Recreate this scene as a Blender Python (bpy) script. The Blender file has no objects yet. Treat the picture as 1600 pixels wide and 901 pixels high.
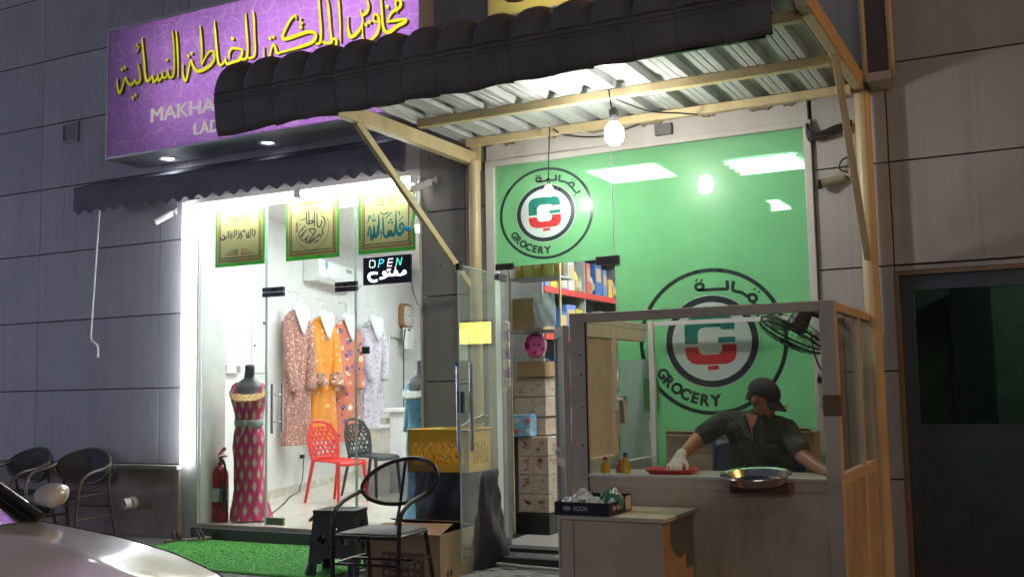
import bpy, bmesh, math, random
from math import sin, cos, pi, radians, atan2, hypot
from mathutils import Vector, Matrix
random.seed(7)
SC = bpy.context.scene
COL = SC.collection

# ------------------------------------------------------------------ camera
def make_camera():
    cam = bpy.data.cameras.new('camera')
    ob = bpy.data.objects.new('camera', cam)
    COL.objects.link(ob)
    yaw, pit, rol = -0.473317304, 0.0954086256, -0.0190114773
    f = Vector((sin(yaw)*cos(pit), cos(yaw)*cos(pit), sin(pit)))
    r = Vector((cos(yaw), -sin(yaw), 0))
    u = r.cross(f)
    r2 = cos(rol)*r + sin(rol)*u
    u2 = -sin(rol)*r + cos(rol)*u
    m = Matrix((r2, u2, -f)).transposed().to_4x4()
    m.translation = (0, -7.38, 1.3)
    ob.matrix_world = m
    cam.sensor_width = 36
    cam.lens = 36*1639.6/1600
    cam.clip_start = 0.05
    cam.clip_end = 2000
    SC.camera = ob
make_camera()

# ------------------------------------------------------------------ night sky, exposure
W = bpy.data.worlds.new('World'); SC.world = W; W.use_nodes = True
nt = W.node_tree; nt.nodes.clear()
sky = nt.nodes.new('ShaderNodeTexSky'); sky.sky_type = 'NISHITA'; sky.sun_disc = False
sky.sun_elevation = radians(-2.0); sky.sun_rotation = radians(200)
bg = nt.nodes.new('ShaderNodeBackground'); bg.inputs['Strength'].default_value = 0.15
wo = nt.nodes.new('ShaderNodeOutputWorld')
nt.links.new(sky.outputs['Color'], bg.inputs['Color']); nt.links.new(bg.outputs[0], wo.inputs['Surface'])
SC.view_settings.view_transform = 'Standard'
SC.view_settings.look = 'None'
SC.view_settings.exposure = 1.45
SC.view_settings.gamma = 1.0
SC.cycles.max_bounces = 8
SC.cycles.transparent_max_bounces = 16
SC.cycles.sample_clamp_indirect = 4.0
SC.cycles.caustics_reflective = False
SC.cycles.caustics_refractive = False

# light levels (radiance of the lamps)
L_BULB = 92.0
L_TUBE = 20.0
L_STRIP = 5.0
L_SHOP = 7.3
L_SIGN = 15.0
L_GROC = 9.0
L_OPP_FILL = 7.6
L_SODIUM = 1850.0
L_FILL_LAMP = 80.0

# ------------------------------------------------------------------ materials
MATS = {}
def srgb(h):
    h = h.lstrip('#'); c = [int(h[i:i+2], 16)/255 for i in (0, 2, 4)]
    return tuple((x/12.92 if x <= .04045 else ((x+.055)/1.055)**2.4) for x in c)
class N:
    def __init__(s, name):
        s.m = bpy.data.materials.new(name); s.m.use_nodes = True; s.t = s.m.node_tree
        s.t.nodes.clear(); s.out = s.t.nodes.new('ShaderNodeOutputMaterial')
    def n(s, typ, **kw):
        x = s.t.nodes.new(typ)
        for k, v in kw.items():
            if k in x.inputs.keys(): x.inputs[k].default_value = v
            else: setattr(x, k, v)
        return x
    def l(s, a, b): s.t.links.new(a, b)
    def math(s, op, a, b=None, c=None):
        x = s.t.nodes.new('ShaderNodeMath'); x.operation = op
        for i, v in enumerate((a, b, c)):
            if v is None: continue
            if isinstance(v, (int, float)): x.inputs[i].default_value = v
            else: s.l(v, x.inputs[i])
        return x.outputs[0]
    def mix(s, fac, a, b):
        x = s.t.nodes.new('ShaderNodeMix'); x.data_type = 'RGBA'
        for k, v in ((0, fac), (6, a), (7, b)):
            if isinstance(v, (int, float)): x.inputs[k].default_value = v
            elif isinstance(v, tuple): x.inputs[k].default_value = (*v[:3], 1)
            else: s.l(v, x.inputs[k])
        return x.outputs[2]
    def coord(s, kind='Object', scale=(1, 1, 1), rot=(0, 0, 0)):
        tc = s.t.nodes.new('ShaderNodeTexCoord'); mp = s.t.nodes.new('ShaderNodeMapping')
        mp.inputs['Scale'].default_value = scale; mp.inputs['Rotation'].default_value = rot
        s.l(tc.outputs[kind], mp.inputs['Vector']); return mp.outputs[0]
    def noise(s, vec, scale, detail=4, rough=.6):
        x = s.t.nodes.new('ShaderNodeTexNoise'); x.inputs['Scale'].default_value = scale
        x.inputs['Detail'].default_value = detail; x.inputs['Roughness'].default_value = rough
        s.l(vec, x.inputs['Vector']); return x.outputs['Fac']
    def ramp(s, fac, lo, hi, a=0., b=1.):
        x = s.t.nodes.new('ShaderNodeMapRange'); x.inputs[1].default_value = lo; x.inputs[2].default_value = hi
        x.inputs[3].default_value = a; x.inputs[4].default_value = b; s.l(fac, x.inputs[0]); return x.outputs[0]
    def bsdf(s, **kw):
        x = s.t.nodes.new('ShaderNodeBsdfPrincipled')
        for k, v in kw.items():
            k = k.replace('_', ' ')
            if isinstance(v, (int, float)): x.inputs[k].default_value = v
            elif isinstance(v, tuple): x.inputs[k].default_value = (*v[:3], 1)
            else: s.l(v, x.inputs[k])
        return x
    def bump(s, h, strength=.2, dist=.01):
        x = s.t.nodes.new('ShaderNodeBump'); x.inputs['Strength'].default_value = strength
        x.inputs['Distance'].default_value = dist; s.l(h, x.inputs['Height']); return x.outputs[0]
    def done(s, sh):
        s.l(sh, s.out.inputs['Surface']); MATS[s.m.name] = s.m; return s.m

def mat(name, col, rough=.5, metal=0., var=.15, vscale=6., bump=0., bscale=60., coat=0., spec=.5, alpha_tr=0., dirt=None, rand=0., bdist=.004):
    """one colour with mild large-scale variation, fine grain, optional dirt patches"""
    if name in MATS: return MATS[name]
    if isinstance(col, str): col = srgb(col)
    k = N(name); v = k.coord()
    n1 = k.noise(v, vscale)
    dark = tuple(c*(1-var) for c in col); light = tuple(min(1, c*(1+var)) for c in col)
    c = k.mix(k.ramp(n1, .3, .7), dark, light)
    if dirt:
        dc, amt, dscale = dirt
        n3 = k.noise(k.coord(scale=(1, 1, .35)), dscale, 6, .7)
        c = k.mix(k.math('MULTIPLY', k.ramp(n3, .45, .75), amt), c, dc)
    if rand:
        oi = k.n('ShaderNodeObjectInfo'); hs = k.n('ShaderNodeHueSaturation'); k.l(k.ramp(oi.outputs['Random'], 0, 1, 1-rand, 1+rand), hs.inputs['Value']); k.l(c, hs.inputs['Color']); c = hs.outputs[0]
        n4 = k.noise(k.coord(scale=(14, 14, .5)), 1.3, 4, .6); c = k.mix(k.math('MULTIPLY', k.ramp(n4, .52, .72), .30), c, tuple(x*.5 for x in col))
    b = k.bsdf(Base_Color=c, Roughness=rough, Metallic=metal, Coat_Weight=coat, Coat_Roughness=.08)
    b.inputs['Specular IOR Level'].default_value = spec
    n2 = k.noise(v, bscale, 3)
    k.l(k.ramp(n1, .2, .8, max(0, rough-.07), min(1, rough+.07)), b.inputs['Roughness'])
    if bump: k.l(k.bump(n2, bump, bdist), b.inputs['Normal'])
    sh = b.outputs[0]
    if alpha_tr:
        tr = k.n('ShaderNodeBsdfTransparent'); mx = k.n('ShaderNodeMixShader'); mx.inputs[0].default_value = alpha_tr
        k.l(sh, mx.inputs[1]); k.l(tr.outputs[0], mx.inputs[2]); sh = mx.outputs[0]
    return k.done(sh)

def emit(name, col, strength):
    if name in MATS: return MATS[name]
    if isinstance(col, str): col = srgb(col)
    k = N(name); e = k.n('ShaderNodeEmission'); e.inputs[0].default_value = (*col, 1); e.inputs[1].default_value = strength
    return k.done(e.outputs[0])

def glass(name, tint=(.93, .97, .95), boost=1.6, rough=.0, base=0.03, milk=0.0, milkcol=(.6, .65, .62)):
    """thin pane: clear transmission plus a Fresnel mirror layer"""
    if name in MATS: return MATS[name]
    k = N(name)
    tr = k.n('ShaderNodeBsdfTransparent'); tr.inputs[0].default_value = (*tint, 1)
    gl = k.n('ShaderNodeBsdfGlossy'); gl.inputs['Roughness'].default_value = rough
    fr = k.n('ShaderNodeFresnel'); fr.inputs[0].default_value = 1.45
    geo = k.n('ShaderNodeNewGeometry')
    fac = k.math('MINIMUM', k.math('MULTIPLY', fr.outputs[0], boost), .9)
    fac = k.math('MULTIPLY', fac, k.math('SUBTRACT', 1., geo.outputs['Backfacing']))
    mx = k.n('ShaderNodeMixShader'); k.l(fac, mx.inputs[0]); k.l(tr.outputs[0], mx.inputs[1]); k.l(gl.outputs[0], mx.inputs[2])
    sh = mx.outputs[0]
    if milk:
        d = k.n('ShaderNodeBsdfDiffuse'); d.inputs[0].default_value = (*milkcol, 1)
        nz = k.ramp(k.noise(k.coord(scale=(1, 1, .25)), 5, 5, .7), .35, .8, milk*.3, milk*1.6)
        m2 = k.n('ShaderNodeMixShader'); k.l(nz, m2.inputs[0]); k.l(sh, m2.inputs[1]); k.l(d.outputs[0], m2.inputs[2]); sh = m2.outputs[0]
    return k.done(sh)

def translucent(name, col, share=.5, rough=.35, lattice=None, coat=0., clear=None):
    if name in MATS: return MATS[name]
    if isinstance(col, str): col = srgb(col)
    k = N(name); v = k.coord(scale=(1, 1, 1))
    c = k.mix(k.ramp(k.noise(v, 2.5), .3, .7), tuple(x*.92 for x in col), tuple(min(1, x*1.06) for x in col))
    if lattice:
        vo = k.n('ShaderNodeTexVoronoi'); vo.feature = 'DISTANCE_TO_EDGE'; vo.inputs['Scale'].default_value = lattice[1]
        vo.inputs['Randomness'].default_value = .75
        k.l(v, vo.inputs['Vector'])
        vo2 = k.n('ShaderNodeTexVoronoi'); vo2.feature = 'DISTANCE_TO_EDGE'; vo2.inputs['Scale'].default_value = lattice[1]*1.75
        vo2.inputs['Randomness'].default_value = .6
        k.l(v, vo2.inputs['Vector'])
        e1 = k.math('LESS_THAN', vo.outputs['Distance'], .035); e2 = k.math('LESS_THAN', vo2.outputs['Distance'], .03)
        c = k.mix(k.math('MULTIPLY', k.math('MAXIMUM', e1, k.math('MULTIPLY', e2, .6)), .75), c, lattice[0])
    b = k.bsdf(Base_Color=c, Roughness=rough, Coat_Weight=coat)
    t = k.n('ShaderNodeBsdfTranslucent'); k.l(c, t.inputs[0])
    mx = k.n('ShaderNodeMixShader'); mx.inputs[0].default_value = share
    k.l(b.outputs[0], mx.inputs[1]); k.l(t.outputs[0], mx.inputs[2])
    sh = mx.outputs[0]
    if clear:
        tr = k.n('ShaderNodeBsdfTransparent'); tr.inputs[0].default_value = (*clear[1], 1)
        m2 = k.n('ShaderNodeMixShader'); m2.inputs[0].default_value = clear[0]; k.l(sh, m2.inputs[1]); k.l(tr.outputs[0], m2.inputs[2])
        gl = k.n('ShaderNodeBsdfGlossy'); gl.inputs['Roughness'].default_value = .012
        fr = k.n('ShaderNodeFresnel'); fr.inputs[0].default_value = 1.45; geo = k.n('ShaderNodeNewGeometry')
        fac = k.math('MULTIPLY', k.math('MINIMUM', k.math('MULTIPLY', fr.outputs[0], 1.3), .9), k.math('SUBTRACT', 1., geo.outputs['Backfacing']))
        m3 = k.n('ShaderNodeMixShader'); k.l(fac, m3.inputs[0]); k.l(m2.outputs[0], m3.inputs[1]); k.l(gl.outputs[0], m3.inputs[2]); sh = m3.outputs[0]
    return k.done(sh)

def floral(name, base, layers, rough=.8, scale=1.0, share=0.):
    """cloth print: voronoi blossoms of several colours over a base colour; layers = (colour, scale, radius, seed)"""
    if name in MATS: return MATS[name]
    k = N(name); v = k.coord()
    c = k.mix(k.ramp(k.noise(v, 9), .35, .65), tuple(x*.82 for x in srgb(base)), srgb(base))
    for i, (col, s, rad, seed) in enumerate(layers):
        wp = k.n('ShaderNodeMapping'); wp.inputs['Location'].default_value = (seed*3.1, seed*1.7, seed*.9); k.l(v, wp.inputs[0])
        nz = k.t.nodes.new('ShaderNodeTexNoise'); nz.inputs['Scale'].default_value = s*1.6; k.l(wp.outputs[0], nz.inputs['Vector'])
        ad = k.n('ShaderNodeVectorMath'); ad.operation = 'MULTIPLY_ADD'; ad.inputs[1].default_value = (.09/s*4, .09/s*4, .09/s*4)
        k.l(nz.outputs['Color'], ad.inputs[0]); k.l(wp.outputs[0], ad.inputs[2])
        vo = k.n('ShaderNodeTexVoronoi'); vo.inputs['Scale'].default_value = s; k.l(ad.outputs[0], vo.inputs['Vector'])
        mk = k.math('LESS_THAN', vo.outputs['Distance'], rad)
        cc = k.mix(k.math('LESS_THAN', vo.outputs['Distance'], rad*.4), srgb(col), tuple(min(1, x*1.9+.08) for x in srgb(col)))
        c = k.mix(mk, c, cc)
    b = k.bsdf(Base_Color=c, Roughness=rough)
    b.inputs['Sheen Weight'].default_value = .2
    return k.done(b.outputs[0])

# ------------------------------------------------------------------ mesh builder
def origin(o):
    v = Vector((0, 0, 0))
    while o is not None:
        v = v + Vector(o.get('_loc', (0, 0, 0))); o = o.parent
    return v
class MB:
    def __init__(s): s.v = []; s.f = []; s.mi = []; s.c = 0
    def add(s, vs, fs):
        b = len(s.v); s.v += [tuple(x) for x in vs]
        for f in fs: s.f.append(tuple(i+b for i in f)); s.mi.append(s.c)
        return s
    def box(s, x0, x1, y0, y1, z0, z1):
        if x0 > x1: x0, x1 = x1, x0
        if y0 > y1: y0, y1 = y1, y0
        if z0 > z1: z0, z1 = z1, z0
        return s.add([(x0,y0,z0),(x1,y0,z0),(x1,y1,z0),(x0,y1,z0),(x0,y0,z1),(x1,y0,z1),(x1,y1,z1),(x0,y1,z1)],
                     [(0,3,2,1),(4,5,6,7),(0,1,5,4),(1,2,6,5),(2,3,7,6),(3,0,4,7)])
    def hexa(s, p):   # 8 corner points in box order
        return s.add(p, [(0,3,2,1),(4,5,6,7),(0,1,5,4),(1,2,6,5),(2,3,7,6),(3,0,4,7)])
    def obox(s, c, size, rot):
        h = [x/2 for x in size]; R = rot if isinstance(rot, Matrix) else Matrix.Rotation(rot, 3, 'Z'); c = Vector(c)
        p = [c + R @ Vector((sx*h[0], sy*h[1], sz*h[2])) for sz in (-1, 1) for sx, sy in ((-1,-1),(1,-1),(1,1),(-1,1))]
        return s.hexa(p)
    def bar(s, p0, p1, w, h, up=(0, 0, 1)):
        p0 = Vector(p0); p1 = Vector(p1); d = (p1-p0).normalized(); up = Vector(up)
        sd = d.cross(up).normalized(); u2 = sd.cross(d).normalized()
        q = []
        for p in (p0, p1):
            q.append([p - sd*w/2 - u2*h/2, p + sd*w/2 - u2*h/2, p + sd*w/2 + u2*h/2, p - sd*w/2 + u2*h/2])
        return s.add(q[0]+q[1], [(0,1,2,3),(7,6,5,4),(0,4,5,1),(1,5,6,2),(2,6,7,3),(3,7,4,0)])
    def cyl(s, p0, p1, r0, r1=None, n=14, caps=True):
        r1 = r0 if r1 is None else r1
        p0 = Vector(p0); p1 = Vector(p1); d = (p1-p0).normalized()
        a = d.orthogonal().normalized(); b = d.cross(a)
        vs = [p + (a*cos(2*pi*i/n) + b*sin(2*pi*i/n))*r for p, r in ((p0, r0), (p1, r1)) for i in range(n)]
        fs = [(i, (i+1) % n, n+(i+1) % n, n+i) for i in range(n)]
        if caps: fs += [tuple(range(n-1, -1, -1)), tuple(range(n, 2*n))]
        return s.add(vs, fs)
    def tube(s, pts, r, n=8, closed=False, flat=1.0):
        pts = [Vector(p) for p in pts]; m = len(pts); vs = []; a = None
        for i, p in enumerate(pts):
            if closed: d = (pts[(i+1) % m] - pts[i-1]).normalized()
            else: d = (pts[min(i+1, m-1)] - pts[max(i-1, 0)]).normalized()
            a = d.orthogonal().normalized() if a is None else (a - d*a.dot(d)).normalized()
            b = d.cross(a); rr = r[i] if isinstance(r, (list, tuple)) else r
            vs += [p + (a*cos(2*pi*k/n)*flat + b*sin(2*pi*k/n))*rr for k in range(n)]
        fs = []
        for i in range(m if closed else m-1):
            j = (i+1) % m
            fs += [(i*n+k, i*n+(k+1) % n, j*n+(k+1) % n, j*n+k) for k in range(n)]
        if not closed: fs += [tuple(range(n-1, -1, -1)), tuple(range((m-1)*n, m*n))]
        return s.add(vs, fs)
    def lathe(s, prof, c=(0, 0, 0), n=20, sx=1., sy=1., caps=False):
        c = Vector(c); vs = [c + Vector((r*sx*cos(2*pi*i/n), r*sy*sin(2*pi*i/n), z)) for r, z in prof for i in range(n)]
        fs = [(j*n+i, j*n+(i+1) % n, (j+1)*n+(i+1) % n, (j+1)*n+i) for j in range(len(prof)-1) for i in range(n)]
        if caps: fs += [tuple(range(n-1, -1, -1)), tuple(range((len(prof)-1)*n, len(prof)*n))]
        return s.add(vs, fs)
    def ball(s, c, r, nu=16, nv=10):
        rx, ry, rz = (r, r, r) if isinstance(r, (int, float)) else r
        c = Vector(c); vs = [c + Vector((0, 0, -rz))]
        for j in range(1, nv):
            t = -pi/2 + pi*j/nv
            vs += [c + Vector((rx*cos(t)*cos(2*pi*i/nu), ry*cos(t)*sin(2*pi*i/nu), rz*sin(t))) for i in range(nu)]
        vs.append(c + Vector((0, 0, rz))); fs = [(0, 1+(i+1) % nu, 1+i) for i in range(nu)]
        for j in range(nv-2):
            fs += [(1+j*nu+i, 1+j*nu+(i+1) % nu, 1+(j+1)*nu+(i+1) % nu, 1+(j+1)*nu+i) for i in range(nu)]
        t = 1+(nv-1)*nu; b = 1+(nv-2)*nu
        fs += [(b+i, b+(i+1) % nu, t) for i in range(nu)]
        return s.add(vs, fs)
    def grid(s, fn, nu, nv, wrap=False):
        vs = [fn(i/nu, j/nv) for j in range(nv+1) for i in range(nu if wrap else nu+1)]
        w = nu if wrap else nu+1
        fs = [(j*w+i, j*w+(i+1) % w, (j+1)*w+(i+1) % w, (j+1)*w+i) for j in range(nv) for i in range(nu)]
        return s.add(vs, fs)
    def poly(s, pts, fn, t):
        """extrude a 2-D outline: fn(u, v, w) maps to 3-D, w from 0 to t"""
        n = len(pts)
        vs = [fn(u, v, 0) for u, v in pts] + [fn(u, v, t) for u, v in pts]
        return s.add(vs, [tuple(range(n-1, -1, -1)), tuple(range(n, 2*n))] + [(i, (i+1) % n, n+(i+1) % n, n+i) for i in range(n)])
    def ring(s, fn, rx, rz, rx2, rz2, t, n=64):
        vs = []
        for w in (0, t):
            for a, b in ((rx, rz), (rx2, rz2)):
                vs += [fn(a*cos(2*pi*i/n), b*sin(2*pi*i/n), w) for i in range(n)]
        fs = []
        for i in range(n):
            j = (i+1) % n
            fs += [(2*n+i, 2*n+j, 3*n+j, 3*n+i), (i, 2*n+i, 2*n+j, j), (n+i, n+j, 3*n+j, 3*n+i)]
        return s.add(vs, fs)
    def strokes(s, strokes, fn, t, dz=0.0):
        """calligraphy: ribbons (u, v, half width) smoothed by Catmull-Rom, extruded by t"""
        for q, st in enumerate(strokes):
            P = []
            m = len(st)
            for i in range(m-1):
                p0 = st[max(i-1, 0)]; p1 = st[i]; p2 = st[i+1]; p3 = st[min(i+2, m-1)]
                for k in range(4):
                    x = k/4
                    P.append(tuple(.5*(2*p1[j]+(p2[j]-p0[j])*x+(2*p0[j]-5*p1[j]+4*p2[j]-p3[j])*x*x+(3*p1[j]-p0[j]-3*p2[j]+p3[j])*x**3) for j in range(3)))
            P.append(tuple(st[-1])); n = len(P); vs = []; o = dz*q
            for i, (a, b, w) in enumerate(P):
                x0, x1 = P[max(i-1, 0)], P[min(i+1, n-1)]
                dx, dy = x1[0]-x0[0], x1[1]-x0[1]; L = hypot(dx, dy) or 1
                nx, ny = -dy/L*abs(w), dx/L*abs(w)
                for e in (-1, 1):
                    vs.append(fn(a+e*nx, b+e*ny, 0)); vs.append(fn(a+e*nx, b+e*ny, t+o))
            fs = []
            for i in range(n-1):
                a = i*4; b = a+4
                fs += [(a+1, b+1, b+3, a+3), (a, b, b+1, a+1), (a+2, a+3, b+3, b+2)]
            s.add(vs, fs)
        return s
    def build(s, name, mats, parent=None, smooth=False, bevel=0., seg=2, local=False, weld=False, angle=40):
        me = bpy.data.meshes.new(name)
        vs = s.v
        loc = Vector((0, 0, 0))
        if parent is not None and not local:
            o = origin(parent); vs = [(x-o.x, y-o.y, z-o.z) for x, y, z in vs]
        elif parent is None and not local:
            xs, ys, zs = zip(*vs)
            loc = Vector(((min(xs)+max(xs))/2, (min(ys)+max(ys))/2, min(zs)))
            vs = [(x-loc.x, y-loc.y, z-loc.z) for x, y, z in vs]
        me.from_pydata(vs, [], s.f)
        if not isinstance(mats, (list, tuple)): mats = [mats]
        for m in mats: me.materials.append(m)
        me.polygons.foreach_set('material_index', s.mi)
        bm = bmesh.new(); bm.from_mesh(me)
        if weld: bmesh.ops.remove_doubles(bm, verts=bm.verts, dist=1e-5)
        bmesh.ops.recalc_face_normals(bm, faces=bm.faces)
        bm.to_mesh(me); bm.free()
        if smooth:
            me.polygons.foreach_set('use_smooth', [True]*len(me.polygons))
            try: me.set_sharp_from_angle(angle=radians(angle))
            except Exception: pass
        ob = bpy.data.objects.new(name, me); COL.objects.link(ob)
        ob.location = loc
        if parent is None: ob['_loc'] = tuple(loc)
        else: ob.parent = parent
        if bevel:
            md = ob.modifiers.new('bevel', 'BEVEL'); md.width = bevel; md.segments = seg; md.limit_method = 'ANGLE'; md.angle_limit = radians(35)
            md.harden_normals = False
        return ob
def tag(o, label, cat=None, group=None, kind=None):
    if label: o['label'] = label
    if cat: o['category'] = cat
    if group: o['group'] = group
    if kind: o['kind'] = kind
    return o
def thing(name, label, cat, loc=(0, 0, 0), rotz=0., group=None):
    o = bpy.data.objects.new(name, None); COL.objects.link(o)
    o.location = loc; o.rotation_euler = (0, 0, rotz); o['_loc'] = tuple(loc); o.empty_display_size = .1
    return tag(o, label, cat, group)
def struct(o): o['kind'] = 'structure'; return o
def share(ob, parent, loc=(0, 0, 0), name=None):
    """another piece with the same mesh"""
    c = ob.copy(); COL.objects.link(c); c.parent = parent; c.location = loc
    if name: c.name = name
    return c
def copy_tree(o, parent=None):
    c = o.copy(); COL.objects.link(c)
    if parent: c.parent = parent
    for ch in list(o.children): copy_tree(ch, c)
    return c
FAC = lambda y: (lambda u, v, w: (u, y-w, v))          # plane facing the street, w towards the street
def text_mesh(body, size, extr=.002, bold=0.):
    cu = bpy.data.curves.new('txt', 'FONT'); cu.body = body; cu.size = size; cu.extrude = extr; cu.offset = bold
    cu.resolution_u = 4; cu.align_x = 'LEFT'
    ob = bpy.data.objects.new('txt', cu); COL.objects.link(ob)
    dg = bpy.context.evaluated_depsgraph_get(); dg.update()
    me = bpy.data.meshes.new_from_object(ob.evaluated_get(dg))
    bpy.data.objects.remove(ob); bpy.data.curves.remove(cu)
    vs = [tuple(v.co) for v in me.vertices]; fs = [tuple(p.vertices) for p in me.polygons]
    bpy.data.meshes.remove(me)
    return vs, fs
def put_text(mb, body, fn, width=None, height=None, x=0, z=0, bold=0., extr=.002, size=1.):
    """letters scaled to width and cap height, lower left corner at (x, z) of the plane"""
    vs, fs = text_mesh(body, size, extr/1., bold)
    x0 = min(v[0] for v in vs); x1 = max(v[0] for v in vs); y0 = min(v[1] for v in vs); y1 = max(v[1] for v in vs)
    zz = [v[2] for v in vs]; z0 = min(zz)
    sx = width/(x1-x0) if width else 1.; sy = height/(y1-y0) if height else sx
    if not width: sx = sy
    mb.add([fn(x+(a-x0)*sx, z+(b-y0)*sy, c-z0) for a, b, c in vs], fs)
def remesh(mb, name, mats, parent, voxel=.012, smooth=6, local=False):
    """melt overlapping solids into one continuous surface"""
    ob = mb.build(name, mats, parent, local=local)
    md = ob.modifiers.new('r', 'REMESH'); md.mode = 'VOXEL'; md.voxel_size = voxel
    sm = ob.modifiers.new('s', 'SMOOTH'); sm.factor = .5; sm.iterations = smooth
    dg = bpy.context.evaluated_depsgraph_get(); dg.update()
    me = bpy.data.meshes.new_from_object(ob.evaluated_get(dg))
    me.name = name; ob.modifiers.clear(); ob.data = me
    me.polygons.foreach_set('use_smooth', [True]*len(me.polygons))
    return ob
def rcone(mb, p0, p1, r0, r1, n=14):
    mb.ball(p0, r0, n, 8); mb.ball(p1, r1, n, 8); mb.cyl(p0, p1, r0, r1, n)
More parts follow.
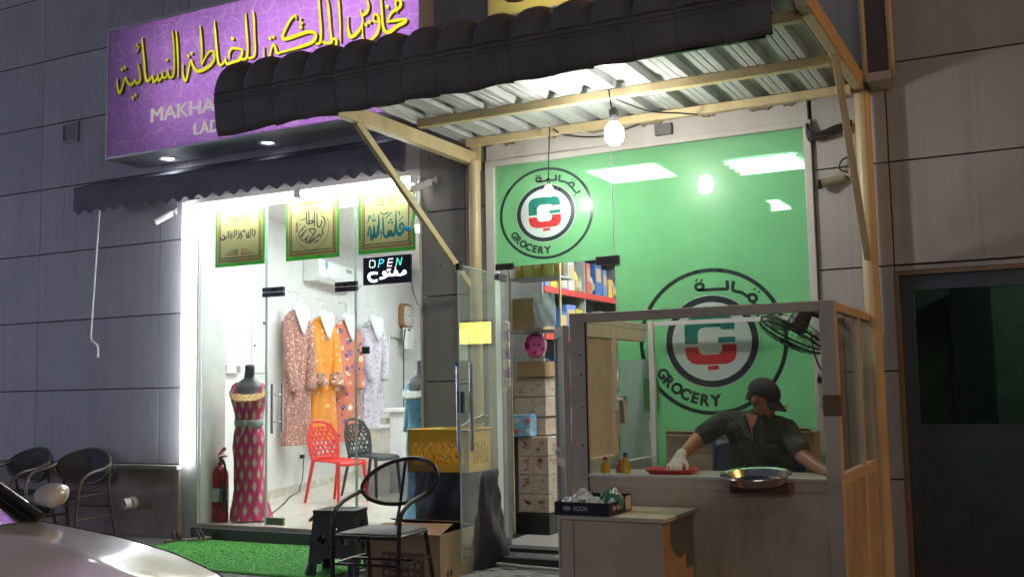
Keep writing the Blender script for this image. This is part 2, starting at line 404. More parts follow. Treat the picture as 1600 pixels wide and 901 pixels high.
STROKES = {"sign":[[[-7.669,4.28,0.0033],[-7.665,4.203,0.0092],[-7.637,4.131,0.0131],[-7.6,4.183,0.0098],[-7.563,4.273,0.0092],[-7.536,4.221,0.0118],[-7.49,4.188,0.0144],[-7.452,4.208,0.0098],[-7.44,4.23,0.0059],[-7.414,4.188,0.0131],[-7.372,4.215,0.0131],[-7.378,4.292,0.0098],[-7.405,4.382,0.0072]],[[-7.409,4.573,0.0065],[-7.43,4.543,0.0059],[-7.391,4.537,0.0059],[-7.432,4.481,0.0033]],[[-7.355,4.621,0.0039],[-7.344,4.514,0.0098],[-7.322,4.368,0.0111],[-7.31,4.262,0.0105],[-7.283,4.192,0.0144],[-7.237,4.209,0.0092],[-7.213,4.247,0.0046]],[[-7.213,4.242,0.0052],[-7.199,4.17,0.0131],[-7.156,4.201,0.0079],[-7.148,4.246,0.0046],[-7.137,4.172,0.0118],[-7.097,4.206,0.0072],[-7.093,4.256,0.0046],[-7.079,4.189,0.0105],[-7.033,4.205,0.0079],[-7.027,4.265,0.0046],[-7.005,4.185,0.0118],[-6.955,4.202,0.0118],[-6.947,4.354,0.0092],[-6.964,4.544,0.0098],[-6.98,4.624,0.0039]],[[-6.929,4.608,0.0039],[-6.915,4.489,0.0098],[-6.9,4.3,0.0079],[-6.898,4.161,0.002]],[[-6.839,4.281,0.0033],[-6.838,4.188,0.0085],[-6.81,4.121,0.0131],[-6.783,4.171,0.0098],[-6.749,4.303,0.0085],[-6.718,4.243,0.0131],[-6.658,4.185,0.0157],[-6.541,4.206,0.017],[-6.477,4.25,0.0131],[-6.469,4.322,0.0118],[-6.519,4.348,0.0105],[-6.577,4.294,0.0085],[-6.612,4.24,0.0079]],[[-6.64,4.608,0.0039],[-6.626,4.486,0.0111],[-6.615,4.346,0.0098],[-6.617,4.236,0.0059]],[[-7.621,4.371,0.0024],[-7.61,4.352,0.0134],[-7.599,4.333,0.0024]],[[-7.583,4.384,0.0024],[-7.571,4.365,0.0134],[-7.56,4.346,0.0024]],[[-7.473,4.077,0.0024],[-7.462,4.058,0.0134],[-7.451,4.039,0.0024]],[[-7.439,4.1,0.0024],[-7.428,4.082,0.0134],[-7.417,4.063,0.0024]],[[-7.048,4.371,0.0024],[-7.037,4.352,0.0134],[-7.027,4.334,0.0024]],[[-6.788,4.363,0.0024],[-6.777,4.345,0.0134],[-6.767,4.327,0.0024]],[[-6.748,4.383,0.0024],[-6.738,4.364,0.0134],[-6.728,4.346,0.0024]],[[-6.471,4.622,0.0038],[-6.458,4.501,0.0108],[-6.439,4.343,0.0108],[-6.422,4.24,0.0108],[-6.397,4.2,0.0114],[-6.36,4.216,0.0089],[-6.339,4.258,0.0051]],[[-6.339,4.254,0.0051],[-6.322,4.201,0.0127],[-6.247,4.203,0.014],[-6.179,4.214,0.0165],[-6.144,4.289,0.0102],[-6.203,4.319,0.0114],[-6.266,4.33,0.0127],[-6.296,4.283,0.0089],[-6.288,4.241,0.0064]],[[-6.157,4.215,0.0114],[-6.095,4.218,0.0114],[-6.084,4.328,0.0095],[-6.102,4.51,0.0102],[-6.109,4.624,0.0038]],[[-6.076,4.211,0.0089],[-6.033,4.211,0.0114],[-6.002,4.243,0.0114],[-6.007,4.404,0.0089],[-6.015,4.549,0.0102],[-6.025,4.626,0.0038]],[[-6.271,4.439,0.0029],[-6.258,4.416,0.0162],[-6.246,4.394,0.0029]],[[-5.9,4.284,0.0019],[-5.9,4.19,0.0058]],[[-5.839,4.176,0.0082],[-5.822,4.25,0.0097],[-5.792,4.286,0.0097],[-5.758,4.204,0.0126],[-5.715,4.204,0.0097],[-5.597,4.209,0.0097],[-5.481,4.22,0.0145],[-5.369,4.241,0.0155],[-5.345,4.298,0.0126],[-5.414,4.332,0.0155],[-5.531,4.324,0.0165],[-5.665,4.311,0.0165],[-5.697,4.339,0.0126],[-5.665,4.402,0.0126],[-5.615,4.469,0.0126],[-5.56,4.504,0.0107],[-5.552,4.458,0.0029]],[[-5.493,4.468,0.0029],[-5.506,4.436,0.0068],[-5.479,4.417,0.0068],[-5.506,4.412,0.0058],[-5.497,4.379,0.0116],[-5.526,4.388,0.0039]],[[-5.345,4.214,0.0087],[-5.3,4.219,0.0116],[-5.289,4.322,0.0097],[-5.304,4.494,0.0097],[-5.315,4.639,0.0077]],[[-5.276,4.222,0.0097],[-5.227,4.2,0.0116],[-5.184,4.21,0.0107],[-5.196,4.339,0.0097],[-5.212,4.497,0.0116],[-5.224,4.584,0.0039]],[[-5.183,4.186,0.0097],[-5.167,4.227,0.0107],[-5.132,4.211,0.0107],[-5.139,4.162,0.0107],[-5.183,4.169,0.0058]],[[-5.113,4.6,0.0068],[-5.102,4.49,0.0097],[-5.093,4.354,0.0082],[-5.087,4.18,0.0034]],[[-5.846,4.365,0.0025],[-5.836,4.346,0.014],[-5.825,4.326,0.0025]],[[-5.81,4.371,0.0025],[-5.799,4.351,0.014],[-5.789,4.332,0.0025]],[[-5.007,4.392,0.0023],[-5.013,4.32,0.0075],[-5.004,4.252,0.0131],[-4.98,4.209,0.016],[-4.918,4.237,0.016],[-4.87,4.295,0.0094],[-4.864,4.353,0.0066],[-4.879,4.382,0.0066],[-4.885,4.43,0.0038]],[[-4.879,4.405,0.0047],[-4.866,4.376,0.0103],[-4.823,4.388,0.0131],[-4.805,4.441,0.0103],[-4.83,4.519,0.0084]],[[-4.864,4.293,0.0023],[-4.865,4.201,0.0066],[-4.84,4.147,0.0084],[-4.771,4.158,0.0113],[-4.717,4.201,0.0122],[-4.699,4.277,0.0103],[-4.714,4.342,0.0103],[-4.748,4.358,0.0094],[-4.758,4.311,0.0094],[-4.712,4.286,0.0084]],[[-4.683,4.517,0.0084],[-4.673,4.344,0.0103],[-4.663,4.244,0.0113],[-4.64,4.195,0.0131],[-4.595,4.187,0.016],[-4.527,4.22,0.016],[-4.456,4.24,0.015],[-4.446,4.265,0.0084],[-4.534,4.27,0.0131],[-4.606,4.273,0.0094],[-4.616,4.262,0.0056],[-4.609,4.3,0.0084],[-4.571,4.345,0.0113],[-4.503,4.372,0.0131],[-4.491,4.415,0.0113],[-4.532,4.442,0.0113],[-4.54,4.398,0.0075],[-4.524,4.33,0.0028]],[[-4.84,4.307,0.0025],[-4.83,4.287,0.0144],[-4.82,4.268,0.0025]],[[-4.806,4.323,0.0025],[-4.797,4.303,0.0144],[-4.787,4.284,0.0025]],[[-4.631,4.417,0.0025],[-4.622,4.397,0.0144],[-4.612,4.378,0.0025]]],"p1":[[[-6.427,2.795,0.0053],[-6.416,2.776,0.0068],[-6.419,2.747,0.006],[-6.438,2.731,0.0045]],[[-6.448,2.809,0.0053],[-6.446,2.74,0.0053]],[[-6.469,2.804,0.0053],[-6.47,2.739,0.0053],[-6.491,2.732,0.006],[-6.495,2.789,0.0038],[-6.502,2.733,0.006],[-6.516,2.737,0.0053],[-6.522,2.767,0.0045],[-6.51,2.766,0.0045]],[[-6.529,2.786,0.0076],[-6.564,2.792,0.0045],[-6.586,2.773,0.006],[-6.567,2.748,0.006],[-6.586,2.731,0.006]],[[-6.59,2.773,0.0053],[-6.601,2.744,0.006],[-6.628,2.729,0.006]],[[-6.613,2.805,0.0045],[-6.609,2.757,0.0053]],[[-6.64,2.813,0.0045],[-6.638,2.753,0.0053]],[[-6.659,2.812,0.0045],[-6.659,2.761,0.0053],[-6.678,2.739,0.0053]],[[-6.686,2.781,0.0053],[-6.694,2.752,0.006],[-6.713,2.727,0.0053]],[[-6.703,2.801,0.0045],[-6.708,2.759,0.0045]],[[-6.725,2.809,0.006],[-6.737,2.792,0.006],[-6.725,2.761,0.006],[-6.744,2.744,0.006]],[[-6.756,2.769,0.0053],[-6.763,2.74,0.006],[-6.783,2.748,0.0053],[-6.787,2.772,0.0045],[-6.779,2.741,0.006],[-6.802,2.731,0.0076],[-6.826,2.739,0.0068],[-6.826,2.763,0.0045]],[[-6.551,2.807,0.0011],[-6.548,2.802,0.0064],[-6.546,2.798,0.0011]],[[-6.681,2.794,0.0011],[-6.679,2.79,0.0064],[-6.676,2.785,0.0011]],[[-6.797,2.777,0.0011],[-6.795,2.773,0.0064],[-6.792,2.768,0.0011]],[[-6.585,2.724,0.0011],[-6.582,2.719,0.0064],[-6.579,2.714,0.0011]],[[-6.758,2.723,0.0011],[-6.755,2.718,0.0064],[-6.753,2.714,0.0011]]],"p2":[[[-5.65,2.751,0.0049],[-5.65,2.687,0.007]],[[-5.654,2.681,0.0063],[-5.681,2.677,0.0056],[-5.689,2.694,0.0049],[-5.698,2.672,0.0056],[-5.72,2.668,0.0056],[-5.759,2.639,0.0063],[-5.791,2.623,0.0056],[-5.803,2.643,0.0042],[-5.736,2.707,0.0056],[-5.736,2.739,0.0056],[-5.783,2.746,0.0056],[-5.799,2.738,0.0042],[-5.744,2.689,0.0042]],[[-5.689,2.64,0.0063],[-5.74,2.622,0.0063]],[[-5.665,2.853,0.0049],[-5.631,2.825,0.0063],[-5.623,2.78,0.0056],[-5.638,2.743,0.0035]],[[-5.658,2.815,0.0056],[-5.666,2.771,0.0063],[-5.705,2.762,0.0056],[-5.712,2.883,0.0056]],[[-5.74,2.899,0.0056],[-5.74,2.765,0.0056]],[[-5.802,2.911,0.0063],[-5.799,2.796,0.0056]],[[-5.829,2.901,0.0063],[-5.822,2.804,0.0063],[-5.783,2.794,0.0063],[-5.736,2.812,0.007],[-5.799,2.818,0.0049]],[[-5.842,2.844,0.0042],[-5.902,2.83,0.0035]],[[-5.929,2.814,0.0042],[-5.933,2.782,0.0056],[-5.933,2.727,0.0063]],[[-5.838,2.78,0.0049],[-5.87,2.757,0.0049],[-5.909,2.722,0.0049],[-5.905,2.683,0.0049],[-5.838,2.735,0.0049],[-5.822,2.747,0.0049]],[[-5.814,2.676,0.0049],[-5.87,2.648,0.0049],[-5.886,2.675,0.0042],[-5.846,2.723,0.0042]],[[-5.744,2.664,0.0035],[-5.814,2.628,0.0056],[-5.838,2.639,0.0049],[-5.807,2.688,0.0049]],[[-5.901,2.801,0.0013],[-5.898,2.795,0.0071],[-5.894,2.789,0.0013]],[[-5.766,2.843,0.0013],[-5.763,2.837,0.0071],[-5.76,2.831,0.0013]],[[-5.873,2.744,0.0013],[-5.87,2.738,0.0071],[-5.866,2.732,0.0013]],[[-5.677,2.667,0.0013],[-5.674,2.661,0.0071],[-5.67,2.655,0.0013]]],"p3":[[[-4.878,2.825,0.0036],[-4.878,2.738,0.0086],[-4.871,2.65,0.0115],[-4.848,2.62,0.0172],[-4.813,2.639,0.0129],[-4.804,2.691,0.0101],[-4.827,2.71,0.0115],[-4.842,2.675,0.0115],[-4.824,2.66,0.0101]],[[-4.891,2.706,0.0043],[-4.891,2.645,0.0101],[-4.914,2.614,0.0129],[-4.931,2.669,0.005],[-4.937,2.614,0.0129],[-4.956,2.664,0.005],[-4.961,2.616,0.0129],[-4.987,2.612,0.0129],[-5.006,2.649,0.0093],[-5.011,2.784,0.0065]],[[-5.041,2.827,0.0036],[-5.009,2.804,0.0057],[-4.965,2.813,0.0057],[-4.957,2.823,0.0029]],[[-4.989,2.762,0.0036],[-4.925,2.813,0.0057]],[[-4.851,2.729,0.0036],[-4.807,2.768,0.0057]],[[-4.846,2.815,0.0065],[-4.842,2.778,0.0029]],[[-5.026,2.677,0.0043],[-5.036,2.651,0.0065],[-5.022,2.64,0.0065],[-5.039,2.594,0.0036]],[[-5.055,2.808,0.005],[-5.053,2.72,0.0093],[-5.056,2.626,0.0057]],[[-5.066,2.721,0.005],[-5.068,2.654,0.0101],[-5.091,2.612,0.0129],[-5.105,2.718,0.0057],[-5.11,2.63,0.0115],[-5.131,2.606,0.0144],[-5.142,2.708,0.0057],[-5.159,2.689,0.0065],[-5.166,2.628,0.0093]],[[-5.118,2.78,0.0036],[-5.118,2.752,0.0043],[-5.106,2.765,0.0036],[-5.094,2.748,0.0043],[-5.091,2.781,0.0036]],[[-5.11,2.823,0.0043],[-5.107,2.789,0.0036]],[[-5.15,2.81,0.0043],[-5.138,2.792,0.005],[-5.156,2.784,0.005],[-5.154,2.807,0.0043],[-5.163,2.757,0.0043],[-5.179,2.748,0.0036]],[[-4.935,2.759,0.0019],[-4.93,2.749,0.011],[-4.925,2.74,0.0019]],[[-4.957,2.737,0.0019],[-4.952,2.728,0.011],[-4.947,2.718,0.0019]],[[-4.923,2.734,0.0019],[-4.918,2.725,0.011],[-4.913,2.715,0.0019]]],"open":[[[-5.073,2.302,0.0084],[-5.11,2.308,0.0097],[-5.156,2.299,0.011],[-5.161,2.266,0.011],[-5.139,2.244,0.011],[-5.102,2.238,0.0097],[-5.076,2.244,0.0084]],[[-4.995,2.281,0.0084],[-5.008,2.29,0.0077],[-5.018,2.299,0.0071],[-5.003,2.31,0.0077],[-4.986,2.294,0.0084],[-4.986,2.273,0.0084],[-5.019,2.26,0.009],[-5.054,2.257,0.0077]],[[-4.986,2.278,0.0084],[-4.958,2.28,0.0084],[-4.951,2.296,0.0084],[-4.941,2.279,0.0084],[-4.902,2.28,0.0084],[-4.893,2.31,0.0097],[-4.876,2.294,0.0097],[-4.893,2.288,0.009],[-4.863,2.275,0.0084],[-4.825,2.28,0.009],[-4.803,2.304,0.0097],[-4.791,2.287,0.0084],[-4.82,2.283,0.0077]],[[-4.975,2.323,0.0077],[-4.94,2.328,0.0077]],[[-4.895,2.336,0.0071],[-4.888,2.337,0.0071]]]}

# ------------------------------------------------------------------ common materials
M_clad = mat('cladding_panel', (.44, .425, .44), .55, var=.10, vscale=1.6, bump=.10, bscale=140, dirt=((.24, .22, .2), .45, 1.3), rand=.10)
M_clad2 = mat('cladding_panel_light', (.40, .39, .375), .5, var=.08, vscale=2., bump=.08, bscale=140, dirt=((.33, .3, .26), .4, 1.8), rand=.07)
M_joint = mat('joint_dark', (.13, .125, .12), .8)
M_plaster = mat('plaster_white', (.50, .485, .45), .7, var=.06, bump=.12, bscale=70, dirt=((.42, .38, .33), .55, 3))
M_ledge = mat('ledge_stone', (.46, .43, .4), .6, var=.15, bump=.15, dirt=((.2, .17, .15), .6, 4))
M_cream = mat('cream_paint', (.58, .47, .26), .38, var=.08, vscale=5, bump=.05, bscale=90, dirt=((.3, .2, .1), .5, 5))
M_tile = mat('dark_tile_plastic', (.15, .135, .13), .65, var=.25, vscale=4, bump=.25, bscale=160)
M_sheet = mat('roof_sheet_paint', (.45, .47, .465), .42, var=.07, vscale=3, dirt=((.33, .33, .3), .5, 4))
M_alu = mat('aluminium_dull', (.57, .50, .41), .48, .05, var=.08, vscale=8, bump=.06, bscale=200, dirt=((.2, .18, .15), .35, 5))
M_alu_light = mat('aluminium_pale', (.66, .64, .58), .42, .1, var=.06)
M_white = mat('white_paint', (.78, .77, .75), .45, var=.05, dirt=((.5, .46, .4), .3, 4))
M_steel = mat('stainless_steel', (.62, .61, .6), .22, 1., var=.05)
M_black = mat('black_metal', (.022, .022, .024), .38, .3, var=.25, bump=.05)
M_blackpl = mat('black_plastic', (.028, .029, .032), .42, var=.2, bump=.1, bscale=120)
M_rubber = mat('dark_rubber', (.03, .03, .03), .75, var=.3, bump=.2)
M_card = mat('cardboard', (.36, .23, .12), .75, var=.14, vscale=5, bump=.12, bscale=50, dirt=((.2, .12, .06), .4, 3))
M_print = mat('dark_print', (.05, .03, .02), .7)
M_glass = glass('clear_glass', boost=1.5)
M_glassd = glass('dusty_glass', tint=(.90, .955, .93), boost=1.7, milk=.07, milkcol=(.55, .66, .6))
M_glassedge = mat('glass_edge', (.42, .58, .52), .2, var=.05)
M_wire = mat('cable_black', (.02, .02, .02), .5)
M_wirew = mat('cable_white', (.7, .7, .68), .5)
M_brown = mat('brown_frame', (.17, .115, .06), .5, var=.15)
M_conc = mat('concrete_grey', (.16, .155, .15), .85, var=.2, bump=.3, bscale=60, dirt=((.07, .065, .06), .6, 2.5))

# ------------------------------------------------------------------ ground
g = MB().box(-150, 150, -150, 0.6, -.3, -.004).build('ground', mat('asphalt', (.05, .05, .052), .85, var=.3, vscale=3, bump=.4, bscale=120))
tag(g, None, kind='structure')
M_paver = mat('paver_grey', (.20, .19, .18), .8, var=.22, vscale=7, bump=.3, bscale=90, dirt=((.08, .075, .07), .6, 5))
p = MB().box(-16, 4, -2.6, 0.02, -.02, -.001).build('pavement', M_conc); tag(p, None, kind='structure')
pv = MB().box(-.096, .096, -.046, .046, -.02, .012)
pav0 = None
def paver(x, y, rot):
    global pav0
    if pav0 is None:
        pav0 = pv.build('paver', M_paver, p, local=True, bevel=.004, seg=1); o = pav0
    else:
        o = share(pav0, p)
    o.location = (x - p['_loc'][0], y - p['_loc'][1], random.uniform(.0105, .0145)); o.rotation_euler = (random.uniform(-.01, .01), random.uniform(-.01, .01), rot)
n_p = 0
for i in range(30):                       # herringbone in the strip that shows between box and kiosk
    for j in range(14):
        bx = -4.7 + i*.1; by = -1.75 + j*.1
        k = (i - j) % 4
        if k == 0: paver(bx+.05, by, 0); n_p += 1
        if k == 2: paver(bx, by+.05+.0, pi/2); n_p += 1
# kerb between pavement and road
MB().box(-16, 4, -2.75, -2.6, -.02, .0).build('kerb', M_conc)['kind'] = 'structure'

# ------------------------------------------------------------------ building with cladding panels
bld = thing('shop_building', 'long row of ground floor shops clad in grey rectangular panels', 'building', (-4, .1, 0))
ZJ = [.66, 1.372, 2.074, 2.776, 3.455, 4.135, 4.83, 5.53, 6.23]
def panel(x0, x1, z0, z1, m, y=0.):
    gp = .005; gx = .0022
    d = random.uniform(-.002, .002)
    MB().box(x0+gx, x1-gx, y+d, y+.04+d, z0+gp, z1-gp).build('wall_panel', m, bld, bevel=.002, seg=1)
XL = [-16, -14.4, -12.7, -11.0, -9.28, -7.58, -7.24]
for a, b in zip(XL, XL[1:]):
    for z0, z1 in zip(ZJ, ZJ[1:]):
        panel(a, b, z0, z1, M_clad)
MB().box(-16, -7.24, .05, .35, 0, 7).build('backing_wall', M_joint, bld)
# plinth under the panels with its ledge
MB().box(-16, -7.24, -.07, .05, 0, .615).build('plinth', mat('plinth_paint', (.36, .29, .265), .7, var=.15, bump=.12, dirt=((.15, .13, .12), .5, 2)), bld)
MB().box(-16, -7.235, -.10, .05, .615, .655).build('plinth_ledge', M_ledge, bld, bevel=.006)
# header over both shop fronts and upper rows
for x0, x1 in ((-7.24, -5.9), (-5.9, -4.62)):
    panel(x0, x1, 3.15, 3.455, M_clad)
for x0, x1 in ((-7.24, -5.9), (-5.9, -4.62), (-4.62, -3.97), (-3.97, -2.7), (-2.7, -1.42), (-1.42, -.90), (-.9, .9), (.9, 2.7), (2.7, 4.5)):
    for z0, z1 in zip(ZJ[4:], ZJ[5:]):
        panel(x0, x1, z0, z1, M_clad if x1 < -3 else M_clad2)
MB().box(-7.24, 4.5, .05, .35, 3.14, 7).build('backing_wall', M_joint, bld)
# pillar between the shops
M_pil = mat('cladding_pillar', (.30, .29, .26), .55, var=.1, vscale=1.6, bump=.1, bscale=140, dirt=((.2, .18, .15), .5, 2))
for z0, z1 in zip([0.02]+ZJ[:4], [.66]+ZJ[1:5]):
    panel(-4.615, -4.20, z0, z1, M_pil); panel(-4.20, -3.985, z0, z1, M_pil)
MB().box(-4.60, -3.99, .045, .35, 0, 3.14).build('backing_wall', M_joint, bld)
for x, z in ((-4.53, 3.23), (-4.42, 3.23), (-4.15, 2.93), (-3.93, 2.95), (-4.25, 2.33), (-4.43, 2.32)):
    MB().cyl((x, -.002, z), (x, .01, z), .012, n=10).build('screw_hole', M_joint, bld)
# white board over the green shop front, jamb beside it
MB().box(-3.985, -1.42, -.02, .05, 3.13, 3.455).build('fascia_board', M_plaster, bld, bevel=.004)
MB().box(-3.985, -1.40, -.035, .04, 3.085, 3.13).build('frame_rail', M_plaster, bld, bevel=.003)
MB().box(-3.99, -3.915, -.03, .06, 0, 3.085).build('door_jamb', mat('jamb_white', (.6, .62, .58), .5, var=.08, dirt=((.36, .34, .28), .5, 4)), bld, bevel=.004)
MB().box(-1.455, -1.405, -.03, .06, 0, 3.085).build('door_jamb', M_alu_light, bld, bevel=.003)
# right part of the wall, with the dark door
for z0, z1 in zip([0.02]+ZJ[:4], [.66]+ZJ[1:5]):
    panel(-1.40, -.905, z0, z1, M_clad2)
panel(-.9, .35, 2.074, 2.776, M_clad2); panel(-.9, .35, 2.776, 3.455, M_clad2)
panel(-.9, .35, 2.03, 2.070, M_clad2)
for x0, x1 in ((.35, 2.0), (2.0, 4.5)):
    for z0, z1 in zip([0.02]+ZJ[:4], [.66]+ZJ[1:5]): panel(x0, x1, z0, z1, M_clad2)
MB().box(-1.405, -.905, .05, .35, 0, 3.14).build('backing_wall', M_joint, bld)
MB().box(.36, 4.5, .05, .35, 0, 3.14).build('backing_wall', M_joint, bld)
MB().box(-.905, .36, .05, .35, 2.03, 3.14).build('backing_wall', M_joint, bld)
# small vent on the left wall
vt = thing('wall_vent', 'small square louvred vent high on the dark left wall', 'vent', (-8.85, -.01, 3.92))
fr = MB()
for a in ((-8.965, -8.735, 3.905, 3.925), (-8.965, -8.735, 4.095, 4.115), (-8.965, -8.945, 3.925, 4.095), (-8.755, -8.735, 3.925, 4.095)): fr.box(a[0], a[1], -.02, .0, a[2], a[3])
fr.build('frame', M_clad2, vt)
for i in range(7):
    z = 3.937+i*.024
    MB().hexa([(-8.945,-.014,z-.008),(-8.755,-.014,z-.008),(-8.755,.0,z+.004),(-8.945,.0,z+.004),(-8.945,-.014,z-.004),(-8.755,-.014,z-.004),(-8.755,.0,z+.008),(-8.945,.0,z+.008)]).build('slat', M_clad, vt)
# capped drain pipe stub in the plinth
ds = thing('drain_outlet', 'white plastic pipe stub poking from the plinth wall', 'pipe', (-7.8, -.07, .3))
MB().cyl((-7.80, -.07, .305), (-7.80, -.12, .300), .058, n=20).build('collar', M_white, ds, smooth=True)
MB().lathe([(.052, 0), (.052, .06), (.040, .06), (.040, 0)], n=20).build('pipe', M_white, ds, local=True, smooth=True).rotation_euler = (radians(95), 0, radians(-20))
ds.children[-1].location = (0, -.05, 0)
MB().ball((-7.80, -.155, .30), (.038, .004, .038)).build('pipe_mouth', M_joint, ds)

# ------------------------------------------------------------------ dark door at the right
dr = thing('side_door', 'dark closed door with a tall greenish window pane at the right edge', 'door', (-.3, 0, 0))
fm = MB().box(-.905, -.875, -.03, .05, 0, 2.03).box(-.875, .33, -.03, .05, 2.0, 2.03).box(.33, .36, -.03, .05, 0, 2.03)
fm.build('door_frame', M_brown, dr, bevel=.003)
M_ddoor = mat('door_dark_blue', (.035, .045, .06), .4, var=.2, bump=.06)
lf = MB().box(-.872, -.79, .0, .04, .02, 1.998).box(-.10, .328, .0, .04, .02, 1.998).box(-.79, -.10, .0, .04, .02, 1.02).box(-.79, -.10, .0, .04, 1.90, 1.998)
lf.build('leaf', M_ddoor, dr)
MB().box(-.79, -.10, .014, .022, 1.02, 1.90).build('pane', glass('door_pane', tint=(.62, .76, .68), boost=1.8), dr)
for z0, z1, x0, x1 in ((1.9, 1.915, -.80, -.09), (1.005, 1.02, -.80, -.09), (1.02, 1.9, -.80, -.79), (1.02, 1.9, -.10, -.09)):
    MB().box(x0, x1, -.006, .0, z0, z1).build('pane_bead', M_ddoor, dr)
MB().box(-.8, -.1, -.003, 0, .15, .85).build('kick_panel', mat('door_panel', (.03, .055, .08), .3), dr)
hd = MB().tube([(.26, 0, 1.0), (.26, -.05, 1.0), (.16, -.05, 1.0)], .01).build('handle', M_steel, dr, smooth=True)
# dim room behind the dark door
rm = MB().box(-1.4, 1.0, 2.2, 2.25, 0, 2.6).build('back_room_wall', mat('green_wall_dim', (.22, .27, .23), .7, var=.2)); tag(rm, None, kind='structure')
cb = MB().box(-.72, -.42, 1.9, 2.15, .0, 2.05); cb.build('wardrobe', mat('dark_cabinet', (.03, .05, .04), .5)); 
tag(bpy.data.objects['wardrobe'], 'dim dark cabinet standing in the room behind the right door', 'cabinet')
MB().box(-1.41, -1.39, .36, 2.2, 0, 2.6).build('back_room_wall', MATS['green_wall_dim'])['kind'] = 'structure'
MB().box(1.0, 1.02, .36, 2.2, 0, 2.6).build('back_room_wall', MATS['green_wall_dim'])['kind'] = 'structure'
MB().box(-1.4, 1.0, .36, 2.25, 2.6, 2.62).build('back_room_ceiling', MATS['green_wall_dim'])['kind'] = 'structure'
pl = thing('ceiling_lamp', 'dim lamp on the ceiling of the room behind the dark door', 'lamp', (.3, 1.2, 2.56))
MB().lathe([(.09, 0), (.1, .02), (.1, .04)], n=16, caps=True).build('diffuser', emit('dim_lamp', (.8, 1, .88), 13), pl, local=True)

# ------------------------------------------------------------------ canopy of the grocery
cn = thing('grocery_canopy', 'cream steel canopy with corrugated roof and dark plastic tile fascia', 'canopy', (-2.6, -.1, 0))
MB().cyl((-4.05, -.10, 0), (-4.05, -.10, 3.13), .048, n=24).build('post', M_cream, cn, smooth=True)
MB().cyl((-1.04, -.10, 0), (-1.04, -.10, 3.25), .052, n=24).build('post', M_cream, cn, smooth=True)
MB().box(-4.125, -4.055, -1.90, -.04, 3.11, 3.215).build('beam', M_cream, cn, bevel=.006)
MB().box(-1.085, -1.020, -1.95, .00, 3.255, 3.375).build('beam', M_cream, cn, bevel=.006)
MB().box(-4.105, -4.02, -.06, -.035, 3.06, 3.28).build('bracket_plate', M_cream, cn, bevel=.003)
MB().box(-4.05, -1.09, -.235, -.175, 3.225, 3.285).build('purlin', M_cream, cn, bevel=.004)
MB().box(-4.05, -1.09, -.955, -.895, 3.225, 3.285).build('purlin', M_cream, cn, bevel=.004)
MB().box(-4.05, -1.09, -1.84, -1.78, 3.225, 3.285).build('purlin', M_cream, cn, bevel=.004)
MB().bar((-4.09, -1.66, 3.12), (-4.09, -.12, 2.12), .055, .035, (1, 0, 0)).build('brace', M_cream, cn, bevel=.003)
MB().bar((-1.05, -1.02, 3.27), (-1.05, -.14, 2.12), .055, .040, (1, 0, 0)).build('brace', M_cream, cn, bevel=.003)
# corrugated sheet: trapezoid ribs running out from the wall
def sheet():
    prof = []; x = -4.14; P = .252
    while x < -1.26:
        prof += [(x, 0), (x+.035, 0), (x+.04, .0025), (x+.05, .0025), (x+.055, 0), (x+.085, 0), (x+.09, .0025), (x+.1, .0025), (x+.105, 0), (x+.14, 0), (x+.150, .055), (x+.242, .055)]
        x += P
    prof.append((x, 0))
    m = MB(); t = .002; Y = [0.0, -1.93]; zr = lambda y: 3.287 + .012*(y+1.93)
    def fn(i, j):
        a = prof[min(int(round(i*(len(prof)-1))), len(prof)-1)]; y = Y[0] + (Y[1]-Y[0])*j
        return (a[0], y, 3.288 + a[1])
    m.grid(fn, len(prof)-1, 6)
    return m
rs = sheet().build('roof_sheet', M_sheet, cn)
sd = rs.modifiers.new('t', 'SOLIDIFY'); sd.thickness = .003; sd.offset = 1
# torn foam strip between the sheet and the wall
x = -4.0; M_foam = mat('foam_brown', (.26, .2, .15), .9, var=.3)
while x < -1.2:
    w = random.uniform(.06, .2); h = random.uniform(.008, .028)
    fm = MB(); n_ = 6; hs_ = [0]+[h*random.uniform(.4, 1.2) for _ in range(n_-1)]+[0]; fm.poly([(x+w*i/n_, 3.262-hs_[i]) for i in range(n_+1)]+[(x+w, 3.30), (x, 3.30)], lambda u, v, ww: (u, -.022-ww, v), .02); fm.build('filler_strip', M_foam, cn)
    x += w + random.uniform(.05, .3)
# scalloped tile fascia, each tile a piece
TW = .257
prof = [(-1.925, 3.085), (-1.945, 3.14), (-1.955, 3.2), (-1.962, 3.27), (-1.965, 3.305), (-1.972, 3.312), (-1.967, 3.33), (-1.974, 3.338), (-1.966, 3.36), (-1.972, 3.368), (-1.960, 3.41), (-1.945, 3.45), (-1.915, 3.49), (-1.87, 3.52), (-1.80, 3.545), (-1.72, 3.555)]
def tile_mesh(i):
    m = MB(); nu = 12; nv = len(prof)-1
    j0 = random.uniform(-.008, .008); wav = random.uniform(0, 6)
    for face in (0,):
        def fn(u, v):
            k = min(int(round(v*nv)), nv); y, z = prof[k]; vv = k/nv
            s = max(0., (vv-.42)/.58); s = s*s*(3-2*s)
            b = math.sqrt(max(0., 1-((u-.47)/.47)**2)) if u < .94 else 0.
            amp = .003*b + .085*s*b
            ny, nz = (-1, .25) if vv < .7 else (-.6, .9)
            zz = z + amp*nz + (.008*sin(wav+u*4)*(1 if k == 0 else 0)) + j0*(vv < .2)
            q_ = (i+u)/15; return (i*TW*1.0 + u*(TW+.004) - 5.07, y + amp*ny, 3.28 + (zz-3.28)*(1-.20*q_) + .012*q_)
        m.grid(fn, 18, nv)
    return m
for i in range(15):
    o = tile_mesh(i).build('roof_tile', M_tile, cn, smooth=True, angle=50)
    sd = o.modifiers.new('t', 'SOLIDIFY'); sd.thickness = .006; sd.offset = -1
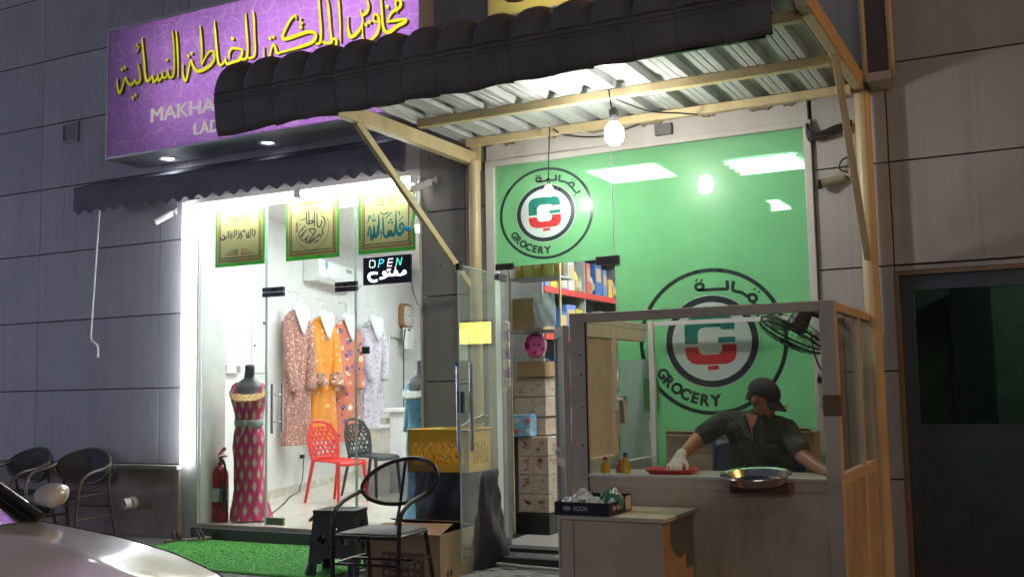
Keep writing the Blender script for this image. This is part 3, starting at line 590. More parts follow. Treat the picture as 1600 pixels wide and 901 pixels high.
MB().box(-5.04, -1.26, -1.90, -1.872, 3.14, 3.40).build('fascia_rail', M_black, cn)

# ------------------------------------------------------------------ purple shop sign (a light box)
sg = thing('purple_shop_sign', 'purple light box sign with raised yellow Arabic lettering over the dress shop', 'sign', (-6.07, -.45, 3.53))
SX0, SX1, SY, SZ0, SZ1 = -7.83, -4.315, -.45, 3.535, 4.78
M_face = translucent('purple_face', (.62, .40, .73), .62, .3, lattice=((.78, .62, .84), 9.0))
MB().box(SX0+.01, SX1-.01, SY, SY+.006, SZ0+.01, SZ1-.01).build('face', M_face, sg)
M_signw = mat('sign_box_metal', (.55, .56, .58), .4, .2, var=.05)
bx = MB().box(SX0, SX1, -.02, 0, SZ0, SZ1).box(SX0, SX0+.012, SY+.004, -.02, SZ0, SZ1).box(SX1-.012, SX1, SY+.004, -.02, SZ0, SZ1).box(SX0, SX1, SY+.004, -.02, SZ1-.012, SZ1)
bx.build('sign_box', M_signw, sg)
MB().box(SX0, SX1, SY-.006, -.02, SZ0-.012, SZ0+.008).build('soffit', mat('soffit_sheet', (.72, .73, .75), .32, .3, var=.06), sg)
for a in ((SX0-.004, SX0+.02), (SX1-.02, SX1+.004)): MB().box(a[0], a[1], SY-.008, SY+.0, SZ0, SZ1).build('edge_trim', M_signw, sg)
MB().box(SX0, SX1, SY-.008, SY, SZ1-.02, SZ1+.004).build('edge_trim', M_signw, sg)
for x, s in ((-6.75, .45), (-5.7, .9), (-4.87, 1.)):
    for z in (4.0, 4.45):
        MB().cyl((x-.5, -.14, z), (x+.5, -.14, z), .018, n=10).build('light_tube', emit('sign_tube_%d' % int(s*100), (1, .97, .93), L_SIGN*s), sg)
M_yel = mat('sign_yellow', (.78, .70, .02), .35, var=.06)
fnS = lambda u, v, w: (u, SY-.004-w, v)
M_yback_shadow = mat('letter_back_shadow', (.10, .08, .03), .5)
mx_ = lambda s: sum(p[0] for p in s)/len(s)
MB().strokes([[(a+.007, b-.007, w*1.05) for a, b, w in s] for s in STROKES['sign']], fnS, .016, .0003).build('lettering_back_shadow', M_yback_shadow, sg)  # dark letter sides, shifted down and right to paint their shadow
for k_, (lo, hi, e_) in enumerate(((-9, -7.36, .13), (-7.36, -7.0, .22), (-7.0, -6.45, .33), (-6.45, -4, .44))):  # inner light put into the letters' glow, stepped dimmer to the left
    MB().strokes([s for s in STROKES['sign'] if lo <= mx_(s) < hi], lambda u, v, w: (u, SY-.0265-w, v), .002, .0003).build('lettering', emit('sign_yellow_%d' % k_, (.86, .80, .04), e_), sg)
M_let = emit('letter_cream_glow', (.62, .57, .54), .26)  # lit look of the cream letters put in as an even glow
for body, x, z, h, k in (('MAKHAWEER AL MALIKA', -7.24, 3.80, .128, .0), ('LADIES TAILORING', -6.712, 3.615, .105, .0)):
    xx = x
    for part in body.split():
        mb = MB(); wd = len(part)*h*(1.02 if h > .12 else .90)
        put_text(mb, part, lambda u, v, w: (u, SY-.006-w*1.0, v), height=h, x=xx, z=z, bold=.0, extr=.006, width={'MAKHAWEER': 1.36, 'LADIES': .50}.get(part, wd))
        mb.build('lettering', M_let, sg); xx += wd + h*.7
for x in (-7.30, -6.10, -4.95):
    dl = thing('downlight', {-7.30: 'lit round downlight under the left end of the purple sign', -6.10: 'faintly lit round downlight under the middle of the purple sign', -4.95: 'round downlight under the right end of the purple sign behind the canopy'}[x], 'lamp', (x, -.19, SZ0-.012), group='downlights under the purple sign')
    MB().lathe([(.055, -.001), (.085, -.012), (.088, 0)], n=24).build('rim', M_white, dl, local=True, smooth=True)
    MB().lathe([(.0005, -.006), (.055, -.002)], n=24).build('lens', emit('downlight_on', (.9, .97, 1), 9) if x == -7.30 else emit('downlight_dim', (.9, .97, 1), 1.6), dl, local=True)

# ------------------------------------------------------------------ yellow sign of the grocery, above the canopy
ys = thing('yellow_shop_sign', 'yellow light box sign with brown letters above the tiled canopy', 'sign', (-2.5, -.3, 4.2))
MB().box(-3.79, -1.25, -.30, -.294, 4.205, 5.3).build('face', translucent('yellow_face', (.88, .80, .42), .6, .35), ys)
MB().box(-3.80, -1.24, -.29, 0, 4.19, 4.205).box(-3.80, -1.24, -.294, 0, 5.3, 5.31).box(-3.80, -3.785, -.294, 0, 4.205, 5.3).box(-1.255, -1.24, -.294, 0, 4.205, 5.3).box(-3.785, -1.255, -.02, 0, 4.205, 5.3).build('sign_box', M_signw, ys)
for z in (4.45, 5.0): MB().cyl((-3.5, -.13, z), (-1.5, -.13, z), .016, n=8).build('light_tube', emit('yellow_tube', (1, .95, .85), L_SIGN*.75), ys)
mb = MB(); put_text(mb, 'GROCERY', lambda u, v, w: (u, -.303-w, v), height=.40, x=-3.72, z=4.285, bold=.02, extr=.006, width=2.2)
mb.build('letters', mat('letter_brown', (.22, .11, .05), .5), ys)

# ------------------------------------------------------------------ retractable awning over the dress shop
aw = thing('fabric_awning', 'dark grey awning with a wavy valance above the lit dress shop', 'awning', (-6.4, -.2, 3.1))
M_fab = mat('awning_fabric', (.20, .195, .24), .8, var=.15, vscale=3, bump=.15, bscale=120)
AX0, AX1 = -8.42, -4.56
def val(u, v):
    x = AX0 + (AX1-AX0)*u; zb = 3.105 - .020*(1-cos(2*pi*(x-AX0)/.163)) ; zt = 3.335
    return (x, -.315 - .006*sin(x*9)*(1-v), zb + (zt-zb)*v)
o = MB().grid(val, 190, 3).build('valance', M_fab, aw, smooth=True); sd = o.modifiers.new('t', 'SOLIDIFY'); sd.thickness = .003
o = MB().grid(lambda u, v: (AX0+.0+(AX1-AX0)*u, -.313+.30*v, 3.335+.125*v - .012*sin(pi*v)), 40, 5).build('canopy_cloth', M_fab, aw, smooth=True); sd = o.modifiers.new('t', 'SOLIDIFY'); sd.thickness = .003
MB().cyl((AX0, -.30, 3.325), (AX1, -.30, 3.325), .016, n=10).build('front_bar', M_black, aw, smooth=True)
for x in (AX0+.12, AX1-.3): MB().bar((x, -.30, 3.32), (x, -.0, 3.30), .03, .03).build('arm', M_black, aw)
MB().hexa([(AX0-.0,-.31,3.33),(AX0+.01,-.31,3.33),(AX0+.01,-.0,3.33),(AX0,-.0,3.33),(AX0,-.31,3.335),(AX0+.01,-.31,3.335),(AX0+.01,-.0,3.45),(AX0,-.0,3.45)]).build('end_cloth', M_fab, aw)
ck = thing('awning_crank', 'thin white crank rod hanging from the left end of the awning', 'crank', (-8.1, -.3, 1.67))
MB().tube([(-8.07, -.27, 3.30), (-8.085, -.29, 3.05), (-8.105, -.31, 2.45), (-8.125, -.33, 1.87)], .009).build('rod', M_white, ck, smooth=True)
MB().tube([(-8.125, -.33, 1.87), (-8.11, -.335, 1.835), (-8.03, -.34, 1.79), (-8.015, -.34, 1.76), (-8.012, -.34, 1.67)], .011).build('handle', M_white, ck, smooth=True)

# ------------------------------------------------------------------ dress shop: room
WA, WB = -7.381, -.277                       # left wall runs slightly outwards: x = WA + WB*y
WT = Vector((WB, 1, 0)).normalized(); WN = Vector((WT.y, -WT.x, 0)); WROT = atan2(WT.y, WT.x)
def wall_pt(y, z, off=0.): return (WA+WB*y+WN.x*off, y+WN.y*off, z)
M_wallp = mat('wallpaper_cream', (.72, .715, .71), .7, var=.05, vscale=3, bump=.25, bscale=45, dirt=((.60, .59, .57), .7, 9))
M_floor = mat('floor_tile', (.66, .60, .52), .14, var=.05, vscale=3)
FZ = .12
s1 = MB().hexa([wall_pt(.07, FZ-.1, -.06), wall_pt(.07, FZ-.1, 0), wall_pt(7.5, FZ-.1, 0), wall_pt(7.5, FZ-.1, -.06), wall_pt(.07, 3.35, -.06), wall_pt(.07, 3.35, 0), wall_pt(7.5, 3.35, 0), wall_pt(7.5, 3.35, -.06)])
lw = s1.build('shop_wall', M_wallp); struct(lw)
struct(MB().box(-10, -4.3, 7.4, 7.5, 0, 3.35).build('shop_wall', M_wallp))
struct(MB().box(-4.42, -4.36, .36, 7.4, 0, 3.35).build('shop_wall', M_wallp))
struct(MB().box(-10, -4.36, .06, 7.5, 3.30, 3.34).build('shop_ceiling', M_white))
struct(MB().hexa([wall_pt(.36, FZ, 0), wall_pt(.36, FZ+.09, 0), (-7.46, .361, FZ+.09), (-7.46, .361, FZ), wall_pt(7.3, FZ, 0), wall_pt(7.3, FZ+.09, 0), wall_pt(7.3, FZ+.09, .012), wall_pt(7.3, FZ, .012)]).build('skirting', mat('skirting_tile', (.60, .55, .47), .25)) )
fl = MB().box(-10, -4.36, .0, 7.5, -.1, FZ-.003).build('shop_floor', mat('grout', (.42, .38, .33), .6)); struct(fl)
t0 = None
for i in range(11):
    for j in range(12):
        x = -9.6 + i*.6; y = .30 + j*.6
        if x + .6 < WA + WB*(y+.6) or x > -4.5 or y > 6.6: continue
        if t0 is None:
            t0 = MB().box(-.298, .298, -.298, .298, -.006, .003).build('floor_tile', M_floor, fl, local=True); o = t0
        else: o = share(t0, fl)
        L = fl['_loc']; o.location = (x+.3-L[0], y-L[1], FZ-L[2])
# threshold step
st = MB().box(-7.06, -4.62, -.10, .02, 0, .105).build('door_step', mat('step_dark', (.06, .055, .05), .6, var=.2, bump=.1)); struct(st)
struct(MB().box(-7.06, -4.62, -.03, .035, .105, .135).build('threshold', mat('threshold_stone', (.42, .36, .28), .35, var=.1)))
# jamb on the left with the vertical light strip
jm = MB().box(-7.235, -7.055, -.02, .34, .0, 3.14).build('jamb_column', M_white, bld, bevel=.004)
MB().box(-7.24, -7.05, -.030, -.021, .0, .655).build('jamb_column', M_plaster, bld, bevel=.004)
ls = thing('light_strip', 'tall glowing white light strip on the left jamb of the dress shop', 'lamp', (-7.14, -.04, .66))
MB().box(-7.205, -7.075, -.030, -.021, .66, 3.12).build('backing', M_white, ls)
MB().box(-7.197, -7.125, -.105, -.031, .67, 3.10).build('diffuser', emit('strip_light', (.86, .93, 1.), L_STRIP), ls, bevel=.006)
# ceiling panels light the room; the last is added to brighten the front
for i, (x, y) in enumerate(((-6.4, 1.3), (-6.6, 3.4), (-7.4, 5.6), (-5.4, 2.4), (-5.95, .50))):
    t = thing('ceiling_light', ['square ceiling light just inside the glass door', 'square ceiling light over the middle of the dress shop', 'square ceiling light at the far end of the dress shop', 'square ceiling light over the white desk', 'added square ceiling light right behind the posters'][i], 'lamp', (x, y, 3.26), group='ceiling lights of the dress shop')
    MB().box(-.32, .32, -.32, .32, .0, .04).build('frame', M_white, t, local=True)
    MB().box(-.29, .29, -.29, .29, -.012, -.001).build('diffuser', emit('shop_light', (.94, .98, 1.), L_SHOP*2.2), t, local=True)

# ------------------------------------------------------------------ glass front
gf = thing('glass_shopfront', 'clear glass shop front with a framed glass door in the middle', 'glass wall', (-5.84, 0, .135))
def pane(x0, x1, z0, z1, nm='pane', y=0., par=gf, g=M_glass):
    o = MB().box(x0, x1, y-.005, y+.005, z0, z1).build(nm, g, par)
    e = MB()
    for a in (x0, x1-.004): e.box(a, a+.004, y-.0065, y+.0065, z0, z1)
    e.build('glass_edge', M_glassedge, o)
    return o
pane(-7.045, -6.272, .137, 3.09); pane(-5.284, -4.625, .137, 3.09)
pane(-6.262, -5.294, 2.215, 3.09)
pane(-6.262, -5.294, .145, 2.207, 'door_leaf')
M_patch = mat('patch_fitting_dark', (.045, .05, .06), .3, .6)
for x0, x1, z0, z1 in ((-6.305, -6.07, 2.165, 2.250), (-5.50, -5.275, 2.165, 2.250)):
    MB().box(x0, x1, -.018, .018, z0, z1-.045).build('patch_fitting', M_patch, gf, bevel=.003)
    MB().box(x0, x1, -.018, .018, z1-.040, z1).build('patch_fitting', M_patch, gf, bevel=.003)
MB().box(-6.25, -6.07, -.018, .018, .150, .215).build('patch_fitting', mat('patch_green', (.13, .19, .10), .4, .3), gf, bevel=.003)
for yy in (-.05, .05):
    h = MB().cyl((-6.165 if yy < 0 else -6.135, yy, .95), (-6.165 if yy < 0 else -6.135, yy, 1.385), .015, n=14)
    h.cyl((-6.165 if yy < 0 else -6.135, 0, 1.05), (-6.165 if yy < 0 else -6.135, yy, 1.05), .009).cyl((-6.165 if yy < 0 else -6.135, 0, 1.29), (-6.165 if yy < 0 else -6.135, yy, 1.29), .009)
    h.build('handle', M_steel, gf, smooth=True)
MB().box(-5.235, -5.155, .007, .012, 1.622, 1.682).build('push_sticker', mat('sticker_green', (.03, .10, .07), .5), gf)
MB().box(-7.05, -4.62, -.03, .03, 3.092, 3.15).build('head_rail', M_alu_light, gf, bevel=.003)
MB().box(-4.628, -4.618, -.02, .03, .137, 3.09).build('side_rail', M_alu_light, gf)
# two fluorescent tubes across the head
tc = emit('tube_light', (1., .97, .90), L_TUBE)
for x0, x1, lab in ((-7.03, -5.85, 'left glowing fluorescent tube above the Arabic posters'), (-5.81, -4.63, 'right glowing fluorescent tube above the Arabic posters')):
    t = thing('fluorescent_tube', lab, 'lamp', ((x0+x1)/2, -.05, 3.0), group='tubes across the dress shop front')
    MB().box(x0, x1, -.112, -.035, 3.072, 3.088).build('fixture', M_white, t)
    MB().cyl((x0+.02, -.095, 3.045), (x1-.02, -.095, 3.045), .024, n=14).build('tube', tc, t, smooth=True)
    for x in (x0, x1-.02): MB().box(x, x+.02, -.122, -.035, 3.018, 3.072).build('end_cap', M_white, t)

# ------------------------------------------------------------------ Arabic posters
C_pg = translucent('poster_green', (.16, .56, .10), .4, .5); C_py = translucent('poster_yellow', (.90, .83, .42), .35, .5)
C_pb = translucent('poster_border', (.90, .76, .40), .4, .5); C_pr = mat('poster_red', (.42, .11, .04), .5); C_pl = mat('poster_line', (.03, .07, .03), .5)
C_ptext = [mat('poster_ink_dark', (.05, .03, .06), .5), mat('poster_ink_violet', (.10, .07, .10), .5), mat('poster_ink_teal', (.02, .26, .30), .5)]
C_or = mat('poster_orange', (.60, .25, .05), .5); C_mar = mat('poster_maroon', (.22, .07, .06), .5)
PO = [(-6.895, -6.305, 'p1', 'left Arabic poster with one line of dark lettering between two flourishes'), (-6.060, -5.472, 'p2', 'middle Arabic poster with a round calligraphy emblem'), (-5.268, -4.690, 'p3', 'right Arabic poster with large teal lettering')]
for q, (x0, x1, key, lab) in enumerate(PO):
    t = thing('arabic_poster', lab, 'poster', ((x0+x1)/2, .012, 2.475), group='yellow and green posters inside the glass')
    z0, z1 = 2.475, 3.015
    MB().box(x0, x1, .014, .020, z0, z1).build('sheet', C_pg, t)
    F = lambda u, v, w: (u, .0138-w, v)
    b = MB(); b.c = 0
    b.box(x0+.028, x1-.028, .0134, .0139, z0+.034, z1-.012)
    b.c = 1
    n = 22
    for i in range(n):                       # braided border in red
        f0 = i/n; u = x0+.034 + (x1-x0-.068)*f0; d = (x1-x0-.068)/n
        b.add([F(u, z0+.040, .0007), F(u+d*.62, z0+.040, .0007), F(u+d*1.05, z0+.066, .0007), F(u+d*.43, z0+.066, .0007)], [(0, 1, 2, 3)])
        v = z0+.04 + (z1-z0-.06)*f0; d = (z1-z0-.06)/n
        for xa in (x0+.034, x1-.034-.024): b.add([F(xa, v, .0007), F(xa+.024, v+d*.4, .0007), F(xa+.024, v+d*1.02, .0007), F(xa, v+d*.62, .0007)], [(0, 1, 2, 3)])
        u = x0+.034 + (x1-x0-.068)*f0; d = (x1-x0-.068)/n
        b.add([F(u, z1-.020-.022, .0007), F(u+d*.62, z1-.042, .0007), F(u+d*1.05, z1-.020, .0007), F(u+d*.43, z1-.020, .0007)], [(0, 1, 2, 3)])
    b.c = 2; b.box(x0+.060, x1-.060, .0128, .0130, z0+.076, z1-.046)
    b.c = 3; b.box(x0+.068, x1-.068, .0122, .0124, z0+.084, z1-.054)
    b.c = 4
    S = [[(u, v, w) for u, v, w in st] for st in STROKES[key]]
    b.strokes(S, lambda u, v, w: (u, .0120-w, v), .0006, .00001)
    xc = (x0+x1)/2
    if key != 'p2':
        for zc, sg_ in ((2.915, 1),) + (((2.60, -1),) if key == 'p1' else ()):
            for k, (dx, dz, L, hh) in enumerate(((-.02, .016, .15, .016), (.02, .020, .15, .016), (-.025, -.004, .12, .012), (.025, .0, .12, .012), (-.02, -.024, .085, .012), (.02, -.022, .085, .012))):
                s = -1 if dx < 0 else 1; b.c = 5 if k % 2 else 6
                if k < 2: b.c = 5
                zz = zc + dz*sg_
                b.add([F(xc+dx, zz-hh/2, .0022), F(xc+dx+s*L, zz-hh*.1, .0022), F(xc+dx+s*(L+.01), zz+hh*.25, .0022), F(xc+dx*.6, zz+hh/2, .0022)], [(0, 1, 2, 3)])
    else:
        b.c = 7; b.ring(lambda u, v, w: (xc+u, .0121-w, 2.745+v), .185, .19, .180, .185, .0004, 48)
    b.build('printed_design', [C_pb, C_pr, C_pl, C_py, C_ptext[q], C_or, C_mar, C_or], t)
# ------------------------------------------------------------------ LED open sign
os_ = thing('open_sign', 'black LED sign reading OPEN with glowing white Arabic below', 'sign', (-4.98, .03, 2.21))
MB().box(-5.225, -4.742, .018, .045, 2.208, 2.446).build('case', mat('led_case', (.018, .022, .05), .3), os_, bevel=.003)
b = MB(); b.strokes(STROKES['open'], lambda u, v, w: (u, .0165-w, v), .001, .00005); b.build('arabic_letters', emit('led_white', (.9, .95, 1), 2.6), os_)
LET = {'O': [(0,.2),(0,.5),(0,.8),(.15,1),(.5,1),(.8,.95),(.95,.75),(.95,.5),(.95,.25),(.8,.05),(.5,0),(.18,0)],
       'P': [(0,0),(.05,.2),(.1,.4),(.15,.6),(.2,.8),(.25,1),(.5,1),(.75,1),(.95,.85),(.85,.62),(.6,.5),(.35,.48)],
       'E': [(.95,1),(.72,1),(.48,1),(.25,1),(.2,.75),(.15,.5),(.4,.5),(.62,.5),(.85,.5),(.1,.25),(.05,0),(.3,0),(.52,0),(.75,0)],
       'N': [(0,0),(.05,.2),(.1,.4),(.15,.6),(.2,.8),(.22,1),(.35,.8),(.48,.55),(.6,.3),(.7,.08),(.82,.25),(.88,.5),(.94,.75),(1,1)]}
for i, (ch, colr) in enumerate((('O', (.75, .9, .8)), ('P', (.1, .55, .75)), ('E', (.9, .7, .9)), ('N', (.1, .7, .55)))):
    b = MB()
    for u, v in LET[ch]: b.ball((-5.155+i*.090+u*.058, .017, 2.357+v*.060), (.0052, .002, .0052), 8, 5)
    b.build('letter_'+ch.lower(), emit('led_%s' % ch, colr, 1.3), os_)
MB().tube([(-4.75, .04, 2.21), (-4.735, .05, 2.12), (-4.70, .06, 2.02), (-4.64, .07, 1.98)], .004, 6).build('cord', M_wire, os_)
# white cable and blue plug hanging from the right tube
pc = thing('hanging_plug', 'white cable with a blue plug hanging beside the right poster', 'cable', (-4.68, -.05, 2.62))
MB().tube([(-4.64, -.06, 3.05), (-4.66, -.05, 2.92), (-4.69, -.04, 2.80), (-4.70, -.05, 2.70), (-4.715, -.04, 2.655)], .006, 6).build('cord', M_wirew, pc)
MB().tube([(-4.635, -.05, 3.04), (-4.64, -.05, 2.75), (-4.66, -.05, 2.66), (-4.69, -.04, 2.65)], .005, 6).build('cord', M_wirew, pc)
MB().obox((-4.725, -.04, 2.648), (.055, .04, .035), .2).build('plug', mat('plug_blue', (.03, .35, .75), .4), pc, bevel=.008)

# ------------------------------------------------------------------ things on the left wall
ac = thing('air_conditioner', 'white split air conditioner high on the wall behind the middle poster', 'air conditioner', wall_pt(3.7, 2.68, 0), WROT)
pr = [(0, 0), (-.14, .0), (-.215, .07), (-.225, .14), (-.215, .27), (-.18, .30), (0, .30)]
m = MB(); m.poly(pr, lambda u, v, w: (-.78+w, u, v), 1.56); m.build('body', mat('ac_white', (.8, .81, .82), .3, var=.03), ac, local=True, bevel=.012, smooth=True)
MB().box(-.7, .7, -.18, -.06, -.004, .004).build('air_outlet', mat('ac_grey', (.45, .43, .42), .4), ac, local=True)
MB().ball((-.55, -.224, .22), (.05, .006, .06)).build('energy_sticker', mat('sticker_blue', (.15, .4, .75), .4), ac, local=True)
MB().box(.15, .33, -.229, -.222, .19, .235).build('display', mat('ac_display', (.3, .35, .33), .3), ac, local=True)
# white wall hatch (distribution board door)
eb = thing('electric_panel', 'flush white distribution board door on the left wall', 'panel', wall_pt(1.76, 1.53), WROT)
MB().box(-.20, .22, -.014, 0, 0, .62).build('door', mat('panel_white', (.74, .73, .70), .4), eb, local=True, bevel=.004)
MB().box(-.185, .205, -.010+-.006, -.0141, .012, .608).build('door_face', MATS['panel_white'], eb, local=True)
MB().box(.06, .14, -.02, -.016, .545, .575).build('name_plate', M_print, eb, local=True)
MB().ball((-.15, -.02, .30), .012).build('lock', M_black, eb, local=True)
sw = thing('switch_box', 'white switch and socket box at the foot of the wall conduit', 'switch', wall_pt(1.1, 1.52), WROT)
MB().box(-.16, .02, -.05, 0, 0, .09).build('box', M_white, sw, local=True, bevel=.005)
MB().box(.03, .17, -.04, 0, 0, .09).build('box', M_white, sw, local=True, bevel=.005)
MB().box(.06, .15, -.044, -.041, .012, .078).build('rocker', mat('grey_switch', (.25, .26, .27), .4), sw, local=True)
MB().cyl((-.14, -.012, .09), (-.14, -.012, 1.62), .011, n=8).build('conduit', mat('conduit_grey', (.55, .55, .54), .5), sw, local=True)
nt_ = thing('paper_notice', 'printed paper notice taped to the left end of the shop wall', 'notice', wall_pt(.62, 1.50), WROT)
MB().box(-.14, .14, -.004, -.001, 0, .30).build('sheet', mat('paper_white', (.72, .74, .76), .6), nt_, local=True)
for k, z in enumerate((.27, .22, .18, .13, .07)): MB().box(-.12, .11-.03*(k % 2), -.0065, -.005, z, z+(.022 if k == 0 else .008)).build('print_line', mat('print_blue', (.15, .25, .4), .6), nt_, local=True)
rc = thing('card_reader', 'small white angled reader on the wall above the paper notice', 'device', wall_pt(.72, 1.86), WROT)
MB().obox((0, -.05, .0), (.10, .06, .16), Matrix.Rotation(radians(-35), 3, 'Y')).build('body', M_white, rc, local=True, bevel=.01)
sk = thing('wall_socket', 'wall socket with a black plug low on the wall under the dresses', 'socket', wall_pt(2.85, .50), WROT)
MB().box(-.045, .045, -.012, 0, 0, .09).build('plate', M_white, sk, local=True, bevel=.003)
MB().box(-.022, .022, -.06, -.012, .015, .06).build('plug', M_blackpl, sk, local=True, bevel=.005)
cd = MB().tube([wall_pt(2.85, .51, .05), wall_pt(2.82, .42, .06), wall_pt(2.78, .28, .07), (-7.98, 2.6, .15), (-7.8, 2.2, .128), (-7.45, 1.7, .128), (-7.2, 1.3, .128), (-6.95, .9, .128)], .006, 6).build('power_cord', M_wire)
tag(cd, 'thin black cord trailing from the wall socket across the shop floor', 'cord')
ck2 = thing('wall_clock', 'rounded wooden wall clock with a white dial to the right of the dresses', 'clock', wall_pt(6.85, 2.50), WROT)
def rsq(a, b, r, n=6):
    out = []
    for cx, cy, s in ((a-r, b-r, 0), (-a+r, b-r, 1), (-a+r, -b+r, 2), (a-r, -b+r, 3)):
        out += [(cx+r*cos(pi/2*(s+i/n)), cy+r*sin(pi/2*(s+i/n))) for i in range(n+1)]
    return out
MB().poly(rsq(.24, .20, .12), lambda u, v, w: (u, -w, v), .09).build('case', mat('wood_clock', (.33, .17, .07), .4, var=.2), ck2, local=True, bevel=.012, smooth=True)
MB().poly(rsq(.19, .155, .1), lambda u, v, w: (u, -.0905-w, v), .004).build('dial', M_white, ck2, local=True)
for k in range(12):
    a = 2*pi*k/12; MB().obox((.14*sin(a), -.0965, .115*cos(a)), (.012, .003, .03), Matrix.Rotation(a, 3, 'Y')).build('hour_mark', M_black, ck2, local=True)
MB().obox((-.035, -.099, .01), (.09, .002, .012), Matrix.Rotation(radians(10), 3, 'Y')).build('hand', M_black, ck2, local=True)
MB().obox((.04, -.102, .015), (.12, .002, .009), Matrix.Rotation(radians(-16), 3, 'Y')).build('hand', M_black, ck2, local=True)
br = thing('wall_bracket', 'slim white bracket arm on the wall below the clock', 'bracket', wall_pt(6.1, 2.14), WROT)
MB().box(0, 1.5, -.05, -.02, .0, .03).build('rail', M_alu_light, br, local=True)
MB().box(-.05, .05, -.03, 0, -.03, .05).build('plate', M_white, br, local=True, bevel=.004)
MB().tube([(0, -.03, 0), (-.12, -.06, -.35), (0, -.03, -.45)], .006, 6).build('cord', M_wirew, br, local=True)
rt = thing('wall_router', 'white wall mounted box with a black cable behind the blue dress', 'router', (-6.9, 5.0, 1.72), WROT)
MB().box(-.20, .20, -.08, 0, 0, .34).build('case', M_white, rt, local=True, bevel=.02)
MB().box(-.17, -.02, -.084, -.08, .29, .32).build('display', M_black, rt, local=True)
MB().box(.05, .16, -.084, -.08, .04, .05).build('logo_strip', M_black, rt, local=True)
MB().tube([(-.15, -.05, .33), (-.24, -.06, .30), (-.27, -.04, .1), (-.25, -.03, -.5), (-.25, -.03, -1.1)], .010, 6).build('cord', M_wire, rt, local=True)
rt.location = (-9.15, 6.75, 1.96); rt['_loc'] = tuple(rt.location)

# ------------------------------------------------------------------ dresses on hangers
def loft(rings, n=36, shear=0.):
    """rings: (z, cx, cy, half width, half depth, fold amplitude, folds)"""
    m = MB(); nv = len(rings)-1
    def fn(u, v):
        z, cx, cy, a, b, f, k = rings[int(round(v*nv))]
        t = 2*pi*u; r = 1 + f*sin(k*t+.7*z*3)
        c, s = cos(t), sin(t); e = .8
        yy = cy + b*r*(abs(s)**e)*(1 if s > 0 else -1)
        return (cx + a*r*(abs(c)**e)*(1 if c > 0 else -1), yy, z + shear*max(0, z-1.12)/.17*min(0, yy+.01))
    m.grid(fn, n, nv, wrap=True); return m
def interp(rings, k=5):
    out = []
    for a, b in zip(rings, rings[1:]):
        for i in range(k): out.append(tuple(x+(y-x)*i/k for x, y in zip(a, b)))
    return out + [rings[-1]]
def smooth_tube(pts, k=4):
    P = [Vector(p) for p in pts]; out = []
    for i in range(len(P)-1):
        p0, p1, p2, p3 = P[max(i-1, 0)], P[i], P[i+1], P[min(i+2, len(P)-1)]
        for j in range(k):
            x = j/k; out.append(.5*(2*p1+(p2-p0)*x+(2*p0-5*p1+4*p2-p3)*x*x+(3*p1-p0-3*p2+p3)*x**3))
    return out + [P[-1]]
M_form = mat('hanger_form_white', (.74, .77, .80), .4, var=.04)
M_d1 = floral('print_brown_paisley', 'a87468', [('c09084', 24, .40, 1), ('805850', 30, .34, 2), ('d0a494', 44, .26, 3), ('7a7478', 26, .22, 4)])
M_d2 = floral('print_orange', 'ec9436', [('f2b878', 9, .20, 1), ('d8b8a4', 10, .18, 2), ('b0683a', 24, .12, 5)])
M_d3 = floral('print_coral', 'dc8068', [('dccab8', 6, .28, 2), ('6a5898', 7, .24, 7), ('3a2c40', 10, .2, 4), ('d0b060', 13, .14, 3)])
M_d4 = floral('print_white_lilac', 'd6cedb', [('c88c9c', 13, .18, 1), ('7a6a88', 15, .18, 3), ('9d8faa', 10, .2, 6)])
M_d2b = floral('print_orange_trim', 'b98a72', [('3a3440', 24, .3, 1), ('e8e0d0', 20, .26, 2)])
HG = 'dresses hanging in a row on the shop wall'
dr_specs = [(2.38, .70, 2.27, .20, M_d1, 'long brown paisley dress, leftmost of the four on the wall', 1.0),
            (3.14, .72, 2.24, .21, M_d2, 'long orange dress with pale flowers and patterned cuffs', .62),
            (3.94, .66, 2.26, .22, M_d3, 'long coral dress with dark purple flower clusters', .75),
            (4.94, .82, 2.30, .225, M_d4, 'pale lilac dress with small scattered flowers', .6)]
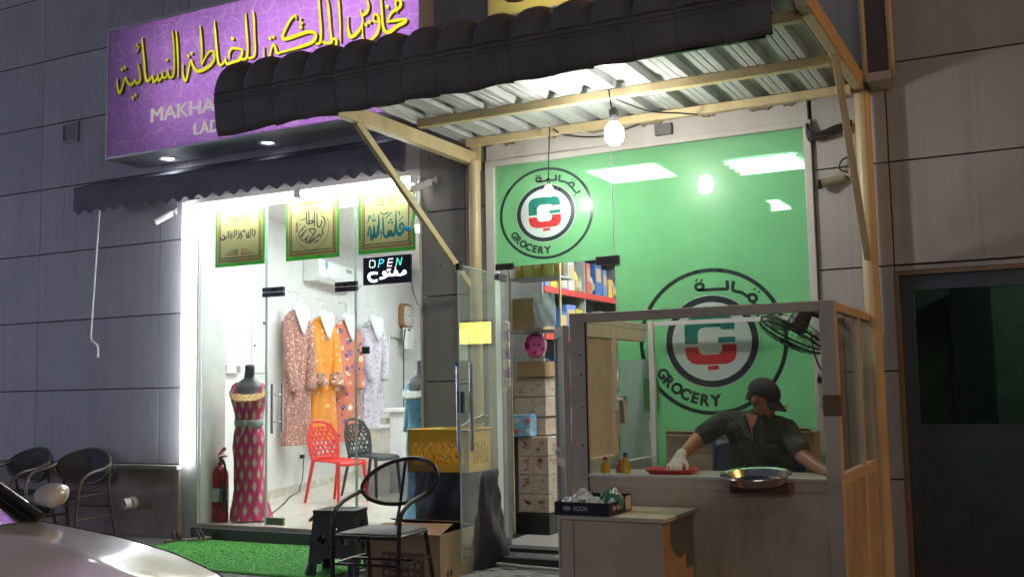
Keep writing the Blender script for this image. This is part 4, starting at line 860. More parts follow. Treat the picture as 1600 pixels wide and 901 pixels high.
for q, (yc, zb, zt, hw, md_, lab, sl) in enumerate(dr_specs):
    t = thing('hanging_dress', lab, 'dress', wall_pt(yc, zb, .10), WROT-radians(26), group=HG)
    H = zt-zb; cy = -.10
    R_ = [(0, 0, cy, hw*1.08, .075, .05, 9), (.25*H, 0, cy, hw*.98, .075, .05, 9), (.5*H, 0, cy, hw*.88, .08, .035, 8), (.66*H, 0, cy, hw*.72, .085, .02, 7), (.78*H, 0, cy, hw*.78, .095, .01, 6), (.88*H, 0, cy, hw*.84, .09, .004, 5), (.945*H, 0, cy, hw*.80, .075, 0, 5), (.985*H, 0, cy, hw*.50, .055, 0, 5), (1.0*H, 0, cy, hw*.24, .035, 0, 5)]
    o = loft(interp(R_), 44).build('gown', md_, t, local=True, smooth=True, angle=180)
    for s in (-1, 1):
        L = .30*H + .16*sl
        pts = [(s*hw*.70, cy-.0, .91*H), (s*hw*.80, cy-.04, .80*H), (s*hw*.78, cy-.075, .80*H-L*.5), (s*hw*.60, cy-.115, .80*H-L)]
        rr = [.062, .064, .058, .058] if q != 1 else [.062, .066, .07, .095]
        P = smooth_tube(pts, 5); n = len(P)
        rad = [rr[min(int(i/(n-1)*3), 2)] + (rr[min(int(i/(n-1)*3)+1, 3)] - rr[min(int(i/(n-1)*3), 2)])*((i/(n-1)*3) % 1 if i < n-1 else 1) for i in range(n)]
        MB().tube(P, rad, 14).build('sleeve', md_, t, local=True, smooth=True, angle=180)
        if q == 1:
            MB().cyl(P[-4], P[-1], .090, .099, 14).build('cuff', M_d2b, t, local=True, smooth=True)
    # neckline panel in the hanger's white bust form
    h = thing('bust_hanger', ['white bust hanger inside the brown paisley dress', 'white bust hanger inside the orange dress', 'white bust hanger inside the coral dress', 'white bust hanger inside the pale lilac dress'][q], 'hanger', wall_pt(yc, zt-.30, .10), WROT-radians(26), group='white bust hangers')
    m = MB(); vz = .34
    def vfn(u, v):
        w = hw*.68*(v**.8)*(1.-.35*max(0, v-.80)/.20); x = (u*2-1)*w
        return (x, cy-.122 - .022*cos((u-.5)*pi) + .05*max(0, v-.45)**1.5, v*vz+.0)
    m.grid(vfn, 12, 12); o = m.build('bust_form', M_form, h, local=True, smooth=True)
    sd = o.modifiers.new('t', 'SOLIDIFY'); sd.thickness = .012
    MB().lathe([(.055, .30), (.05, .345), (.046, .37), (.02, .385)], (0, cy, 0), 16, 1.3, .8).build('neck', M_form, h, local=True, smooth=True)
    MB().tube(smooth_tube([(0, cy, .38), (.0, cy, .45), (.02, cy+.02, .50), (.01, .02, .53), (-.015, .03, .515)]), .004, 6).build('hook', M_steel, h, local=True)

# ------------------------------------------------------------------ dressed mannequins
M_skin = mat('mannequin_grey', (.16, .15, .16), .45, var=.05)
def diamonds(name):
    k = N(name); tc = k.n('ShaderNodeTexCoord'); sp = k.n('ShaderNodeSeparateXYZ'); k.l(tc.outputs['Object'], sp.inputs[0])
    ang = k.math('ARCTAN2', sp.outputs[1], sp.outputs[0])
    u = k.math('MULTIPLY', ang, 5/pi); v = k.math('MULTIPLY', sp.outputs[2], 4.6)
    def dia(du, dv):
        fu = k.math('ABSOLUTE', k.math('SUBTRACT', k.math('FRACT', k.math('ADD', u, du)), .5)); fv = k.math('ABSOLUTE', k.math('SUBTRACT', k.math('FRACT', k.math('ADD', v, dv)), .5))
        return k.math('ADD', fu, fv)
    d1 = dia(7.0, 7.); d2 = dia(7.5, 7.5); d = k.math('MINIMUM', d1, d2)
    c = k.mix(k.math('LESS_THAN', d, .24), srgb('c2386c'), srgb('b0b888'))
    c = k.mix(k.math('LESS_THAN', d, .30), k.mix(k.ramp(k.noise(k.coord(), 12), .3, .7), srgb('b42c60'), srgb('d04478')), c)
    b = k.bsdf(Base_Color=c, Roughness=.55); return k.done(b.outputs[0])
M_m1 = diamonds('print_magenta_diamonds')
M_m2 = floral('print_blue_floral', '86c4e2', [('e09cb6', 7, .2, 1), ('5f9fc8', 9, .25, 2), ('e8dcd8', 12, .12, 5)])
M_lace = floral('lace_peach', 'e8b070', [('f6dcb0', 40, .4, 1), ('c88050', 60, .3, 2)])
M_lace2 = floral('lace_white', 'd8d8cc', [('f0f0e8', 38, .4, 1), ('e0a070', 30, .22, 2), ('88a8b0', 40, .26, 3)])
def mannequin(loc, rot, lab, labd, gown, lace, tie, q):
    t = thing('mannequin', lab, 'mannequin', loc, rot, group='shop mannequins')
    bx = MB().lathe([(.155, 0), (.16, .01), (.15, .025), (.02, .03)], n=24, caps=True); bx.build('base', M_black, t, local=True, smooth=True)
    MB().cyl((0, 0, .02), (0, 0, .9), .014).build('stand', M_steel, t, local=True)
    tr = interp([(.86, 0, 0, .12, .09, 0, 4), (.98, 0, 0, .145, .10, 0, 4), (1.08, 0, 0, .155, .115, 0, 4), (1.17, 0, 0, .165, .12, 0, 4), (1.25, 0, 0.005, .165, .095, 0, 4), (1.295, 0, .01, .12, .07, 0, 4), (1.33, 0, .012, .062, .058, 0, 4), (1.39, 0, .008, .05, .05, 0, 4), (1.45, 0, 0.003, .048, .048, 0, 4), (1.462, 0, 0, .02, .02, 0, 4)], 4)
    loft(tr, 28).build('torso', M_skin, t, local=True, smooth=True, angle=180)
    MB().obox((.055, -.03, 1.40), (.012, .07, .10), .5).build('price_tag', mat('tag_white', (.6, .6, .62), .5), t, local=True)
    t.scale = (.84, .84, 1)
    d = thing('mannequin_dress', labd, 'dress', loc, rot, group='dresses worn by mannequins')
    R_ = interp([(.015, .03, 0, .235, .20, .04, 9), (.10, .02, 0, .215, .18, .04, 9), (.30, .01, 0, .165, .145, .03, 8), (.52, 0, 0, .160, .14, .02, 7), (.68, 0, 0, .178, .15, .012, 6), (.80, 0, 0, .165, .14, .01, 6), (.90, 0, 0, .145, .118, .01, 6), (1.0, 0, 0, .160, .122, .006, 6), (1.10, 0, 0, .190, .135, .012, 7), (1.19, 0, 0, .212, .132, .008, 7), (1.262, 0, .008, .195, .10, 0, 5), (1.292, 0, .01, .150, .086, 0, 5)], 5)
    d.scale = (.84, .84, 1)
    loft(R_, 56, .75).build('gown', gown, d, local=True, smooth=True, angle=180)
    col = MB()
    def cf(u, v):                            # collar yoke round the neck, hanging lower at the front
        a = 2*pi*u; rx = .098+.115*v; ry = .062+.072*v; low = (.5-.5*sin(a))**1.3
        x, y = rx*cos(a), ry*sin(a)
        z = 1.318 - .025*v - .135*low - .05*v*low - .022*abs(cos(a))*v
        return (x, y - (.030+.02*v)*low, z)
    o = col.grid(cf, 40, 8, wrap=True).build('collar', lace, d, local=True, smooth=True, angle=180)
    sd = o.modifiers.new('t', 'SOLIDIFY'); sd.thickness = .012; sd.offset = 1
    for s in ((-1, 1) if q else ()):
        P = smooth_tube([(s*.150, .0, 1.255), (s*.180, .01, 1.18), (s*.182, .0, 1.05), (s*.168, -.06, .82)], 4)
        MB().tube(P, [.046+.004*math.sin(i) for i in range(len(P))], 14).build('sleeve', gown, d, local=True, smooth=True, angle=180)
    if tie:
        b = MB(); n = 40
        def bf(u, v): a = 2*pi*u; return (.152*cos(a), .126*sin(a), .885+.055*v + .004*sin(9*a))
        o = b.grid(bf, n, 2, wrap=True).build('belt', tie, d, local=True, smooth=True); sd = o.modifiers.new('t', 'SOLIDIFY'); sd.thickness = .01; sd.offset = 1
        MB().ball((-.02, -.140, .915), (.028, .02, .03)).build('belt_knot', tie, d, local=True, smooth=True)
        for a_, b_ in ((.16, -.05), (-.05, -.12)):
            MB().hexa([(-.02, -.15, .90), (.0, -.15, .90), (.0, -.14, .90), (-.02, -.14, .90), (-.02+a_, -.158, .90+b_), (.02+a_, -.158, .93+b_), (.02+a_, -.148, .93+b_), (-.02+a_, -.148, .90+b_)]).build('belt_tail', tie, d, local=True, bevel=.004)
mannequin((-6.78, .36, FZ), radians(28), 'dark grey mannequin wearing the magenta dress at the left of the shop', 'magenta dress with green diamonds and peach lace collar on a mannequin', M_m1, M_lace, mat('belt_grey_green', (.32, .37, .36), .6), 0)
mannequin((-5.02, .62, FZ), radians(-10), 'dark mannequin wearing the light blue dress beside the pillar', 'light blue floral dress with white lace collar on a mannequin', M_m2, M_lace2, None, 1)

# ------------------------------------------------------------------ plastic chairs with round holes
def hole_chair(loc, rot, col, lab):
    t = thing('plastic_chair', lab, 'chair', loc, rot, group='plastic chairs with pierced backs')
    cm = mat('chair_plastic_'+col[0], col[1], .35, var=.08)
    ss = MB()
    def seat(u, v):
        x = (u-.5)*(.43-.05*v); y = -.22+.42*v
        return (x, y, .445+.012*(2*u-1)**2 - .03*max(0, .15-v)/.15*1.0 + .01*v)
    o = ss.grid(seat, 10, 10).build('seat', cm, t, local=True, smooth=True); sd = o.modifiers.new('t', 'SOLIDIFY'); sd.thickness = .022
    # backrest sheet with real holes
    b = MB(); nu, nv = 44, 44
    rnd = random.Random(5); holes = []
    for r in range(7):
        for c in range(6):
            holes.append((.13+.148*c+(.074 if r % 2 else 0)+rnd.uniform(-.015, .015), .08+.115*r+rnd.uniform(-.01, .01), rnd.uniform(.046, .064), rnd.uniform(.040, .055)))
    def bk(u, v):
        w = .40 + .05*sin(pi*min(1, v*1.1)) - .17*max(0, v-.72)**1.0*1.4
        x = (u-.5)*w; y = .20 + .10*v + .02*v*v - .06*(2*u-1)**2*(.3+.7*v) + .03
        return (x, y, .45+.43*v - .05*(2*u-1)**2*(v > .5)*(v-.5)*2)
    vs = [bk(i/nu, j/nv) for j in range(nv+1) for i in range(nu+1)]; fs = []
    for j in range(nv):
        for i in range(nu):
            u, v = (i+.5)/nu, (j+.5)/nv
            if .08 < u < .92 and .1 < v < .80 and any(((u-a)/c)**2+((v-bb)/d)**2 < 1 for a, bb, c, d in holes): continue
            if .2 < u < .8 and .84 < v < .93: continue
            fs.append((j*(nu+1)+i, j*(nu+1)+i+1, (j+1)*(nu+1)+i+1, (j+1)*(nu+1)+i))
    o = b.add(vs, fs).build('backrest', cm, t, local=True, smooth=True); sd = o.modifiers.new('t', 'SOLIDIFY'); sd.thickness = .016
    for sx, y0, y1 in ((-1, -.19, -.22), (1, -.19, -.22), (-1, .20, .30), (1, .20, .30)):
        MB().cyl((sx*.185, y0, .45), (sx*.215, y1, 0), .021, .015, 12).build('leg', cm, t, local=True, smooth=True)
hole_chair((-6.92, 1.95, FZ), radians(80), ('red', (.62, .03, .025)), 'red plastic chair with a pierced back in the dress shop')
hole_chair((-7.02, 2.75, FZ), radians(84), ('dark', (.035, .04, .045)), 'dark grey plastic chair with a pierced back behind the red one')
# white desk and bench along the wall
dk = thing('counter_desk', 'plain white counter desk behind the chairs', 'desk', (-6.45, 3.1, FZ))
M_desk = mat('desk_white', (.76, .76, .78), .3, var=.03)
MB().box(-7.05, -5.3, 3.0, 3.5, FZ+.94, FZ+.985).build('top', M_desk, dk, bevel=.006)
MB().box(-7.0, -5.35, 3.06, 3.45, FZ, FZ+.938).build('front_panel', M_desk, dk)
MB().box(-7.13, -7.05, 3.05, 3.4, FZ+.80, FZ+.87).build('side_handle', M_alu, dk)
bn = thing('wall_shelf', 'long white shelf box on the wall under the lilac dress', 'shelf', wall_pt(5.4, .62), WROT)
MB().box(-.7, 1.2, -.34, 0, .17, .22).build('board', M_desk, bn, local=True, bevel=.004)
MB().box(-.65, 1.15, -.30, 0, -.5, .168).build('cabinet', mat('shelf_beige', (.62, .58, .52), .4), bn, local=True)
# fire extinguisher
fe = thing('fire_extinguisher', 'red fire extinguisher on the floor just inside the glass', 'fire extinguisher', (-7.02, .24, FZ), radians(-20))
M_fred = mat('extinguisher_red', (.50, .02, .025), .3, var=.08)
MB().lathe([(.0, 0), (.07, 0), (.078, .015), (.078, .42), (.07, .46), (.045, .50), (.025, .52), (.025, .545)], n=20).build('cylinder', M_fred, fe, local=True, smooth=True)
MB().lathe([(.0785, .19), (.0795, .19), (.0795, .31), (.0785, .31)], n=20).build('label', mat('label_white', (.7, .7, .68), .5), fe, local=True, smooth=True)
MB().cyl((0, 0, .545), (0, 0, .585), .02).build('valve', M_steel, fe, local=True)
MB().hexa([(-.02,-.012,.58),(.11,-.012,.60),(.11,.012,.60),(-.02,.012,.58),(-.02,-.012,.60),(.11,-.012,.615),(.11,.012,.615),(-.02,.012,.60)]).build('handle', M_fred, fe, local=True)
MB().hexa([(-.03,-.012,.61),(.09,-.012,.665),(.09,.012,.665),(-.03,.012,.61),(-.03,-.012,.62),(.08,-.012,.69),(.08,.012,.69),(-.03,.012,.62)]).build('lever', M_fred, fe, local=True)
MB().tube(smooth_tube([(.02, 0, .57), (.10, -.02, .56), (.135, -.02, .48), (.125, -.02, .30)]), .011, 8).build('hose', M_rubber, fe, local=True, smooth=True)
MB().cyl((.125, -.02, .33), (.125, -.02, .10), .022, .026, 12).build('horn', M_rubber, fe, local=True, smooth=True)
MB().tube(smooth_tube([(.05, -.06, .50), (.10, -.055, .42), (.09, -.05, .20), (.03, -.09, .02)]), .007, 6).build('strap', M_rubber, fe, local=True)

# ------------------------------------------------------------------ green glass front of the grocery
gg = thing('green_shopfront', 'grocery glass front covered in green film with two round GROCERY emblems', 'glass wall', (-2.68, 0, .1))
M_film = translucent('green_film', (.29, .61, .345), .45, .3, clear=(.26, (.66, .92, .70)))
def film(x0, x1, z0, z1):
    o = MB().box(x0, x1, -.005, .005, z0, z1).build('film_pane', M_film, gg)
    e = MB()
    for a in (x0, x1-.004): e.box(a, a+.004, -.0065, .0065, z0, z1)
    e.build('glass_edge', M_glassedge, o); return o
film(-3.912, -2.905, 2.268, 3.084); film(-2.899, -1.457, .10, 3.084)
M_l = [mat('logo_black', (.035, .05, .055), .3, coat=.6), mat('logo_white', (.55, .66, .62), .3, var=.04, coat=.6), mat('logo_teal', (.02, .19, .15), .3, coat=.6), mat('logo_red', (.52, .045, .045), .3, coat=.6), mat('logo_rim', (.42, .55, .45), .3, coat=.6)]
def arcp(cx, cy, r, a0, a1, n=5): return [(cx+r*cos(radians(a0+(a1-a0)*i/n)), cy+r*sin(radians(a0+(a1-a0)*i/n))) for i in range(n+1)]
def P(x, y): return ((x-365)/262, -(y-522)/287)
LOGO_AR = [[(317, 278, 6), (322, 282, 6)], [(335, 279, 6), (340, 283, 6)],
           [(320, 318, 5), (316, 302, 6), (326, 294, 6), (340, 297, 6), (342, 310, 6), (332, 320, 5), (320, 318, 5), (342, 320, 6), (356, 320, 6), (390, 320, 6), (420, 321, 6), (428, 318, 6), (427, 288, 6)],
           [(450, 292, 6), (446, 322, 6), (452, 331, 6), (478, 340, 6), (496, 356, 6), (504, 348, 6), (522, 352, 6), (526, 368, 6), (512, 376, 6), (500, 366, 5), (504, 356, 5)],
           [(519, 326, 6), (522, 330, 6)], [(534, 338, 6), (537, 342, 6)],
           [(512, 376, 5), (520, 389, 6), (528, 404, 6), (540, 416, 6), (553, 412, 6), (556, 402, 5)], [(527, 426, 7), (532, 431, 7)]]
def logo(cx, cz, rx, rz):
    m = MB(); F = lambda u, v, w: (cx+u*rx, -.0062-w, cz+v*rz)
    m.c = 0; m.ring(F, 1, 1, .945, .945, .0012, 72)
    m.c = 4; m.ring(F, .640, .640, .620, .620, .0008, 64)
    m.c = 0; m.ring(F, .622, .622, .535, .535, .0014, 64)
    m.c = 1; m.poly([(.54*cos(2*pi*i/64), .54*sin(2*pi*i/64)) for i in range(64)], F, .0009)
    G = lambda u, v, w: F(u, v, w+.0012)
    teal_o = [P(270, 530), P(270, 462), P(274, 445), P(284, 431), P(300, 424), P(318, 422), P(410, 422), P(428, 425), P(440, 434), P(447, 450), P(448, 478)]
    teal_i = [P(402, 478), P(398, 470), P(390, 467), P(342, 467), P(328, 471), P(319, 482), P(317, 495), P(317, 530)]
    n = len(teal_o); m.c = 2
    m.poly(teal_o[:6]+[P(317, 467)]+[P(317, 530)], G, .0006)
    m.poly([P(317, 422), P(410, 422), P(428, 425), P(440, 434), P(447, 450), P(448, 478), P(402, 478), P(398, 470), P(390, 467), P(317, 467)], G, .0006)
    m.poly([P(317, 467), P(345, 467), P(328, 471), P(319, 482), P(317, 495)], G, .0007)
    m.poly([P(388, 507), P(448, 507), P(448, 528), P(388, 528)], G, .0006)
    m.c = 3
    m.poly([P(270, 543), P(317, 543), P(318, 556), P(324, 568), P(338, 574), P(338, 612), P(312, 611), P(292, 604), P(278, 590), P(272, 570)], G, .0006)
    m.poly([P(338, 574), P(382, 574), P(382, 612), P(338, 612)], G, .0006)
    m.poly([P(382, 574), P(394, 569), P(401, 558), P(401, 536), P(451, 536), P(451, 572), P(446, 592), P(433, 606), P(412, 612), P(382, 612)], G, .0006)
    m.poly([P(350, 618), P(388, 616), P(388, 632), P(350, 635)], G, .0006)
    m.c = 0
    K = .0037
    m.strokes([[((x-365)/262, -(y-522)/287, w*K) for x, y, w in st] for st in LOGO_AR], F, .0012, .00003)
    word = 'GROCERY'; R = .80
    for i, ch in enumerate(word):
        a = radians(212 + 60*i/6); vs, fs = text_mesh(ch, 1.0, .002, .055)
        xs = [v[0] for v in vs]; xm = (min(xs)+max(xs))/2; k = .185
        px, py = R*cos(a), R*sin(a); rot = a + pi/2
        m.add([F(px + ((v[0]-xm)*k*1.05*cos(rot) - (v[1]-.35)*k*1.1*sin(rot)), py + ((v[0]-xm)*k*1.05*sin(rot) + (v[1]-.35)*k*1.1*cos(rot)), .0012+(v[2]+.002)*.1) for v in vs], fs)
    m.build('emblem_print', M_l, gg)
logo(-3.468, 2.668, .405, .362); logo(-2.172, 1.615, .548, .528)
for x0, x1, z0, z1 in ((-3.93, -3.755, 2.245, 2.295), (-3.05, -2.86, 2.225, 2.29)):
    MB().box(x0, x1, -.02, .02, z0, z1).build('patch_fitting', M_patch, gg, bevel=.003)
MB().box(-2.885, -2.60, -.0085, -.0065, .72, 1.50).build('pale_patch', mat('pale_film', (.42, .58, .48), .35, var=.12, vscale=5, dirt=((.30, .50, .36), .7, 4)), gg)  # paler patch at the lower left of the film
MB().box(-2.70, -2.58, -.0105, -.009, 1.12, 1.36).build('tape_remnant', mat('film_scrap', (.16, .40, .16), .4), gg)
# opened glass door, hinged at the left jamb
HX, HY, FX, FY = -3.835, -.03, -3.745, -.915
ad = atan2(FY-HY, FX-HX); DL = hypot(FX-HX, FY-HY)
gd = thing('glass_door', 'open glass door of the grocery standing out from the left jamb', 'door', (HX, HY, .09), ad)
MB().box(0, DL, -.005, .005, .0, 2.105).build('pane', M_glassd, gd, local=True)
e = MB().box(DL-.004, DL+.001, -.0055, .0055, 0, 2.105).box(0, DL, -.0052, .0052, 2.1005, 2.1055)
e.build('glass_edge', M_glassedge, gd, local=True)
MB().box(-.02, .16, -.02, .02, 2.06, 2.11).build('patch_fitting', M_patch, gd, local=True, bevel=.003)
MB().box(DL-.06, DL+.004, -.016, .016, 2.065, 2.112).build('patch_fitting', M_black, gd, local=True, bevel=.003)
MB().box(-.02, .16, -.02, .02, 0, .06).build('patch_fitting', M_patch, gd, local=True, bevel=.003)
for s in (-1, 1):
    x = DL-.10+(.02 if s > 0 else 0)
    h = MB().cyl((x, s*.055, .78), (x, s*.055, 1.40), .016, n=14)
    for z in (.92, 1.26): h.cyl((x, 0, z), (x, s*.055, z), .009)
    h.build('handle', M_steel, gd, local=True, smooth=True)
MB().cyl((DL-.10, -.055, 1.38), (DL-.10, -.055, 1.405), .02).build('handle_cap', mat('tape_blue', (.03, .12, .45), .4), gd, local=True)
MB().box(DL-.05, DL-.005, -.02, .02, 1.05, 1.20).build('lock', mat('lock_dark', (.06, .065, .07), .35, .6), gd, local=True, bevel=.004)
MB().box(DL-.17, DL-.03, -.0075, -.0055, 1.42, 1.64).build('notice', mat('notice_pale', (.55, .62, .56), .6), gd, local=True)

# ------------------------------------------------------------------ grocery interior seen through the doorway
struct(MB().box(-4.355, -4.30, .36, 5, 0, 3.3).build('grocery_wall', mat('grocery_paint', (.6, .6, .56), .7)))
struct(MB().box(-4.3, -.9, 5, 5.05, 0, 3.3).build('grocery_wall', MATS['grocery_paint']))
struct(MB().box(-1.43, -1.40, .36, 5, 0, 3.3).build('grocery_wall', MATS['grocery_paint']))
struct(MB().box(-4.3, -1.43, .36, 5, 3.15, 3.2).build('grocery_ceiling', M_white))
struct(MB().box(-3.99, -1.45, .0, 5, -.1, .09).build('grocery_floor', mat('grocery_tile', (.3, .28, .26), .35)))
struct(MB().box(-3.9, -2.9, -.16, .0, 0, .10).build('grocery_step', mat('step_black', (.03, .03, .033), .5, bump=.1)))
for i, (x, y) in enumerate(((-3.08, .92), (-2.6, 3.2))):
    t = thing('ceiling_light', ['square ceiling light just inside the grocery door', 'square ceiling light at the back of the grocery'][i], 'lamp', (x, y, 3.105), group='ceiling lights of the grocery')
    MB().box(-.32, .32, -.32, .32, .0, .04).build('frame', M_white, t, local=True)
    MB().box(-.29, .29, -.29, .29, -.012, -.001).build('diffuser', emit('grocery_light', (.95, 1., .97), L_GROC*2.2), t, local=True)
lv = thing('louvre_light', 'four tube louvred ceiling light seen through the upper right of the green film', 'lamp', (-1.98, 1.1, 3.10))
MB().box(-.33, .33, -.33, .33, .0, .045).build('housing', M_white, lv, local=True)
for k in range(4): MB().cyl((-.28, -.24+.16*k, -.02), (.28, -.24+.16*k, -.02), .013, n=10).build('tube', emit('louvre_tube', (.85, .92, 1.), L_GROC*2.6), lv, local=True, smooth=True)
fz = thing('tall_cabinet', 'tall cabinet inside the grocery showing dark through the green film', 'cabinet', (-2.38, 1.35, .09))
MB().box(-2.66, -2.10, 1.2, 1.7, .09, 2.86).build('body', mat('cabinet_dim', (.05, .07, .06), .5), fz)
MB().box(-2.66, -2.10, 1.18, 1.198, .3, 2.8).build('door', mat('cabinet_dim2', (.07, .09, .08), .4), fz)
yb = thing('yellow_reflection_board', 'glowing yellow board added on the back wall of the grocery for the reflection in the open glass door', 'sign', (-1.9, 4.98, 1.9))  # unseen board, added only to be mirrored in the open door
MB().box(-2.25, -1.5, 4.95, 4.99, 1.86, 2.20).build('case', M_black, yb); MB().box(-2.22, -1.53, 4.935, 4.949, 1.89, 2.17).build('board', emit('reflection_yellow', (1., .85, .18), 2.4), yb)
su = thing('grocery_shelves', 'grocery wall shelving with red front edges along the left wall', 'shelf', (-4.15, 2.4, .1))
M_red = mat('shelf_red', (.55, .04, .04), .4); M_shelf = mat('shelf_grey', (.3, .31, .33), .5)
for z in (.35, .85, 1.35, 1.78, 2.20, 2.62):
    o = MB().box(-4.29, -3.99, 1.02, 4.6, z-.02, z).build('board', M_shelf, su)
    MB().box(-3.99, -3.975, 1.02, 4.6, z-.045, z+.012).build('edge_strip', M_red, su)
for y in (1.0, 1.95, 2.9, 3.85, 4.6): MB().box(-4.30, -3.985, y-.012, y+.012, .1, 2.95).build('upright', M_shelf, su)
MB().box(-4.298, -4.292, 1.0, 4.6, .1, 2.95).build('back_panel', M_shelf, su)
goods = [('box', (.12, .22, .55)), ('box', (.60, .45, .05)), ('packet', (.55, .35, .12)), ('can', (.10, .2, .5)), ('box', (.5, .5, .48)), ('packet', (.62, .5, .05)), ('can', (.25, .35, .15)), ('box', (.55, .12, .1)), ('packet', (.4, .42, .45)), ('box', (.05, .15, .42))]
gn = {'box': 'box of groceries', 'packet': 'packet of groceries', 'can': 'can of groceries'}
def goods_mesh(kind, w, d, h, m, lab, grp, loc):
    nm = {'box': 'grocery_box', 'packet': 'grocery_packet', 'can': 'grocery_can'}[kind]
    t = thing(nm, lab, kind, loc, random.uniform(-.12, .12), group=grp)
    if kind == 'can':
        MB().lathe([(0, 0), (w/2, 0), (w/2, h*.94), (w*.42, h), (0, h)], n=12).build('body', m, t, local=True, smooth=True)
        MB().lathe([(w*.505, h*.2), (w*.505, h*.75)], n=12).build('label', mat('label_pale', (.5, .5, .45), .5), t, local=True, smooth=True)
    elif kind == 'packet':
        MB().grid(lambda u, v: ((u-.5)*w, -d/2*sin(pi*u)*(1-.7*abs(2*v-1)**3), v*h), 6, 6).grid(lambda u, v: ((u-.5)*w, d/2*sin(pi*u)*(1-.7*abs(2*v-1)**3), v*h), 6, 6).build('bag', m, t, local=True, smooth=True)
        MB().box(-w*.3, w*.3, -d/2-.002, -d/2*.7, h*.3, h*.6).build('print_patch', mat('label_warm', (.6, .42, .2), .4), t, local=True)
    else:
        MB().box(-w/2, w/2, -d/2, d/2, 0, h).build('carton', m, t, local=True, bevel=.003)
        MB().box(-w*.36, w*.36, -d/2-.002, -d/2, h*.45, h*.85).build('print_patch', mat('label_warm', (.6, .42, .2), .4), t, local=True)
    return t
rnd = random.Random(11)
cname = lambda c: ('blue' if c[2] > c[0]*1.5 and c[2] > .2 else 'yellow' if c[0] > .5 and c[1] > .4 and c[2] < .2 else 'red' if c[0] > .4 and c[1] < .2 else 'brown' if c[0] > c[2]*2 and c[0] > .3 else 'grey' if c[0] > .35 else 'green')
ORD = ['first', 'second', 'third', 'fourth', 'fifth', 'sixth', 'seventh', 'eighth', 'ninth', 'tenth', 'eleventh', 'twelfth', 'thirteenth', 'fourteenth', 'fifteenth', 'sixteenth', 'seventeenth', 'eighteenth', 'nineteenth', 'twentieth', 'twenty-first', 'twenty-second', 'twenty-third', 'twenty-fourth', 'twenty-fifth', 'twenty-sixth']
y = 1.14; i = 0
while y < 3.7:
    kd, c = goods[i % len(goods)]
    w = rnd.uniform(.09, .15); h = rnd.uniform(.2, .34) if kd != 'can' else .16
    t = goods_mesh(kd, w, .1, h, mat('goods_%d' % (i % len(goods)), c, .35), '%s grocery %s, %s from the door on the top red edged shelf' % (cname(c), kd, ORD[i]), 'groceries on the red edged shelf', (-4.055, y, 2.2))
    t.rotation_euler.z += pi/2
    y += w + .015; i += 1
for z in (1.78, 1.35, .85):
    y = 1.5; k0 = i
    while y < 3.2:
        kd, c = goods[i % len(goods)]; w = rnd.uniform(.12, .18)
        t = goods_mesh(kd, w, .12, rnd.uniform(.2, .30) if kd != 'can' else .18, mat('goods_%d' % (i % len(goods)), c, .35), '%s grocery %s, %s from the door on the %s wall shelf' % (cname(c), kd, ORD[i-k0], {1.78: 'second highest', 1.35: 'middle', .85: 'low'}[z]), 'groceries on the lower shelves', (-4.07, y, z))
        t.rotation_euler.z += pi/2
        y += w+.03; i += 1
# end of the shelving facing the door: rack of golden packets over a brown carton
rk = thing('snack_rack', 'small rack with golden snack packets at the top of the doorway', 'rack', (-3.95, .65, 1.5))
MB().box(-4.10, -3.62, .56, .86, 2.225, 2.24).build('board', M_shelf, rk)
for x in (-4.10, -3.63): MB().box(x, x+.015, .56, .58, .1, 2.7).build('upright', M_cream, rk)
MB().box(-4.10, -3.62, .56, .86, 1.775, 1.79).build('board', M_shelf, rk)
for k in range(5):
    goods_mesh('packet', .095, .06, .26, mat('gold_%d' % (k % 2), ((.42, .27, .06), (.5, .4, .12))[k % 2], .3), ['shiny gold', 'pale gold'][k % 2] + ' snack packet, %s from the left on the rack in the doorway' % ORD[k], 'golden snack packets', (-4.05+k*.095, .66, 2.24))
def carton(name, lab, grp, x0, x1, y0, y1, z0, z1, m, marks=True):
    t = thing(name, lab, 'carton', ((x0+x1)/2, (y0+y1)/2, z0), group=grp)
    MB().box(x0, x1, y0, y1, z0+.002, z1-.002).build('body', m, t, bevel=.004)
    MB().box((x0+x1)/2-.025, (x0+x1)/2+.025, y0-.0015, y1, z1-.002, z1-.0005).build('tape', mat('tape_tan', (.35, .24, .14), .3), t)
    if marks:
        b = MB(); r = random.Random(int(x0*1000+z0*777))
        for k in range(7):
            u = x0 + .03 + (x1-x0-.09)*r.random(); v = z0 + .03 + (z1-z0-.07)*r.random(); w = r.uniform(.015, .05); h = r.uniform(.008, .025)
            b.box(u, min(u+w, x1-.02), y0-.0016, y0-.0004, v, v+h)
        for k in range(4):
            u = y0 + .03 + (y1-y0-.09)*r.random(); v = z0 + .03 + (z1-z0-.07)*r.random()
            b.box(x1+.0004, x1+.0016, u, u+r.uniform(.02, .05), v, v+r.uniform(.01, .03))
        b.build('printing', mat('carton_ink', (.40, .22, .17), .7), t)['kind'] = 'stuff'
    return t
M_ctn = mat('carton_pale', (.50, .40, .34), .75, var=.1, vscale=7, bump=.1, dirt=((.34, .22, .17), .5, 9))
carton('stock_carton', 'plain brown carton behind the pink ball', 'cartons inside the grocery door', -4.09, -3.80, .60, .84, 1.792, 2.07, M_card, False)
carton('stock_carton', 'plain brown carton under the pink ball', 'cartons inside the grocery door', -4.13, -3.86, .75, 1.05, 1.40, 1.535, M_card, False)
for k in range(2): carton('stock_carton', ['lower', 'upper'][k]+' printed carton of the pair stacked just below the brown carton', 'cartons inside the grocery door', -4.19, -3.885, .80, 1.1, 1.06+.17*k, 1.228+.17*k, M_ctn)
carton('stock_carton', 'printed carton hidden behind the blue tissue pack', 'cartons inside the grocery door', -4.20, -3.90, .82, 1.1, .90, 1.058, M_ctn)
